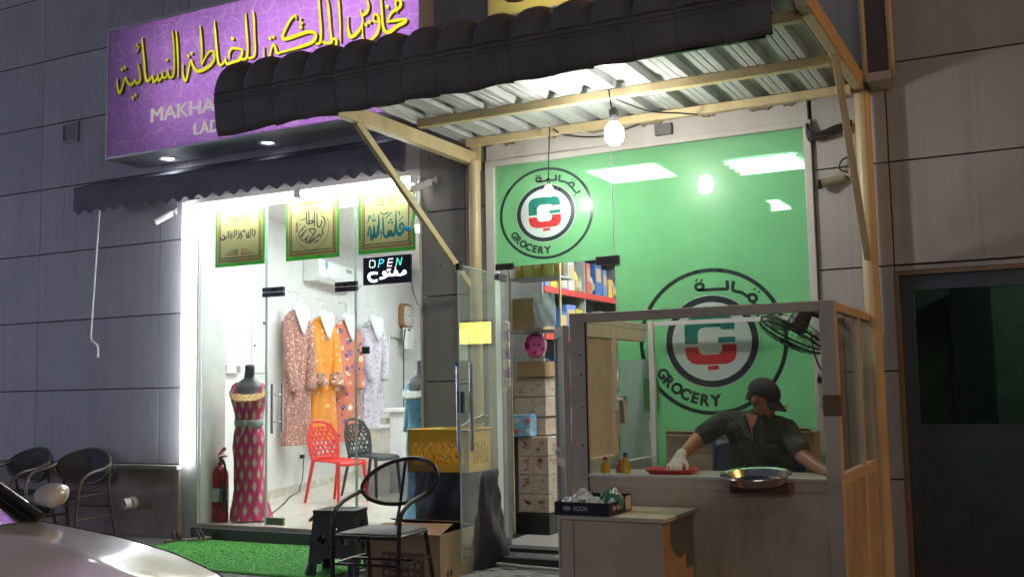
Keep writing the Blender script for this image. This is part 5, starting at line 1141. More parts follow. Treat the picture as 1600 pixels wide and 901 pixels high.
rows = ['lowest', 'second lowest', 'third', 'topmost']
for k in range(4):
    for q in range(2):
        carton('stock_carton', '%s %s printed carton in the four high stack beside the doorway' % (rows[k], ['left', 'right'][q]), 'stack of printed cartons', -4.10+.143*q, -4.10+.143*q+.141, .68, .98, .26+.158*k, .26+.158*(k+1), M_ctn)
MB().box(-4.12, -3.79, .62, 1.0, .09, .255).build('black_stand', M_black); tag(bpy.data.objects['black_stand'], 'low black stand under the stack of printed cartons', 'stand')
tp = thing('tissue_pack', 'blue and white shrink wrapped tissue pack on the carton stack', 'pack', (-4.12, .76, .89))
MB().box(-4.27, -3.96, .64, .78, .895, 1.085).build('wrap', mat('tissue_blue', (.22, .42, .62), .25, var=.3, vscale=18, coat=.5), tp, bevel=.012)
for k in range(6): MB().ball((-4.20+.11*(k % 3), .639, .94+.09*(k//3)), (.026, .004, .026), 10, 6).build('flower_print', mat('tissue_print', ((.6, .16, .12)), .3) if k % 2 else mat('tissue_print_white', (.6, .68, .7), .3), tp)
# pink ball with numbers
bl = thing('pink_ball', 'shiny pink plastic ball printed with dark numbers', 'ball', (-3.945, .74, 1.565))
MB().ball((-3.945, .74, 1.668), .104, 28, 18).build('ball', mat('ball_pink', (.85, .12, .38), .18, var=.05, coat=.8), bl, smooth=True, angle=180)
def ball_text(ch, az, el, size, roll):
    vs, fs = text_mesh(ch, size, .001, .012); m = MB()
    xm = (min(v[0] for v in vs)+max(v[0] for v in vs))/2; ym = (min(v[1] for v in vs)+max(v[1] for v in vs))/2
    out = []
    for v in vs:
        a, b = v[0]-xm, v[1]-ym; a, b = a*cos(roll)-b*sin(roll), a*sin(roll)+b*cos(roll)
        A = az + a/.104/cos(el); E = el + b/.104; r = .1046 + (v[2] > 0)*.0006
        out.append((-3.945 + r*cos(E)*sin(A), .74 - r*cos(E)*cos(A), 1.668 + r*sin(E)))
    m.add(out, fs); m.build('number', mat('ball_ink', (.16, .01, .10), .4), bl)
ball_text('8', .55, -.12, .085, -.3); ball_text('7', .15, .50, .06, -.4); ball_text('3', -.25, -.05, .06, .2); ball_text('6', 1.05, -.42, .05, -.5); ball_text('5', .35, -.80, .05, .3)
wb = MB().grid(lambda u, v: (-4.02+.16*u+.02*sin(9*v), .70+.14*v, 1.537+.022*(1+sin(7*u+5*v))), 10, 10).build('plastic_wrap', mat('wrap_white', (.55, .56, .55), .3, alpha_tr=.2)); tag(wb, 'crumpled clear plastic wrap under the pink ball', 'wrap')
# clear pack of plastic bottles hanging in the doorway
cp = thing('clear_bag', 'clear hanging plastic bag full of grey bottles in the doorway', 'bag', (-3.72, .45, 1.8))
M_bag = mat('bag_clear', (.6, .66, .68), .15, alpha_tr=.55, coat=.5)
MB().grid(lambda u, v: (-3.80+.20*u, .42-.07*sin(pi*u)*(1-.5*abs(2*v-1)**2)+.008*sin(16*u+9*v), 1.80+.28*v), 14, 10).build('bag', M_bag, cp, smooth=True)
for k in range(4): MB().lathe([(0, 0), (.022, 0), (.024, .16), (.012, .20), (.012, .23)], (-3.775+k*.048, .44, 1.815), 10).build('bottle', mat('bottle_grey', (.16, .22, .26), .3), cp, smooth=True)
# hanging strip of sachets by the jamb, and the fridge side
hs = thing('sachet_strip', 'strip of white and violet sachets hanging beside the door jamb', 'sachets', (-3.86, .06, 1.35))
MB().box(-3.882, -3.872, .07, .075, 1.30, 1.85).build('hanging_strip', M_wirew, hs)
for k in range(7): MB().box(-3.90, -3.84, .05, .068, 1.32+k*.075, 1.385+k*.075).build('sachet', mat('sachet_%d' % (k % 2), ((.5, .5, .52), (.32, .26, .42))[k % 2], .35), hs, bevel=.006)
# door mat / wooden step with chalk frame
ms = thing('step_board', 'black wooden step board lying before the grocery doorway', 'step', (-3.5, -.32, 0))
MB().box(-3.80, -2.75, -.42, -.17, .012, .075).build('board', mat('board_black', (.025, .025, .028), .55, bump=.2), ms, bevel=.006)
for a in ((-3.62, -3.30, -.335, -.33), (-3.62, -3.30, -.25, -.245), (-3.62, -3.615, -.335, -.245), (-3.305, -3.30, -.335, -.245)): MB().box(a[0], a[1], a[2], a[3], .0752, .078).build('frame_strip', M_alu, ms)
hz = MB().tube(smooth_tube([(-3.96, -.12, .12), (-3.94, -.2, .05), (-3.9, -.36, .028), (-3.7, -.46, .028), (-3.3, -.52, .028), (-2.9, -.52, .028), (-2.75, -.48, .028)]), .014, 8).build('floor_cable', mat('cable_grey', (.35, .34, .31), .5), smooth=True)
tag(hz, 'pale cable curving over the pavement along the grocery step', 'cable')

# ------------------------------------------------------------------ small things on the front: cameras, lamps, cables
def cctv(loc, rot, tilt, lab, dark=False):
    t = thing('security_camera', lab, 'camera', loc, rot, group='bullet security cameras on the wall')
    m1 = M_white if not dark else mat('camera_beige', (.42, .36, .26), .45)
    MB().lathe([(.035, 0), (.035, .012), (.02, .03), (0, .03)], n=16).build('mount', m1, t, local=True, smooth=True).rotation_euler = (pi/2, 0, 0)
    R = Matrix.Rotation(tilt, 3, 'X')
    b = R @ Vector((0, -.16, 0)); a = R @ Vector((0, .0, 0)); o = Vector((0, -.05, -.02))
    MB().tube([(0, -.02, 0), (0, -.05, -.005), tuple(o+Vector((0, 0, -.01)))], .011, 8).build('arm', m1, t, local=True, smooth=True)
    MB().cyl(tuple(o+a), tuple(o+b), .032, n=18).build('body', m1, t, local=True, smooth=True)
    MB().cyl(tuple(o+b), tuple(o+b*1.12), .034, n=18).build('hood', M_black if dark else m1, t, local=True, smooth=True)
    MB().ball(tuple(o+b*1.125), (.024, .006, .024)).build('lens', M_black, t, local=True)
    return t
cctv((-7.36, -.0, 3.055), radians(-55), radians(30), 'white bullet camera on the dark wall left of the dress shop')
cctv((-4.46, -.0, 3.045), radians(-60), radians(22), 'white bullet camera at the top of the pillar right of the posters')
cctv((-1.15, -.0, 2.715), radians(-70), radians(12), 'beige bullet camera with black hood near the right post', True)
wl = thing('cable_bundle', 'tangle of black cables hanging from the corner of the green glass', 'cable', (-1.25, -.06, 3.0))
for k in range(6):
    r = random.Random(k)
    MB().tube(smooth_tube([(-1.425, -.045, 3.10-.01*k), (-1.40, -.06, 3.03-.012*k), (-1.30, -.07, 3.01+r.uniform(-.03, .02)), (-1.20, -.07, 3.03+r.uniform(-.02, .03)), (-1.12, -.05, 3.07+r.uniform(-.03, .02))]), .010, 6).build('cable', M_wire, wl, smooth=True)
cm2 = MB().tube(smooth_tube([(-1.13, -.03, 2.84), (-1.20, -.03, 2.82), (-1.22, -.03, 2.76), (-1.17, -.03, 2.73)]), .006, 6).build('camera_cable', M_wire); tag(cm2, 'thin black cable looping above the beige bullet camera', 'cable')
jb = thing('junction_box', 'small grey junction box under the canopy beside the bulb', 'box', (-2.02, -.04, 3.2))
MB().box(-2.53, -2.40, -.07, -.021, 3.155, 3.235).build('case', mat('box_grey', (.13, .13, .135), .5), jb, bevel=.004)
# light bulbs hanging from the canopy
def bulb(x, y, z, top, lab, r, L, swing):
    t = thing('light_bulb', lab, 'lamp', (x, y, z), group='bulbs hanging under the canopy')
    MB().lathe([(0, -r*1.15), (r*.5, -r*1.08), (r*.88, -r*.7), (r, -.1*r), (r*.97, r*.5), (r*.72, r*.95), (r*.42, r*1.3)], n=20).build('globe', emit('bulb_glow_%d' % int(r*1000), (1., .97, .90), L), t, local=True, smooth=True, angle=180)
    MB().lathe([(r*.44, r*1.28), (r*.46, r*1.7), (r*.5, r*1.75), (r*.5, r*2.6), (r*.25, r*2.9)], n=16, caps=True).build('socket', M_blackpl, t, local=True, smooth=True)
    MB().tube(smooth_tube([(0, 0, r*2.8), (swing*.3, 0, (top-z)*.5), (swing, .0, top-z)]), .005, 6).build('cord', M_wire, t, local=True)
bulb(-2.475, -1.03, 2.955, 3.26, 'bright bulb hanging under the canopy over the right emblem glass', .062, L_BULB, -.03)
bulb(-3.272, -.36, 2.765, 3.25, 'smaller bright bulb hanging in front of the left round emblem', .034, L_BULB*.8, .02)
xw = MB().tube(smooth_tube([(-2.52, -.93, 3.23), (-2.35, -.7, 3.17), (-2.2, -.45, 3.19), (-2.15, -.2, 3.23)]), .006, 6).tube(smooth_tube([(-2.6, -.2, 3.22), (-2.9, -.19, 3.17), (-3.2, -.19, 3.22), (-3.25, -.3, 3.25)]), .006, 6).build('bulb_wire', M_wire); tag(xw, 'black wires draped between the canopy purlins near the bulbs', 'cable')
# end of another sign frame above the right post
ch = thing('channel_end', 'pale curved channel section hanging above the right end of the canopy', 'bracket', (-.93, -.1, 3.3))
for x in (-1.02, -.85):
    MB().grid(lambda u, v: (x+.035*u, -.16-.10*sin(pi*.5*v)*1.0, 3.31+1.4*v), 2, 12).build('flange', M_cream, ch, smooth=True).modifiers.new('t', 'SOLIDIFY').thickness = .03
MB().box(-.985, -.85, -.12, -.02, 3.33, 4.8).build('web', mat('channel_dark', (.10, .08, .09), .5), ch)
MB().hexa([(-1.0,-.17,3.30),(-.84,-.17,3.30),(-.86,-.03,3.27),(-.98,-.03,3.27),(-1.0,-.17,3.36),(-.84,-.17,3.36),(-.86,-.03,3.36),(-.98,-.03,3.36)]).build('end_piece', M_plaster, ch, bevel=.006)

# ------------------------------------------------------------------ kiosk in front of the grocery
ki = thing('kiosk', 'grey aluminium serving kiosk with a wide window in front of the grocery', 'kiosk', (-1.86, -.76, 0))
KX0, KX1, KY0, KY1 = -2.66, -1.055, -1.42, -.10
M_kp = mat('kiosk_panel', (.54, .46, .36), .5, .1, var=.1, vscale=2.5, bump=.06, bscale=150, dirt=((.2, .17, .13), .75, 3))
def kfr(x0, x1, y0, y1, z0, z1, m=M_alu): return MB().box(x0, x1, y0, y1, z0, z1).build('frame', m, ki, bevel=.004)
kfr(KX0, KX0+.105, KY0, KY0+.05, 0.0, 1.76); kfr(KX1-.085, KX1, KY0, KY0+.085, 0, 1.758)
kfr(KX0+.105, KX1-.085, KY0, KY0+.05, 1.70, 1.757); kfr(KX0+.105, KX1-.085, KY0, KY0+.05, .70, .768)
kfr(KX0+.105, KX1-.085, KY0+.003, KY0+.047, .0, .06)
MB().box(KX0+.105, KX1-.085, KY0+.008, KY0+.04, .06, .70).build('front_panel', M_kp, ki)
MB().box(KX0+.105, KX0+.112, KY0-.003, KY0+.008, .06, 1.70).build('trim', M_black, ki)
for x in (KX0+.075,): 
    for z in (.95, 1.18, 1.38, 1.5): MB().cyl((x, KY0-.004, z), (x, KY0+.001, z), .006, n=8).build('screw', M_black, ki)
# side towards the right
kfr(KX1-.05, KX1-.002, KY0+.085, KY1, 1.70, 1.752); kfr(KX1-.05, KX1-.002, KY0+.085, KY1, .73, .80); kfr(KX1-.05, KX1, KY1-.05, KY1, 0, 1.75); kfr(KX1-.05, KX1-.004, -.60, -.55, .80, 1.70)
kfr(KX1-.05, KX1-.003, -.60, -.555, 0, .73)
MB().box(KX1-.04, KX1-.008, KY0+.085, -.60, .0, .73).build('side_panel', M_kp, ki); MB().box(KX1-.04, KX1-.008, -.555, KY1-.05, .0, .73).build('side_panel', M_kp, ki)
for y0, y1 in ((KY0+.085, -.60), (-.55, KY1-.05)):
    MB().box(KX1-.030, KX1-.022, y0, y1, .80, 1.70).build('side_glass', M_glassd, ki)
MB().box(KX1-.085, KX1+.008, KY0-.006, KY0+.06, 1.12, 1.235).build('corner_bracket', mat('bracket_brown', (.16, .10, .06), .5, var=.25), ki, bevel=.004)
# front sliding glass
MB().box(KX0+.11, KX1-.085, KY0+.022, KY0+.030, .768, 1.70).build('front_glass', glass('kiosk_glass', tint=(.95, .97, .96), boost=.6, milk=.010, milkcol=(.5, .5, .48)), ki)
MB().box(KX0+.11, KX1-.085, KY0-.012, KY0+.06, .760, .778).build('sill', M_alu_light, ki, bevel=.003)
# counter inside, back frame bar and post
MB().box(KX0+.06, KX1-.06, KY0+.06, KY0+.50, .745, .77).build('counter', mat('counter_white', (.55, .54, .5), .35), ki)
MB().box(-2.57, -1.10, -.155, -.125, 1.735, 1.765).build('back_bar', M_white, ki); MB().box(-2.585, -2.545, -.20, -.16, .0, 1.765).build('back_post', M_white, ki, bevel=.003)
MB().box(-2.60, -2.585, -.19, -.15, .98, 1.06).build('latch', M_white, ki)
# left side: sash with frosted pane, opening beside it
kfr(-2.655, -2.60, KY0+.05, KY1, 1.70, 1.75, M_alu_light); kfr(-2.655, -2.60, KY0+.05, KY1, .70, .80, M_alu_light)
MB().box(-2.65, -2.61, KY0+.05, KY1, .0, .70).build('side_panel', M_kp, ki)
M_sash = mat('sash_cream', (.70, .68, .60), .4, .05, var=.05)
sh = MB().box(-2.645, -2.60, -1.36, -1.29, .80, 1.70).box(-2.645, -2.60, -.86, -.78, .80, 1.70).box(-2.645, -2.60, -1.29, -.86, 1.62, 1.70).box(-2.645, -2.60, -1.29, -.86, .80, .86).build('sash', M_sash, ki, bevel=.004)
MB().box(-2.63, -2.615, -1.29, -.86, .86, 1.62).build('frosted_pane', mat('frosted_pane', (.62, .59, .50), .45, var=.1, vscale=4, dirt=((.3, .25, .18), .6, 3)), ki)
hd = MB().box(-2.60, -2.585, -.845, -.80, 1.15, 1.24).tube([(-2.59, -.82, 1.22), (-2.55, -.82, 1.22), (-2.545, -.80, 1.2), (-2.545, -.78, 1.06)], .011, 8); hd.build('sash_handle', M_white, ki, smooth=True)
kfr(-2.645, -2.60, -.78, -.20, 1.62, 1.70, M_sash)
# narrow door leaf standing open at the left corner
a0 = Vector((-2.70, -1.38, 0)); a1 = Vector((-2.93, -1.02, 0)); dd = (a1-a0); L = dd.length; ang = atan2(dd.y, dd.x)
lf = thing('kiosk_side_door', 'narrow grey aluminium door leaf standing open at the left side of the kiosk', 'door', tuple(a0), ang)
m = MB().box(0, .05, -.02, .02, .03, 1.69).box(L-.05, L, -.02, .02, .03, 1.69).box(.05, L-.05, -.02, .02, 1.62, 1.69).box(.05, L-.05, -.02, .02, .03, .14).box(.05, L-.05, -.02, .02, .80, .86)
m.build('frame', M_alu, lf, local=True, bevel=.003)
MB().box(.05, L-.05, -.006, .006, .14, .80).build('panel', mat('door_panel_grey', (.33, .36, .33), .5), lf, local=True); MB().box(.05, L-.05, -.006, .006, .86, 1.62).build('panel', MATS['door_panel_grey'], lf, local=True)
MB().tube([(.03, .02, .93), (.03, .06, .93), (.10, .065, .90)], .011, 8).build('handle', M_white, lf, local=True, smooth=True)

# things in the kiosk
rtray = thing('red_tray', 'round red plastic tray on the kiosk counter under the gloved hand', 'tray', (-2.09, -1.23, .77))
MB().lathe([(0, .004), (.125, .004), (.155, .035), (.162, .036), (.160, .030), (.130, .0), (0, 0)], n=32).build('tray', mat('tray_red', (.60, .03, .03), .3), rtray, local=True, smooth=True)
bt = [(-2.49, -1.30, .105, (.65, .42, .04), (.6, .03, .03), 'short bottle of yellow sauce with a red cap on the kiosk counter'), (-2.365, -1.28, .13, (.62, .40, .03), (.03, .1, .5), 'yellow bottle with a blue cap on the kiosk counter'), (-2.43, -1.20, .08, (.45, .05, .03), (.6, .04, .03), 'small red sauce bottle between the two yellow bottles')]
for x, y, h, c, cc, lab in bt:
    t = thing('sauce_bottle', lab, 'bottle', (x, y, .77), group='sauce bottles on the counter')
    MB().lathe([(0, 0), (.027, 0), (.029, h*.1), (.029, h*.5), (.012, h*.78), (.012, h*.82)], n=14).build('body', mat('sauce_%02d' % int(c[0]*100), c, .2, coat=.4), t, local=True, smooth=True)
    MB().lathe([(.014, h*.80), (.014, h), (0, h)], n=12).build('cap', mat('cap_%02d%02d' % (int(cc[0]*100), int(cc[2]*100)), cc, .35), t, local=True, smooth=True)
wf = thing('wall_fan', 'black wall fan tilted down in the upper right corner of the kiosk', 'fan', (-1.50, -.42, 1.63))
nrm = Vector((-.42, -.25, -.87)).normalized(); qa = nrm.to_track_quat('Z', 'Y').to_matrix()
T = lambda p: tuple(qa @ Vector(p) + Vector((-1.50, -.42, 1.63)))
g = MB()
for r, z in ((.225, 0), (.222, .03), (.20, .055), (.15, .07), (.09, .078), (.20, -.05), (.12, -.07)): g.tube([T((r*cos(2*pi*i/40), r*sin(2*pi*i/40), z)) for i in range(40)], .0018 if r < .22 else .008, 5, closed=True)
for k in range(28):
    a = 2*pi*k/28; g.tube([T((r*cos(a+.5*(.225-r)), r*sin(a+.5*(.225-r)), z)) for r, z in ((.03, .082), (.09, .078), (.15, .07), (.20, .055), (.222, .03), (.225, 0), (.20, -.05), (.12, -.07))], .0013, 4)
g.build('guard', M_black, wf)
for k in range(3):
    a = 2*pi*k/3
    MB().grid(lambda u, v: T(((.03+.17*v)*cos(a+(u-.5)*(.9+.5*v)), (.03+.17*v)*sin(a+(u-.5)*(.9+.5*v)), -.02+.05*(u-.5))), 8, 6).build('blade', mat('fan_blade', (.16, .17, .17), .25, alpha_tr=.25), wf, smooth=True)
MB().cyl(T((0, 0, -.03)), T((0, 0, -.19)), .075, .055, 20).build('motor', M_black, wf, smooth=True, bevel=.01)
MB().cyl(T((0, 0, .07)), T((0, 0, .09)), .035).build('hub', M_black, wf, smooth=True)
MB().tube([T((0, 0, -.17)), (-1.32, -.26, 1.73), (-1.22, -.16, 1.70), (-1.15, -.13, 1.60)], .022, 10).build('bracket', M_black, wf, smooth=True)
MB().tube(smooth_tube([(-1.40, -.34, 1.62), (-1.39, -.30, 1.48), (-1.36, -.2, 1.36), (-1.33, -.13, 1.30), (-1.30, -.11, 1.36)]), .006, 6).build('cord', M_wire, wf)
ps = thing('socket_strip', 'white vertical socket strip on the green glass behind the cook', 'socket', (-1.40, -.05, 1.17))
MB().box(-1.435, -1.375, -.055, -.012, 1.155, 1.41).build('case', M_white, ps, bevel=.006)
MB().box(-1.425, -1.385, -.09, -.056, 1.30, 1.345).build('plug', M_blackpl, ps, bevel=.006)
MB().tube([(-1.405, -.04, 1.41), (-1.40, -.03, 1.6), (-1.40, -.03, 1.72)], .005, 6).build('cord', M_wirew, ps)
for x0, x1, z1, lab in ((-2.44, -2.02, .96, 'tall brown cardboard sheet leaning behind the cook at the left'), (-1.75, -1.42, .985, 'brown cardboard box behind the cook at the right')):
    t = thing('kiosk_cardboard', lab, 'cardboard', ((x0+x1)/2, -.15, 0), group='cardboard behind the cook')
    MB().box(x0, x1, -.30, -.11, 0, z1).build('box', mat('cardboard_pale', (.42, .32, .20), .75, var=.1, dirt=((.28, .19, .1), .4, 3)), t, bevel=.005)
    MB().box(x0+.01, x1-.01, -.303, -.301, z1-.12, z1-.112).build('fold_line', M_card, t)
    MB().hexa([(x0,-.31,z1+.002),(x1,-.31,z1+.002),(x1,-.30,z1+.002),(x0,-.30,z1+.002),(x0+.02,-.34,z1+.03),(x1-.03,-.345,z1+.022),(x1-.03,-.335,z1+.026),(x0+.02,-.33,z1+.034)]).build('flap', MATS['cardboard_pale'], t)
pc2 = thing('card_terminal', 'small dark card holder on the sash post inside the kiosk', 'device', (-2.56, -.72, 1.08))
MB().box(-2.60, -2.575, -.76, -.68, 1.06, 1.24).build('body', mat('terminal_grey', (.15, .15, .16), .4), pc2, bevel=.005)

# ------------------------------------------------------------------ the cook: one continuous body, clothes as children
man = thing('person', 'man in a dark green polo shirt and dark cap leaning over the kiosk counter', 'person', (-1.68, -.72, 0))
def man_body():
    m = MB()
    # head, turned to the right and looking down
    hc = Vector((-1.618, -.80, 1.205)); R = Matrix.Rotation(radians(66), 3, 'Z') @ Matrix.Rotation(radians(24), 3, 'X')
    H = lambda p: tuple(hc + R @ Vector(p))     # face looks along local -y
    m2 = MB().ball((0, .018, .028), (.076, .094, .090), 22, 16); m.add([H(v) for v in m2.v], m2.f)
    m2 = MB().ball((0, -.030, -.045), (.060, .062, .072), 18, 12); m.add([H(v) for v in m2.v], m2.f)
    m2 = MB().ball((0, -.062, -.090), (.030, .026, .024), 14, 10); m.add([H(v) for v in m2.v], m2.f)
    rcone(m, H((0, -.085, .018)), H((0, -.104, -.022)), .011, .016, 10)        # nose
    for s in (-1, 1):
        rcone(m, H((s*.012, -.080, .018)), H((s*.050, -.062, .018)), .010, .009, 10)   # brows
        m2 = MB().ball((s*.045, -.062, -.020), (.024, .020, .020), 12, 8); m.add([H(v) for v in m2.v], m2.f)  # cheek
        m2 = MB().ball((s*.078, .012, -.012), (.012, .022, .034), 12, 8); m.add([H(v) for v in m2.v], m2.f)   # ear
        m2 = MB().ball((s*.012, -.094, -.026), (.010, .010, .008), 10, 6); m.add([H(v) for v in m2.v], m2.f)
    rcone(m, H((-.022, -.084, -.052)), H((.022, -.084, -.052)), .010, .010, 10)   # lips
    rcone(m, H((-.018, -.082, -.066)), H((.018, -.082, -.066)), .010, .010, 10)
    # neck and trunk
    rcone(m, (-1.633, -.775, 1.16), (-1.668, -.735, 1.055), .056, .062, 16)
    rcone(m, (-1.668, -.735, 1.04), (-1.682, -.68, .86), .115, .135, 16); rcone(m, (-1.682, -.68, .86), (-1.685, -.62, .58), .135, .145, 16)
    rcone(m, (-1.80, -.73, 1.02), (-1.55, -.74, 1.01), .085, .085, 14); rcone(m, (-1.90, -.74, 1.075), (-1.67, -.735, 1.065), .06, .06, 14); rcone(m, (-1.67, -.735, 1.06), (-1.49, -.77, 1.02), .06, .06, 14)
    # image-left arm, elbow out, hand on the tray
    rcone(m, (-1.905, -.745, 1.06), (-2.04, -.86, .955), .056, .047, 14); rcone(m, (-2.04, -.86, .955), (-2.075, -1.10, .865), .045, .031, 14)
    # image-right arm reaching down to the right
    rcone(m, (-1.485, -.775, 1.01), (-1.37, -.90, .86), .055, .046, 14); rcone(m, (-1.37, -.90, .86), (-1.215, -1.05, .785), .045, .030, 14)
    # right hand (bare), resting on the counter
    w = Vector((-1.215, -1.05, .79)); d = Vector((.8, -.58, -.08)).normalized(); s = Vector((.58, .8, 0)).normalized()
    rcone(m, tuple(w), tuple(w+d*.05), .027, .034, 12); rcone(m, tuple(w+d*.05+s*.02), tuple(w+d*.075+s*.022), .022, .018, 10); rcone(m, tuple(w+d*.05-s*.02), tuple(w+d*.075-s*.022), .022, .018, 10)
    for k, (off, ln) in enumerate(((-.030, .058), (-.010, .070), (.011, .066), (.031, .050))):
        b = w+d*.080+s*off; c = b+d*ln*.55+Vector((0, 0, .006)); e = c+d*ln*.4+Vector((0, 0, -.016))
        rcone(m, tuple(b), tuple(c), .0098, .0092, 8); rcone(m, tuple(c), tuple(e), .0092, .0078, 8)
    b = w+d*.02-s*.03; c = b+d*.035-s*.025; rcone(m, tuple(b), tuple(c), .012, .0105, 8); rcone(m, tuple(c), tuple(c+d*.03-s*.004), .0105, .009, 8)
    # seated legs below the counter
    for s_ in (-1, 1):
        rcone(m, (-1.685+s_*.09, -.60, .55), (-1.685+s_*.14, -1.00, .52), .085, .062, 14); rcone(m, (-1.685+s_*.14, -1.00, .52), (-1.685+s_*.14, -.97, .10), .056, .036, 14)
        rcone(m, (-1.685+s_*.14, -.96, .06), (-1.685+s_*.15, -1.13, .04), .035, .026, 10)
    return m, H
mm, HD = man_body()
M_skinm = mat('skin_brown', (.34, .17, .10), .5, var=.12, vscale=14, bump=.05)
body = remesh(mm, 'body', M_skinm, man, .0075, 4)
# gloved hand with five separate fingers spread on the tray edge
gl = MB(); w = Vector((-2.075, -1.10, .865)); d = Vector((-.02, -.80, -.42)).normalized(); s = Vector((-1, 0.02, .10)).normalized(); up = s.cross(d)
rcone(gl, tuple(w-d*.03), tuple(w+d*.02), .036, .034, 12)
for o_ in (-.024, 0, .024): rcone(gl, tuple(w+d*.02+s*o_*.7), tuple(w+d*.082+s*o_), .024, .020, 12)
for off, ln, sp in ((-.036, .062, -.20), (-.012, .078, -.05), (.012, .074, .08), (.035, .056, .25)):
    b = w+d*.088+s*off; c = b+(d+s*sp)*ln*.5+Vector((0, 0, .006)); e = c+(d+s*sp*.6)*ln*.32+Vector((0, 0, -.022)); f_ = e+d*ln*.2+Vector((0, 0, -.020))
    rcone(gl, tuple(b), tuple(c), .0112, .0105, 8); rcone(gl, tuple(c), tuple(e), .0105, .0098, 8); rcone(gl, tuple(e), tuple(f_), .0098, .0085, 8)
b = w+d*.03-s*.034; c = b+d*.035-s*.030+Vector((0, 0, -.008)); e = c+d*.032-s*.006+Vector((0, 0, -.018))
rcone(gl, tuple(b), tuple(c), .0145, .0122, 8); rcone(gl, tuple(c), tuple(e), .0122, .0098, 8)
remesh(gl, 'glove', mat('glove_white', (.66, .65, .62), .6, var=.08), man, .006, 3)
# polo shirt
M_shirt = mat('shirt_dark_green', (.050, .066, .055), .85, var=.35, vscale=9, bump=1.0, bscale=13, bdist=.03)
sm = MB()
rcone(sm, (-1.665, -.74, 1.03), (-1.682, -.68, .86), .128, .150, 18); rcone(sm, (-1.682, -.68, .86), (-1.685, -.62, .60), .150, .162, 18)
rcone(sm, (-1.80, -.73, 1.02), (-1.55, -.745, 1.01), .098, .096, 16); rcone(sm, (-1.905, -.742, 1.068), (-1.67, -.735, 1.07), .070, .066, 16); rcone(sm, (-1.67, -.735, 1.06), (-1.487, -.772, 1.02), .066, .068, 16)
rcone(sm, (-1.79, -.70, .95), (-1.79, -.66, .62), .090, .095, 16); rcone(sm, (-1.57, -.71, .94), (-1.58, -.66, .62), .090, .095, 16)
rcone(sm, (-1.91, -.745, 1.062), (-2.00, -.825, .99), .071, .068, 16); rcone(sm, (-1.483, -.775, 1.012), (-1.40, -.865, .905), .069, .068, 16)
for k in range(7):                                                     # soft folds
    x = -1.83+.05*k; rcone(sm, (x, -.865+.01*(k % 3), .72), (x+.05, -.845, .80+.02*(k % 2)), .016, .010, 8)
shirt = remesh(sm, 'shirt', M_shirt, man, .010, 5)
# open V neck: skin triangle with collar wings and placket
vn = MB().poly([(-.042, .085), (.040, .075), (.006, .0), (-.002, -.085), (-.014, .0)], lambda u, v, w: (-1.672+u, -.884-.018*(1-abs(u)*14)+.10*max(0, v)*1.0-w*1.0, 1.035+v), .008).build('neck_opening', M_skinm, man, bevel=.004)
for s_ in (-1, 1):
    MB().hexa([(-1.672+s_*.060,-.86,1.115),(-1.672+s_*.085,-.835,1.10),(-1.672+s_*.082,-.82,1.11),(-1.672+s_*.058,-.84,1.125),(-1.672+s_*.006,-.912,.955),(-1.672+s_*.055,-.902,.985),(-1.672+s_*.055,-.892,.988),(-1.672+s_*.006,-.90,.957)]).build('collar', M_shirt, man, bevel=.004)
MB().box(-1.60, -1.53, -.868, -.855, .915, .93).build('pocket_edge', mat('shirt_edge', (.05, .065, .055), .8), man)
# trousers, shoes
tm = MB()
for s_ in (-1, 1):
    rcone(tm, (-1.685+s_*.09, -.60, .55), (-1.685+s_*.14, -1.00, .52), .097, .074, 14); rcone(tm, (-1.685+s_*.14, -1.00, .52), (-1.685+s_*.14, -.97, .13), .068, .055, 14)
rcone(tm, (-1.77, -.60, .56), (-1.60, -.60, .56), .13, .13, 14)
remesh(tm, 'trousers', mat('trousers_dark', (.03, .03, .036), .8, var=.2, bump=.3, bscale=40), man, .012, 4)
for s_ in (-1, 1):
    q = MB(); rcone(q, (-1.685+s_*.14, -.95, .055), (-1.685+s_*.15, -1.13, .04), .050, .040, 12); remesh(q, 'shoe', M_black, man, .010, 2)
# hair and cap with brim
capm = mat('cap_dark', (.030, .028, .042), .75, var=.3, vscale=20, bump=.3)
c = MB().grid(lambda u, v: HD((.087*cos(2*pi*u)*cos(v*pi/2*.98), .014+.112*sin(2*pi*u)*cos(v*pi/2*.98), .042+.092*sin(v*pi/2*.98)+.004*sin(3*pi*u*2)*cos(v*1.5))), 32, 9, wrap=True)
c.grid(lambda u, v: HD((.088*cos(2*pi*u), .014+.113*sin(2*pi*u), .034+.012*v)), 32, 2, wrap=True)
cap = c.build('cap', capm, man, smooth=True, angle=60)
b = MB().grid(lambda u, v: HD(((u-.5)*2*.066*(1-.10*v*v)*1.0, -.070-(.095*v)*(1-.55*(2*u-1)**2) - .016*(1-(2*u-1)**2), .036-.034*v-.016*(2*u-1)**2)), 16, 6).build('brim', capm, cap, smooth=True)
b.modifiers.new('t', 'SOLIDIFY').thickness = .005
MB().ball(HD((.046, -.135, .016)), (.014, .010, .007), 12, 8).build('badge', mat('badge_white', (.7, .7, .68), .4), cap)
h = MB().grid(lambda u, v: HD((.081*cos(pi*u), .020+.099*sin(pi*u), .028-.075*v*(1-.3*cos(pi*u)**2))), 20, 4).build('hair', mat('hair_black', (.012, .010, .009), .6, bump=.6, bscale=160), man, smooth=True)
h.modifiers.new('t', 'SOLIDIFY').thickness = .004
for s_ in (-1, 1): MB().ball(HD((s_*.030, -.082, .006)), (.011, .006, .007), 10, 6).build('eye', mat('eye_dark', (.02, .015, .012), .25), man)
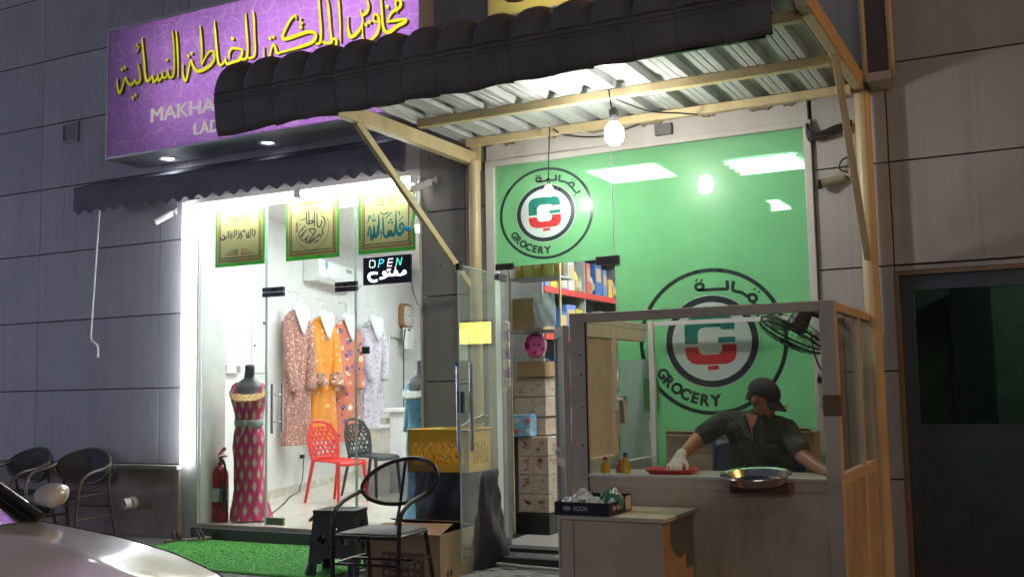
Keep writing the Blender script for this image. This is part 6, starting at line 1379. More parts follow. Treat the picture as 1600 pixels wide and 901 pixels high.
# stool he sits on, with dark blue back
sc_ = thing('seat_chair', 'dark blue chair whose back shows beside the cook', 'chair', (-1.72, -.5, 0))
M_blue = mat('chair_navy', (.02, .03, .06), .4)
MB().box(-1.93, -1.45, -.78, -.38, .40, .435).build('seat', M_blue, sc_, bevel=.01)
for x in (-1.90, -1.48):
    for y in (-.74, -.40): MB().cyl((x, y, 0), (x, y, .40), .015).build('leg', M_black, sc_)
o = MB().grid(lambda u, v: (-2.08+.62*u, -.37+.06*(2*u-1)**2*-1+.04*v, .52+.42*v-.06*max(0, abs(2*u-1)-.8)*5*v*.3), 14, 6).build('backrest', M_blue, sc_, smooth=True); o.modifiers.new('t', 'SOLIDIFY').thickness = .025
for x in (-2.03, -1.52): MB().tube([(x, -.36, .40), (x, -.345, .9)], .013, 8).build('back_tube', M_steel, sc_, smooth=True)

# ------------------------------------------------------------------ serving ledge and round tray outside
lg = thing('wooden_ledge', 'small reddish brown wooden ledge fixed under the steel tray', 'shelf', (-1.48, -1.47, .70))
MB().box(-1.645, -1.315, -1.56, -1.423, .700, .765).build('board', mat('wood_red_brown', (.12, .045, .03), .5, var=.25, vscale=12, bump=.2), lg, bevel=.005)
stt = thing('steel_tray', 'large round stainless steel tray resting on the kiosk ledge', 'tray', (-1.478, -1.615, .768))
stt.rotation_euler.x = radians(6.5)
MB().lathe([(0, .006), (.150, .006), (.172, .044), (.192, .050), (.193, .046), (.176, .040), (.156, .0), (0, 0)], n=48).build('tray', M_steel, stt, local=True, smooth=True)
MB().lathe([(0, .010), (.146, .010)], n=32).build('water', mat('tray_base', (.5, .52, .52), .12, 1.0), stt, local=True, smooth=True)
for k, (x, y) in enumerate(((-.06, .03), (.05, -.02), (.09, .05), (-.1, -.05), (.0, .09))): MB().ball((x, y, .012), (.010, .007, .003), 8, 5).build('scrap', M_print, stt, local=True)

# ------------------------------------------------------------------ pale cabinet with the drinks carton
cbn = thing('low_cabinet', 'low grey wooden cabinet standing against the front of the kiosk', 'cabinet', (-2.17, -1.73, 0))
M_cab = mat('cabinet_grey', (.58, .48, .38), .5, var=.08, vscale=3, bump=.08, dirt=((.22, .17, .14), .45, 3))
M_cabs = mat('cabinet_side', (.42, .33, .24), .55, var=.12, dirt=((.2, .12, .06), .5, 3))
MB().box(-2.49, -1.90, -1.95, -1.44, .0, .572).build('carcass', M_cabs, cbn)
MB().box(-2.50, -1.875, -1.985, -1.435, .575, .60).build('top', mat('cabinet_top', (.58, .53, .44), .4, var=.06), cbn, bevel=.004)
for x0, x1, z0, z1 in ((-2.49, -2.42, .02, .57), (-2.415, -1.90, .255, .57), (-2.415, -1.90, .02, .250)):
    MB().box(x0, x1, -1.968, -1.951, z0, z1).build('door_panel', M_cab, cbn, bevel=.002)
st_ = thing('drinks_tray', 'shallow black drinks carton printed SODA holding plastic bags on the low cabinet', 'carton', (-2.35, -1.78, .6))
M_sod = mat('carton_black', (.012, .014, .03), .4)
x0, x1, y0, y1, z0, z1 = -2.515, -2.19, -2.00, -1.66, .602, .672
MB().box(x0, x1, y0, y0+.004, z0, z1).box(x0, x0+.004, y0+.004, y1, z0, z1).box(x1-.004, x1, y0+.004, y1, z0, z1).box(x0, x1, y1, y1+.004, z0, z1+.02).box(x0+.004, x1-.004, y0+.004, y1, z0, z0+.004).build('carton', M_sod, st_)
mb = MB(); put_text(mb, 'SODA', lambda u, v, w: (u, y0-.0005-w, v), height=.026, width=.085, x=x0+.115, z=z0+.024, bold=.02, extr=.001); mb.build('letters', mat('print_pale', (.45, .44, .42), .5), st_)
MB().ball((x0+.075, y0-.001, z0+.036), (.026, .0015, .014), 18, 8).build('oval_print', mat('print_grey', (.35, .33, .36), .5), st_)
mb = MB(); put_text(mb, 'SODA', lambda u, v, w: (x1+.0005+w, u, v), height=.026, width=.085, x=y0+.115, z=z0+.024, bold=.02, extr=.001); mb.build('letters', MATS['print_pale'], st_)
MB().ball((x1+.001, y0+.075, z0+.036), (.0015, .026, .014), 18, 8).build('oval_print', MATS['print_grey'], st_)
MB().box(x1+.0003, x1+.0016, y1-.09, y1-.01, z0+.008, z1+.015).build('white_panel', mat('print_white', (.6, .55, .45), .5), st_)
M_pb = mat('bag_film', (.55, .60, .60), .2, var=.12, coat=.6, alpha_tr=.15); M_pb2 = mat('bag_green', (.06, .22, .17), .25, coat=.5, alpha_tr=.1)
r = random.Random(3)
for k in range(9):
    cx = x0+.05+.23*r.random(); cyy = y0+.06+.24*r.random(); ph = r.uniform(0, 6); L = r.uniform(.10, .16); a = r.uniform(-.8, .8); hh = .015+.06*(cyy-y0)/.3
    MB().grid(lambda u, v: (cx+(u-.5)*L*cos(a)-(v-.5)*.09*sin(a), cyy+(u-.5)*L*sin(a)+(v-.5)*.09*cos(a), z1-.015+hh*sin(pi*u)*sin(pi*v)+.010*sin(11*u+ph)*sin(8*v+ph)+.012*sin(5*v+ph)), 12, 10).build('plastic_bag', M_pb2 if k % 4 == 2 else M_pb, st_, smooth=True, angle=30)

# ------------------------------------------------------------------ mat, sandals, stool, chair, carton, bag, crate
gm = MB().box(-7.0, -4.62, -1.36, -.11, .0, .012); M_grass = mat('turf_green', (.09, .34, .06), .9, var=.25, vscale=14, bump=.8, bscale=320)
mt = thing('green_mat', 'bright green artificial turf mat in front of the dress shop', 'mat', (-5.8, -.7, 0))
o = MB().grid(lambda u, v: (-7.0+2.38*u, -1.36+1.25*v, .012+.003*sin(7*u+3*v)), 30, 16).build('turf', M_grass, mt, smooth=True); o.modifiers.new('t', 'SOLIDIFY').thickness = .012
r = random.Random(9); m = MB()
for k in range(16000):
    x = r.uniform(-6.99, -4.63); y = r.uniform(-1.35, -.115); h = r.uniform(.005, .011); a = r.uniform(0, 2*pi); w = .0022
    m.add([(x-w*cos(a), y-w*sin(a), .012), (x+w*cos(a), y+w*sin(a), .012), (x+r.uniform(-.012, .012), y+r.uniform(-.012, .012), .012+h)], [(0, 1, 2)])
tf = m.build('turf_blades', mat('turf_blade', (.10, .38, .07), .7, var=.2, vscale=30), mt); tf['kind'] = 'stuff'
def sandal(loc, rot, lab):
    t = thing('sandal', lab, 'sandal', loc, rot, group='pair of dark sandals')
    M_so = mat('sandal_sole', (.26, .225, .19), .7, var=.2); M_st = mat('sandal_strap', (.10, .09, .085), .6)
    out = [(.045*sin(a)*(1.0+.12*cos(a)), .135*cos(a)) for a in [2*pi*i/24 for i in range(24)]]
    MB().poly(out, lambda u, v, w: (u, v, w), .026).build('sole', M_so, t, local=True, bevel=.005)
    for y, h in ((-.05, .095), (-.01, .085)):
        MB().tube(smooth_tube([(-.045, y+.01, .022), (-.032, y, .05), (0, y-.005, h), (.032, y, .05), (.045, y+.01, .022)]), .016, 8, flat=.6).build('strap', M_st, t, local=True, smooth=True)
sandal((-7.02, -.27, .0), radians(-35), 'dark sandal lying left of its pair by the plinth'); sandal((-6.86, -.17, .012), radians(-15), 'dark sandal on the corner of the green mat')
M_stool = mat('stool_plastic', (.055, .058, .064), .45, var=.2, bump=.1, bscale=120)
# black folding step stool
sl = thing('step_stool', 'black plastic step stool standing on the green mat', 'stool', (-4.66, -1.08, .013), radians(14))
def side(nx, ny, wt, wb, dt, db, nm='side_panel'):
    """tapered panel with diamond cut-outs, normal (nx, ny)"""
    nu, nv = 22, 22; H = .43
    tx, ty = -ny, nx; vs = []; fs = []
    for j in range(nv+1):
        v = j/nv; w = wb+(wt-wb)*v; d = db+(dt-db)*v
        for i in range(nu+1):
            a = (i/nu-.5)*w; vs.append((nx*d+tx*a, ny*d+ty*a, H*v))
    for j in range(nv):
        for i in range(nu):
            u = (i+.5)/nu; v = (j+.5)/nv
            if v < .28 and abs(u-.5) < .30 - .25*max(0, v-.16)/.12*.6: continue
            if any(abs(u-a)/.12+abs(v-b)/.10 < 1 for a, b in ((.25, .58), (.75, .58), (.5, .44), (.5, .78))): continue
            fs.append((j*(nu+1)+i, j*(nu+1)+i+1, (j+1)*(nu+1)+i+1, (j+1)*(nu+1)+i))
    o = MB().add(vs, fs).build(nm, M_stool, sl, local=True); o.modifiers.new('t', 'SOLIDIFY').thickness = .012
side(0, -1, .31, .38, .125, .165); side(0, 1, .31, .38, .125, .165); side(-1, 0, .25, .33, .155, .19); side(1, 0, .25, .33, .155, .19)
MB().poly(rsq(.170, .140, .045), lambda u, v, w: (u, v, .425+w), .026).build('top', M_stool, sl, local=True, bevel=.006, smooth=True)
for i in range(5): MB().box(-.12, .12, -.08+.04*i-.004, -.08+.04*i+.004, .4505, .4525).build('grip_rib', M_stool, sl, local=True)
MB().tube([(-.165, -.06, .41), (-.21, -.06, .37), (-.21, -.0, .37), (-.165, 0, .41)], .012, 8).build('carry_handle', M_steel, sl, local=True, smooth=True)
for sx in (-1, 1):
    for sy in (-1, 1): MB().cyl((sx*.185, sy*.16, 0), (sx*.165, sy*.14, .1), .022, .018, 10).build('foot', M_stool, sl, local=True)
# black metal chair with oval back
mc = thing('metal_chair', 'black metal armchair with an oval see-through back in front of the dress shop', 'chair', (-3.74, -1.90, 0), radians(5))
M_tube = mat('chair_tube', (.045, .042, .038), .3, .5, var=.2)
o = MB().poly(rsq(.20, .205, .05), lambda u, v, w: (u, v+.0, .425+w), .03).build('seat', M_blackpl, mc, local=True, bevel=.008, smooth=True)
MB().tube([(x, y, .435) for x, y in rsq(.213, .218, .05)], .012, 8, closed=True).build('seat_frame', M_tube, mc, local=True, smooth=True)
OV = [(.03+.275*cos(a)*cos(.18)-.155*sin(a)*sin(.18)*1.0, .235+.05*sin(a)-.06*(cos(a)**2), .73+.135*sin(a)*cos(.1)+.275*cos(a)*sin(.16)) for a in [2*pi*i/40 for i in range(40)]]
MB().tube(OV, .013, 10, closed=True).build('back_ring', M_tube, mc, local=True, smooth=True)
ob = MB(); ctr = (.03, .215, .73); ob.add([ctr]+OV, [(0, 1+i, 1+(i+1) % 40) for i in range(40)]); 
kk = N('chair_mesh'); d_ = kk.bsdf(Base_Color=(.05, .05, .055), Roughness=.5); tr_ = kk.n('ShaderNodeBsdfTransparent'); tr_.inputs[0].default_value = (.5, .5, .52, 1); mx_ = kk.n('ShaderNodeMixShader'); mx_.inputs[0].default_value = .62
kk.l(d_.outputs[0], mx_.inputs[1]); kk.l(tr_.outputs[0], mx_.inputs[2]); kk.done(mx_.outputs[0])
ob.build('back_mesh', MATS['chair_mesh'], mc, local=True)
MB().tube([(-.01, .20, .445), (.0, .245, .60), (.02, .28, .855)], .012, 8, flat=.8).build('back_strut', M_tube, mc, local=True, smooth=True)
for s, ex in ((-1, OV[21]), (1, OV[37])):
    MB().tube(smooth_tube([ex, (s*.235, .12, .665 if s < 0 else .66), (s*.235, -.06, .63), (s*.232, -.175, .57), (s*.228, -.20, .46), (s*.225, -.205, .2), (s*.225, -.21, 0)], 5), .014, 10).build('arm_leg', M_tube, mc, local=True, smooth=True)
    MB().tube(smooth_tube([(s*.21, .17, .44), (s*.215, .21, .30), (s*.235, .27, 0)], 4), .014, 10).build('rear_leg', M_tube, mc, local=True, smooth=True)
    MB().tube([(s*.226, -.2, .27), (s*.222, .22, .27)], .009, 8).build('side_bar', M_tube, mc, local=True, smooth=True)
MB().tube([(-.226, -.2, .27), (.226, -.2, .27)], .009, 8).build('front_bar', M_tube, mc, local=True, smooth=True)
MB().tube([(-.22, .03, .27), (.22, .03, .27)], .009, 8).build('cross_bar', M_tube, mc, local=True, smooth=True)
# cardboard box with open flaps
cx = thing('cardboard_box', 'open brown cardboard box on the pavement between the chair and the pillar', 'box', (-4.07, -.92, 0), radians(4))
x0, x1, y0, y1, z1 = -.29, .29, -.28, .28, .325
MB().box(x0, x1, y0, y0+.008, .0, z1).box(x0, x1, y1-.008, y1, .0, z1).box(x0, x0+.008, y0+.008, y1-.008, 0, z1).box(x1-.008, x1, y0+.008, y1-.008, 0, z1).box(x0, x1, y0, y1, -.0, .008).build('carton', M_card, cx, local=True)
M_flap = mat('cardboard_inside', (.30, .15, .07), .7, var=.12)
MB().hexa([(x0,y0,z1+.001),(x1,y0,z1+.001),(x1,y0+.008,z1+.001),(x0,y0+.008,z1+.001),(x0+.01,y0+.23,z1+.035),(x1-.01,y0+.22,z1+.045),(x1-.01,y0+.225,z1+.05),(x0+.01,y0+.235,z1+.04)]).build('flap', M_flap, cx, local=True)
MB().hexa([(x0,y1-.008,z1+.001),(x1,y1-.008,z1+.001),(x1,y1,z1+.001),(x0,y1,z1+.001),(x0+.01,y1-.24,z1+.055),(x1-.01,y1-.25,z1+.05),(x1-.01,y1-.245,z1+.056),(x0+.01,y1-.235,z1+.061)]).build('flap', M_flap, cx, local=True)
b = MB().box(x0+.13, x1-.12, y0-.0015, y0-.0003, .03, .20)
b.build('print_block', mat('print_brown', (.17, .075, .045), .7), cx, local=True)
r = random.Random(2); b = MB()
for i in range(6):
    for j in range(3): b.box(x0+.15+i*.05, x0+.15+i*.05+r.uniform(.015, .035), y0-.0028, y0-.0017, .045+j*.05, .045+j*.05+r.uniform(.015, .03))
b.build('print_marks', mat('print_light', (.36, .22, .13), .7), cx, local=True)
MB().box(x1+.0005, x1+.0018, y0+.10, y0+.13, .03, .07).box(x1+.0005, x1+.0018, y0+.15, y0+.18, .03, .07).build('print_arrow', M_print, cx, local=True)
# black plastic bag and the yellow crate on top
bgm = MB()
def bag(u, v):
    a = 2*pi*u; z = .70*v
    w = (.30+.045*(1-v)**1.5+.04*sin(3*a+5*v)*.4)*(1 if v < .97 else .96); d = (.22+.08*(1-v)**1.5)
    f = 1+.030*sin(9*a+7*v)+.018*sin(16*a-13*v)+.03*sin(5*a+9*v)+.012*sin(23*a+19*v)+.05*max(0, sin(2*v*pi))*(1-v)
    c, s = cos(a), sin(a)
    return (-4.05+w*f*(abs(c)**.7)*(1 if c > 0 else -1), -.42+d*f*(abs(s)**.7)*(1 if s > 0 else -1), z)
bgm.grid(bag, 64, 22, wrap=True)
bgm.add([bag(i/64, 1) for i in range(64)], [tuple(range(64))])
bo = bgm.build('black_bag', mat('bag_black', (.014, .018, .026), .5, var=.3, bump=.5, bscale=18), smooth=True, weld=True, angle=60)
tag(bo, 'large black plastic bag bulging on the pavement under the yellow crate', 'bag')
cr = thing('yellow_crate', 'yellow plastic crate with lattice sides resting on the black bag', 'crate', (-4.06, -.53, .705), radians(2))
M_cr = mat('crate_yellow', (.86, .50, .03), .4, var=.1)
w, d, h = .255, .18, .30
for sx, sy, L in ((0, -1, w), (0, 1, w), (-1, 0, d), (1, 0, d)):
    m = MB()
    def pt(a, z, o=0.): return (a, sy*(d-o), z) if sx == 0 else (sx*(w-o), a, z)
    def slab(a0, a1, z0, z1):
        p = [pt(a0, z0), pt(a1, z0), pt(a1, z0, .012), pt(a0, z0, .012), pt(a0, z1), pt(a1, z1), pt(a1, z1, .012), pt(a0, z1, .012)]; m.hexa(p)
    slab(-L, L, 0, .055); slab(-L, L, .215, h); slab(-L, -L+.04, .055, .215); slab(L-.04, L, .055, .215)
    m.build('side', M_cr, cr, local=True)
    n = 7 if sx == 0 else 5; st_w = (2*L-.08)/n; m2 = MB()
    for i in range(n):
        a0 = -L+.04+i*st_w
        for z0, z1 in ((.055, .135), (.135, .215)):
            m2.bar(pt(a0, z0, .006), pt(a0+st_w, z1, .006), .010, .010, (0, 1, 0) if sx == 0 else (1, 0, 0)); m2.bar(pt(a0, z1, .0065), pt(a0+st_w, z0, .0065), .010, .009, (0, 1, 0) if sx == 0 else (1, 0, 0))
        m2.bar(pt(a0+st_w/2, .055, .007), pt(a0+st_w/2, .215, .007), .006, .006, (0, 1, 0) if sx == 0 else (1, 0, 0))
    m2.build('lattice', M_cr, cr, local=True)
MB().box(-w, w, -d, d, -.001, .006).build('bottom', M_cr, cr, local=True)
for sy in (-1, 1): MB().box(-w-.008, w+.008, sy*d-.012, sy*d+.012, h, h+.012).build('rim', M_cr, cr, local=True, bevel=.004)
for sx in (-1, 1): MB().box(sx*w-.012, sx*w+.012, -d+.012, d-.012, h, h+.011).build('rim', M_cr, cr, local=True, bevel=.004)
wp = MB().grid(lambda u, v: (-4.13+.36*u, -.60+.16*v, 1.005+.0+.13*max(0, (u-.25)/.75)**1.2*(1-.3*abs(2*v-1))+.01*sin(9*u+4*v)), 14, 8).build('white_sheet', mat('sheet_white', (.66, .66, .63), .5)); wp.modifiers.new('t', 'SOLIDIFY').thickness = .004
tag(wp, 'crumpled white sheet sticking out of the yellow crate', 'sheet')
yw = MB().grid(lambda u, v: (-4.27+.20*u, -.62+.20*v, .99+.035*sin(pi*u)*sin(pi*v)+.006*sin(12*u)), 10, 8).build('yellow_wrap', mat('wrap_yellow', (.6, .5, .05), .4)); tag(yw, 'bright yellow wrapping showing at the left of the crate', 'wrap')
sk_ = MB().bar((-4.28, -.06, .0), (-4.265, -.02, 1.34), .018, .014, (0, 1, 0)).build('wooden_stick', mat('stick_wood', (.28, .17, .09), .6), None); tag(sk_, 'thin wooden stick leaning against the pillar behind the crate', 'stick')
gb = thing('green_bag', 'sliver of a lime green bag between the crate and the shop glass', 'bag', (-4.36, -.35, 0))
MB().grid(lambda u, v: (-4.40+.08*sin(pi*u)*(1-.2*v), -.40+.16*u, .45+.32*v), 8, 8).build('bag', mat('bag_lime', (.16, .45, .05), .4), gb, smooth=True)
MB().cyl((-4.37, -.32, 0), (-4.37, -.32, .46), .05, n=12).build('stand', M_blackpl, gb)
# rattan chairs by the left wall
def rattan(loc, rot, lab):
    t = thing('rattan_chair', lab, 'chair', loc, rot, group='dark rattan armchairs by the left wall')
    M_w = mat('rattan_dark', (.05, .038, .036), .6, var=.35, vscale=40, bump=.6, bscale=220); M_t2 = mat('chair_tube_tan', (.13, .10, .075), .4, .2, var=.15)
    MB().poly(rsq(.24, .23, .08), lambda u, v, w: (u, v, .40+w), .03).build('seat', M_w, t, local=True, bevel=.008)
    OVr = [(.31*cos(a), .25+.05*sin(a)-.10*cos(a)**2, .66+.155*sin(a)) for a in [2*pi*i/36 for i in range(36)]]
    m = MB(); nr = 8
    vs = [(0, .27, .66)]
    for k in range(1, nr+1):
        for p in OVr: vs.append((p[0]*k/nr, .27+(p[1]-.27)*k/nr, .66+(p[2]-.66)*k/nr))
    fs = [(0, 1+i, 1+(i+1) % 36) for i in range(36)]
    for k in range(nr-1): fs += [(1+k*36+i, 1+k*36+(i+1) % 36, 1+(k+1)*36+(i+1) % 36, 1+(k+1)*36+i) for i in range(36)]
    o = m.add(vs, fs).build('backrest', M_w, t, local=True, smooth=True); o.modifiers.new('t', 'SOLIDIFY').thickness = .012
    # weave strands standing proud of the back
    wv = MB()
    for i in range(-14, 15):
        x = i*.021; hgt = .15*math.sqrt(max(0, 1-(x/.31)**2))
        if hgt > .02: wv.tube([(x, .262-.10*(x/.31)**2*.6-.05*k_, .66+hgt*k_) if k_ < 0 else (x, .255-.10*(x/.31)**2*.6+.035*k_, .66+hgt*k_) for k_ in (-1, -.5, 0, .5, 1)], .004, 4)
    wv.build('weave', M_w, t, local=True)
    MB().tube(OVr, .015, 8, closed=True).build('back_ring', M_t2, t, local=True, smooth=True)
    for s in (-1, 1):
        MB().tube(smooth_tube([(s*.30, .17, .69), (s*.325, .05, .65), (s*.32, -.12, .62), (s*.30, -.21, .54), (s*.285, -.225, .40), (s*.28, -.24, 0)], 4), .015, 8).build('arm_leg', M_t2, t, local=True, smooth=True)
        MB().tube(smooth_tube([(s*.27, .20, .60), (s*.25, .22, .42), (s*.27, .30, 0)], 4), .014, 8).build('rear_leg', M_t2, t, local=True, smooth=True)
        MB().tube([(s*.284, -.23, .22), (s*.262, .26, .22)], .010, 8).build('side_bar', M_t2, t, local=True)
    MB().tube([(-.284, -.23, .36), (.284, -.23, .36)], .010, 8).build('front_bar', M_t2, t, local=True)
    MB().tube([(-.26, .24, .30), (.26, .24, .30)], .010, 8).build('back_bar', M_t2, t, local=True)
rattan((-8.02, -.62, 0), radians(8), 'right hand dark rattan armchair beside the drain outlet'); rattan((-8.80, -.62, 0), radians(-4), 'left hand dark rattan armchair cut by the photo edge')

# ------------------------------------------------------------------ parked car, facing right
car = thing('parked_car', 'silver white car parked at the lower left with its bonnet towards the shops', 'car', (-3.9, -6.0, 0))
M_car = mat('car_paint', (.74, .75, .77), .3, .0, var=.02, coat=1.0)
M_cglass = glass('windscreen', tint=(.42, .46, .46), boost=6)
CY0, CY1 = -6.86, -5.06; CYC = (CY0+CY1)/2; HW = (CY1-CY0)/2
# side profile of the bonnet: x, z centre line
BON = [(-2.92, .985), (-2.70, .968), (-2.45, .945), (-2.2, .915), (-1.98, .875), (-1.80, .825), (-1.66, .76), (-1.58, .69), (-1.55, .62)]
def wid(x):                                 # half width of the body along x
    t = min(1, max(0, (x+2.6)/1.05)); return HW*(1-.20*t**2.2)
def bon(u, v):
    k = u*(len(BON)-1); i = min(int(k), len(BON)-2); f = k-i
    x = BON[i][0]+(BON[i+1][0]-BON[i][0])*f; z = BON[i][1]+(BON[i+1][1]-BON[i][1])*f
    s = 2*v-1; w = wid(x)*.90
    x = x - .16*s*s*(u**1.5) + .04*s*s*(1-u)
    z -= .050*abs(s)**2.4 - .006*math.exp(-((abs(s)-.62)/.07)**2)*(1-u*.5)
    return (x, CYC+s*w, z)
MB().grid(bon, 36, 40).build('bonnet', M_car, car, smooth=True, angle=180)
SIDE = [(-6.05, .62), (-5.9, .80), (-5.6, .93), (-5.0, .97), (-4.2, .965), (-3.4, .955), (-2.92, .94), (-2.70, .920), (-2.45, .897), (-2.2, .867), (-1.98, .827), (-1.80, .777), (-1.66, .71), (-1.58, .64), (-1.55, .55)]
for s in (-1, 1):
    def wing(u, v):
        k = u*(len(SIDE)-1); i = min(int(k), len(SIDE)-2); f = k-i
        x = SIDE[i][0]+(SIDE[i+1][0]-SIDE[i][0])*f; z = SIDE[i][1]+(SIDE[i+1][1]-SIDE[i][1])*f
        w = wid(x) if x > -3.6 else HW*(1-.12*max(0, (-5.4-x))/.65)
        wi = w*.90 if x > -2.95 else w*.93
        fr = x > -2.95
        xo = x - (.16*(u > .6)*min(1., max(0., (x+2.92)/1.37))**1.5 if fr else 0)
        pts = [(wi*.985, z-.014), (w*.955, z-.025), (w*.985, z-.075), (w*1.0, z-.17), (w*1.0, .50), (w*.975, .30), (w*.96, .22)]
        q = v*(len(pts)-1); j = min(int(q), len(pts)-2); g = q-j
        return (xo, CYC+s*(pts[j][0]+(pts[j+1][0]-pts[j][0])*g), max(.22, pts[j][1]+(pts[j+1][1]-pts[j][1])*g))
    MB().grid(wing, 60, 24).build('body_side', M_car, car, smooth=True, angle=180)
def bumper(u, v):
    s = 2*u-1; prof = [(.62, 0), (.55, .03), (.45, .05), (.30, .05), (.22, .0)]; q = v*4; j = min(int(q), 3); g = q-j
    z = prof[j][0]+(prof[j+1][0]-prof[j][0])*g; o = prof[j][1]+(prof[j+1][1]-prof[j][1])*g
    return (-1.56+o-.20*abs(s)**2.5, CYC+s*wid(-1.6)*.98, z)
MB().grid(bumper, 24, 8).build('bumper', M_car, car, smooth=True, angle=180)
MB().grid(lambda u, v: (-6.03-.05*sin(pi*v)+.12*abs(2*u-1)**3, CYC+(2*u-1)*HW*.93, .22+.62*v), 20, 8).build('rear_bumper', M_car, car, smooth=True, angle=180)
for s in (-1, 1):
    MB().tube([(bon(k/24, .5+s*.5)[0], bon(k/24, .5+s*.5)[1]+s*.004, bon(k/24, .5+s*.5)[2]-.003) for k in range(25)], .0045, 6).build('shut_line', M_rubber, car)
# windscreen, roof, pillars, side glass
def scr(u, v):
    s = 2*u-1; w = (.80-.16*v)
    return (-2.70-.82*v+.20*(1-s*s)-.05, CYC+s*w*HW/.9*.985, .965+.44*v-.03*s*s*(1-v))
MB().grid(scr, 20, 12).build('windscreen', M_cglass, car, smooth=True, angle=180)
for s in (-1, 1):
    MB().tube([(scr(.5+s*.5, v)[0], scr(.5+s*.5, v)[1]+s*.01, scr(.5+s*.5, v)[2]+.005) for v in [i/8 for i in range(9)]], .014, 8).build('pillar', mat('pillar_dark', (.10, .105, .12), .3, coat=.6), car, smooth=True)
    MB().tube([(scr(.5+s*.485, v)[0]+.02, scr(.5+s*.485, v)[1], scr(.5+s*.485, v)[2]+.012) for v in [i/8 for i in range(9)]], .012, 6).build('seal', M_rubber, car, smooth=True)
    o = MB().hexa([(-5.3, CYC+s*HW*.92, .96), (-3.02, CYC+s*HW*.94, .955), (-3.02, CYC+s*HW*.92, .955), (-5.3, CYC+s*HW*.90, .96), (-4.9, CYC+s*HW*.74, 1.38), (-3.80, CYC+s*HW*.74, 1.40), (-3.80, CYC+s*HW*.72, 1.40), (-4.9, CYC+s*HW*.72, 1.38)]); o.build('side_window', M_cglass, car)
    # mirror
    mr = MB(); y0 = CYC+s*HW
    def mir(u, v):
        a = 2*pi*u; t = -1+2*v; rr = math.sqrt(max(0., 1-t*t))**.8
        ca = cos(a); ca = ca*(.35 if ca < 0 else 1.); sa = sin(a); sa = (1 if sa > 0 else -1)*abs(sa)**.7
        return (-2.875+.075*rr*ca*(1-.30*t)-.03*t*1.0, y0+s*(.025+.080*t), .990+.038*rr*sa*(1-.18*t)+.010*t)
    mr.grid(mir, 24, 14, wrap=True); mh = mr.build('mirror', M_car, car, smooth=True, angle=180)
    MB().tube([(-2.865+.045*cos(q/6*pi-.6), y0+s*(.02+.075*(q/6*2-1)), .958+.010*(q/6)) for q in range(7)], .010, 6).build('mirror_base', M_black, mh)
    MB().bar((-2.87, y0-s*.07, .935), (-2.87, y0-s*.0, .965), .05, .03).build('mirror_stalk', M_black, mh)
    MB().tube([(-2.90, y0-s*.03, .96), (-2.78, y0-s*.06, .955)], .012, 6).build('corner_trim', M_black, car)
    hl = MB().grid(lambda u, v: (-1.66-.34*u*(1)+.02*sin(pi*u), CYC+s*(wid(-1.8)*.985-.23*(1-u)+.02*u), .60+.13*v+.05*u*v+.03*u), 10, 6).build('headlight', mat('headlight_lens', (.6, .62, .64), .1, coat=1.), car, smooth=True)
    for x in (-2.35, -5.1):
        wl_ = MB().lathe([(.20, -.10), (.30, -.10), (.325, -.06), (.325, .06), (.30, .10), (.20, .10), (.20, -.10)], n=32)
        wv_ = [(x+a, CYC+s*(HW-.11)+c, .325+b) for a, b, c in wl_.v]; w_ = MB().add(wv_, wl_.f).build('tyre', M_rubber, car, smooth=True)
        MB().cyl((x, CYC+s*(HW-.05), .325), (x, CYC+s*(HW-.01), .325), .20, .18, 24).build('rim', M_alu_light, w_, smooth=True)
MB().grid(lambda u, v: (-3.74-1.25*u, CYC+(2*v-1)*HW*.72, 1.405+.05*sin(pi*u)+.02*sin(pi*v)), 12, 12).build('roof', M_car, car, smooth=True, angle=180)
MB().grid(lambda u, v: (-4.95-.72*u, CYC+(2*v-1)*HW*(.73+.14*u), 1.40-.42*u), 8, 8).build('rear_window', M_cglass, car, smooth=True)
MB().grid(lambda u, v: (-5.62-.30*u, CYC+(2*v-1)*HW*.9, .975-.10*u*u), 6, 8).build('boot_lid', M_car, car, smooth=True)
MB().box(-3.35, -2.85, CYC-.72, CYC+.72, .86, .93).build('dashboard', M_blackpl, car, bevel=.03)
MB().box(-5.4, -3.3, CYC-.76, CYC+.76, .30, .36).build('floor_pan', M_black, car)
for s in (-1, 1):
    MB().box(-4.35, -3.9, CYC+s*.38-.23, CYC+s*.38+.23, .40, .56).box(-4.45, -4.3, CYC+s*.38-.22, CYC+s*.38+.22, .5, 1.12).build('seat', mat('seat_fabric', (.08, .07, .07), .8), car, bevel=.03)
wps = MB().tube([(-2.86, CYC+.55, .985), (-2.98, CYC+.1, 1.02), (-3.0, CYC-.1, 1.03)], .008, 6).build('wiper', M_black, car)
MB().tube([(-2.845, CYC-.80, .962), (-2.83, CYC-.4, .985), (-2.825, CYC, .99), (-2.83, CYC+.4, .985), (-2.845, CYC+.80, .962)], .012, 6).build('cowl', M_black, car)

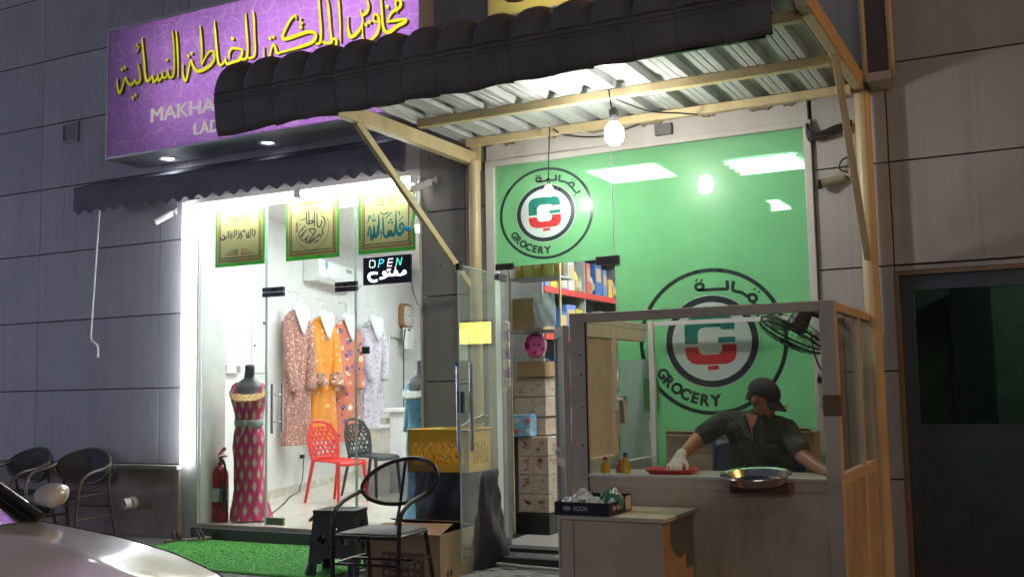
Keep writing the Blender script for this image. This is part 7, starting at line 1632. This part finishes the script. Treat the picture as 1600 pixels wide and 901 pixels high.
# ------------------------------------------------------------------ orange street lamp; white lamp and lit shops added across the road as fill
def street_lamp(x, y, h, dx, dy, lab, em, rx=.11):
    t = thing('street_lamp', lab, 'street lamp', (x, y, 0), group='street lamps')
    MB().cyl((x, y, 0), (x, y, h-.2), .08, .05, 14).build('pole', M_black, t, smooth=True)
    MB().tube([(x, y, h-.3), (x+dx*.15, y+dy*.15, h-.05), (x+dx, y+dy, h+.05)], .04, 8).build('arm', M_black, t, smooth=True)
    MB().lathe([(.0, .12), (.12, .10), (.17, .0), (.15, -.02)], (x+dx, y+dy, h+.02), 16).build('head', M_black, t, smooth=True)
    MB().ball((x+dx, y+dy, h-.02), (rx, rx, .05), 14, 8).build('lens', em, t)
street_lamp(7.2, -1.15, 6.4, -.65, 0, 'street lamp with orange light far to the right along the wall', emit('sodium', (1., .42, .08), L_SODIUM*.55))
street_lamp(2.5, -11.6, 6.6, -.9, .5, 'street lamp added for white fill light across the road behind the car', emit('fill_lamp_white', (1., .95, .88), L_FILL_LAMP), .14)  # unseen lamp, added to light the kiosk and pavement from the front
op = thing('opposite_building', 'dark building across the road with windows and sign added as fill light', 'building', (-5, -15, 0))
MB().box(-36, 12, -20, -14.4, 0, 9).build('wall', mat('opposite_wall', (.22, .21, .22), .8, var=.15), op)
cw = emit('window_fill_cool', (.60, .64, 1.), L_OPP_FILL); cw2 = emit('window_fill_white', (.85, .93, 1.), L_OPP_FILL*2.2)  # glow of the added windows, cool fill for the left wall
def win(x0, x1, z0, z1, m, y=-14.36):
    f = MB().box(x0-.08, x1+.08, y-.03, y-.01, z0-.08, z1+.08).build('window', M_black, op)
    MB().box(x0, x1, y, y+.02, z0, z1).build('pane', m, f)
win(-27.5, -24.0, 1.0, 3.4, cw); win(-33.0, -29.0, 1.0, 3.4, cw)
win(-26, -22.5, 4.5, 5.9, cw)
ob_ = MB().box(.3, 6.8, -14.40, -14.30, 3.15, 4.25).build('sign_case', M_black, op); MB().box(.35, 6.75, -14.29, -14.27, 3.2, 4.2).build('fill_sign', emit('opposite_fill_sign', (1., .95, .90), 2.2), ob_)  # unseen glowing sign, added as soft fill from the street
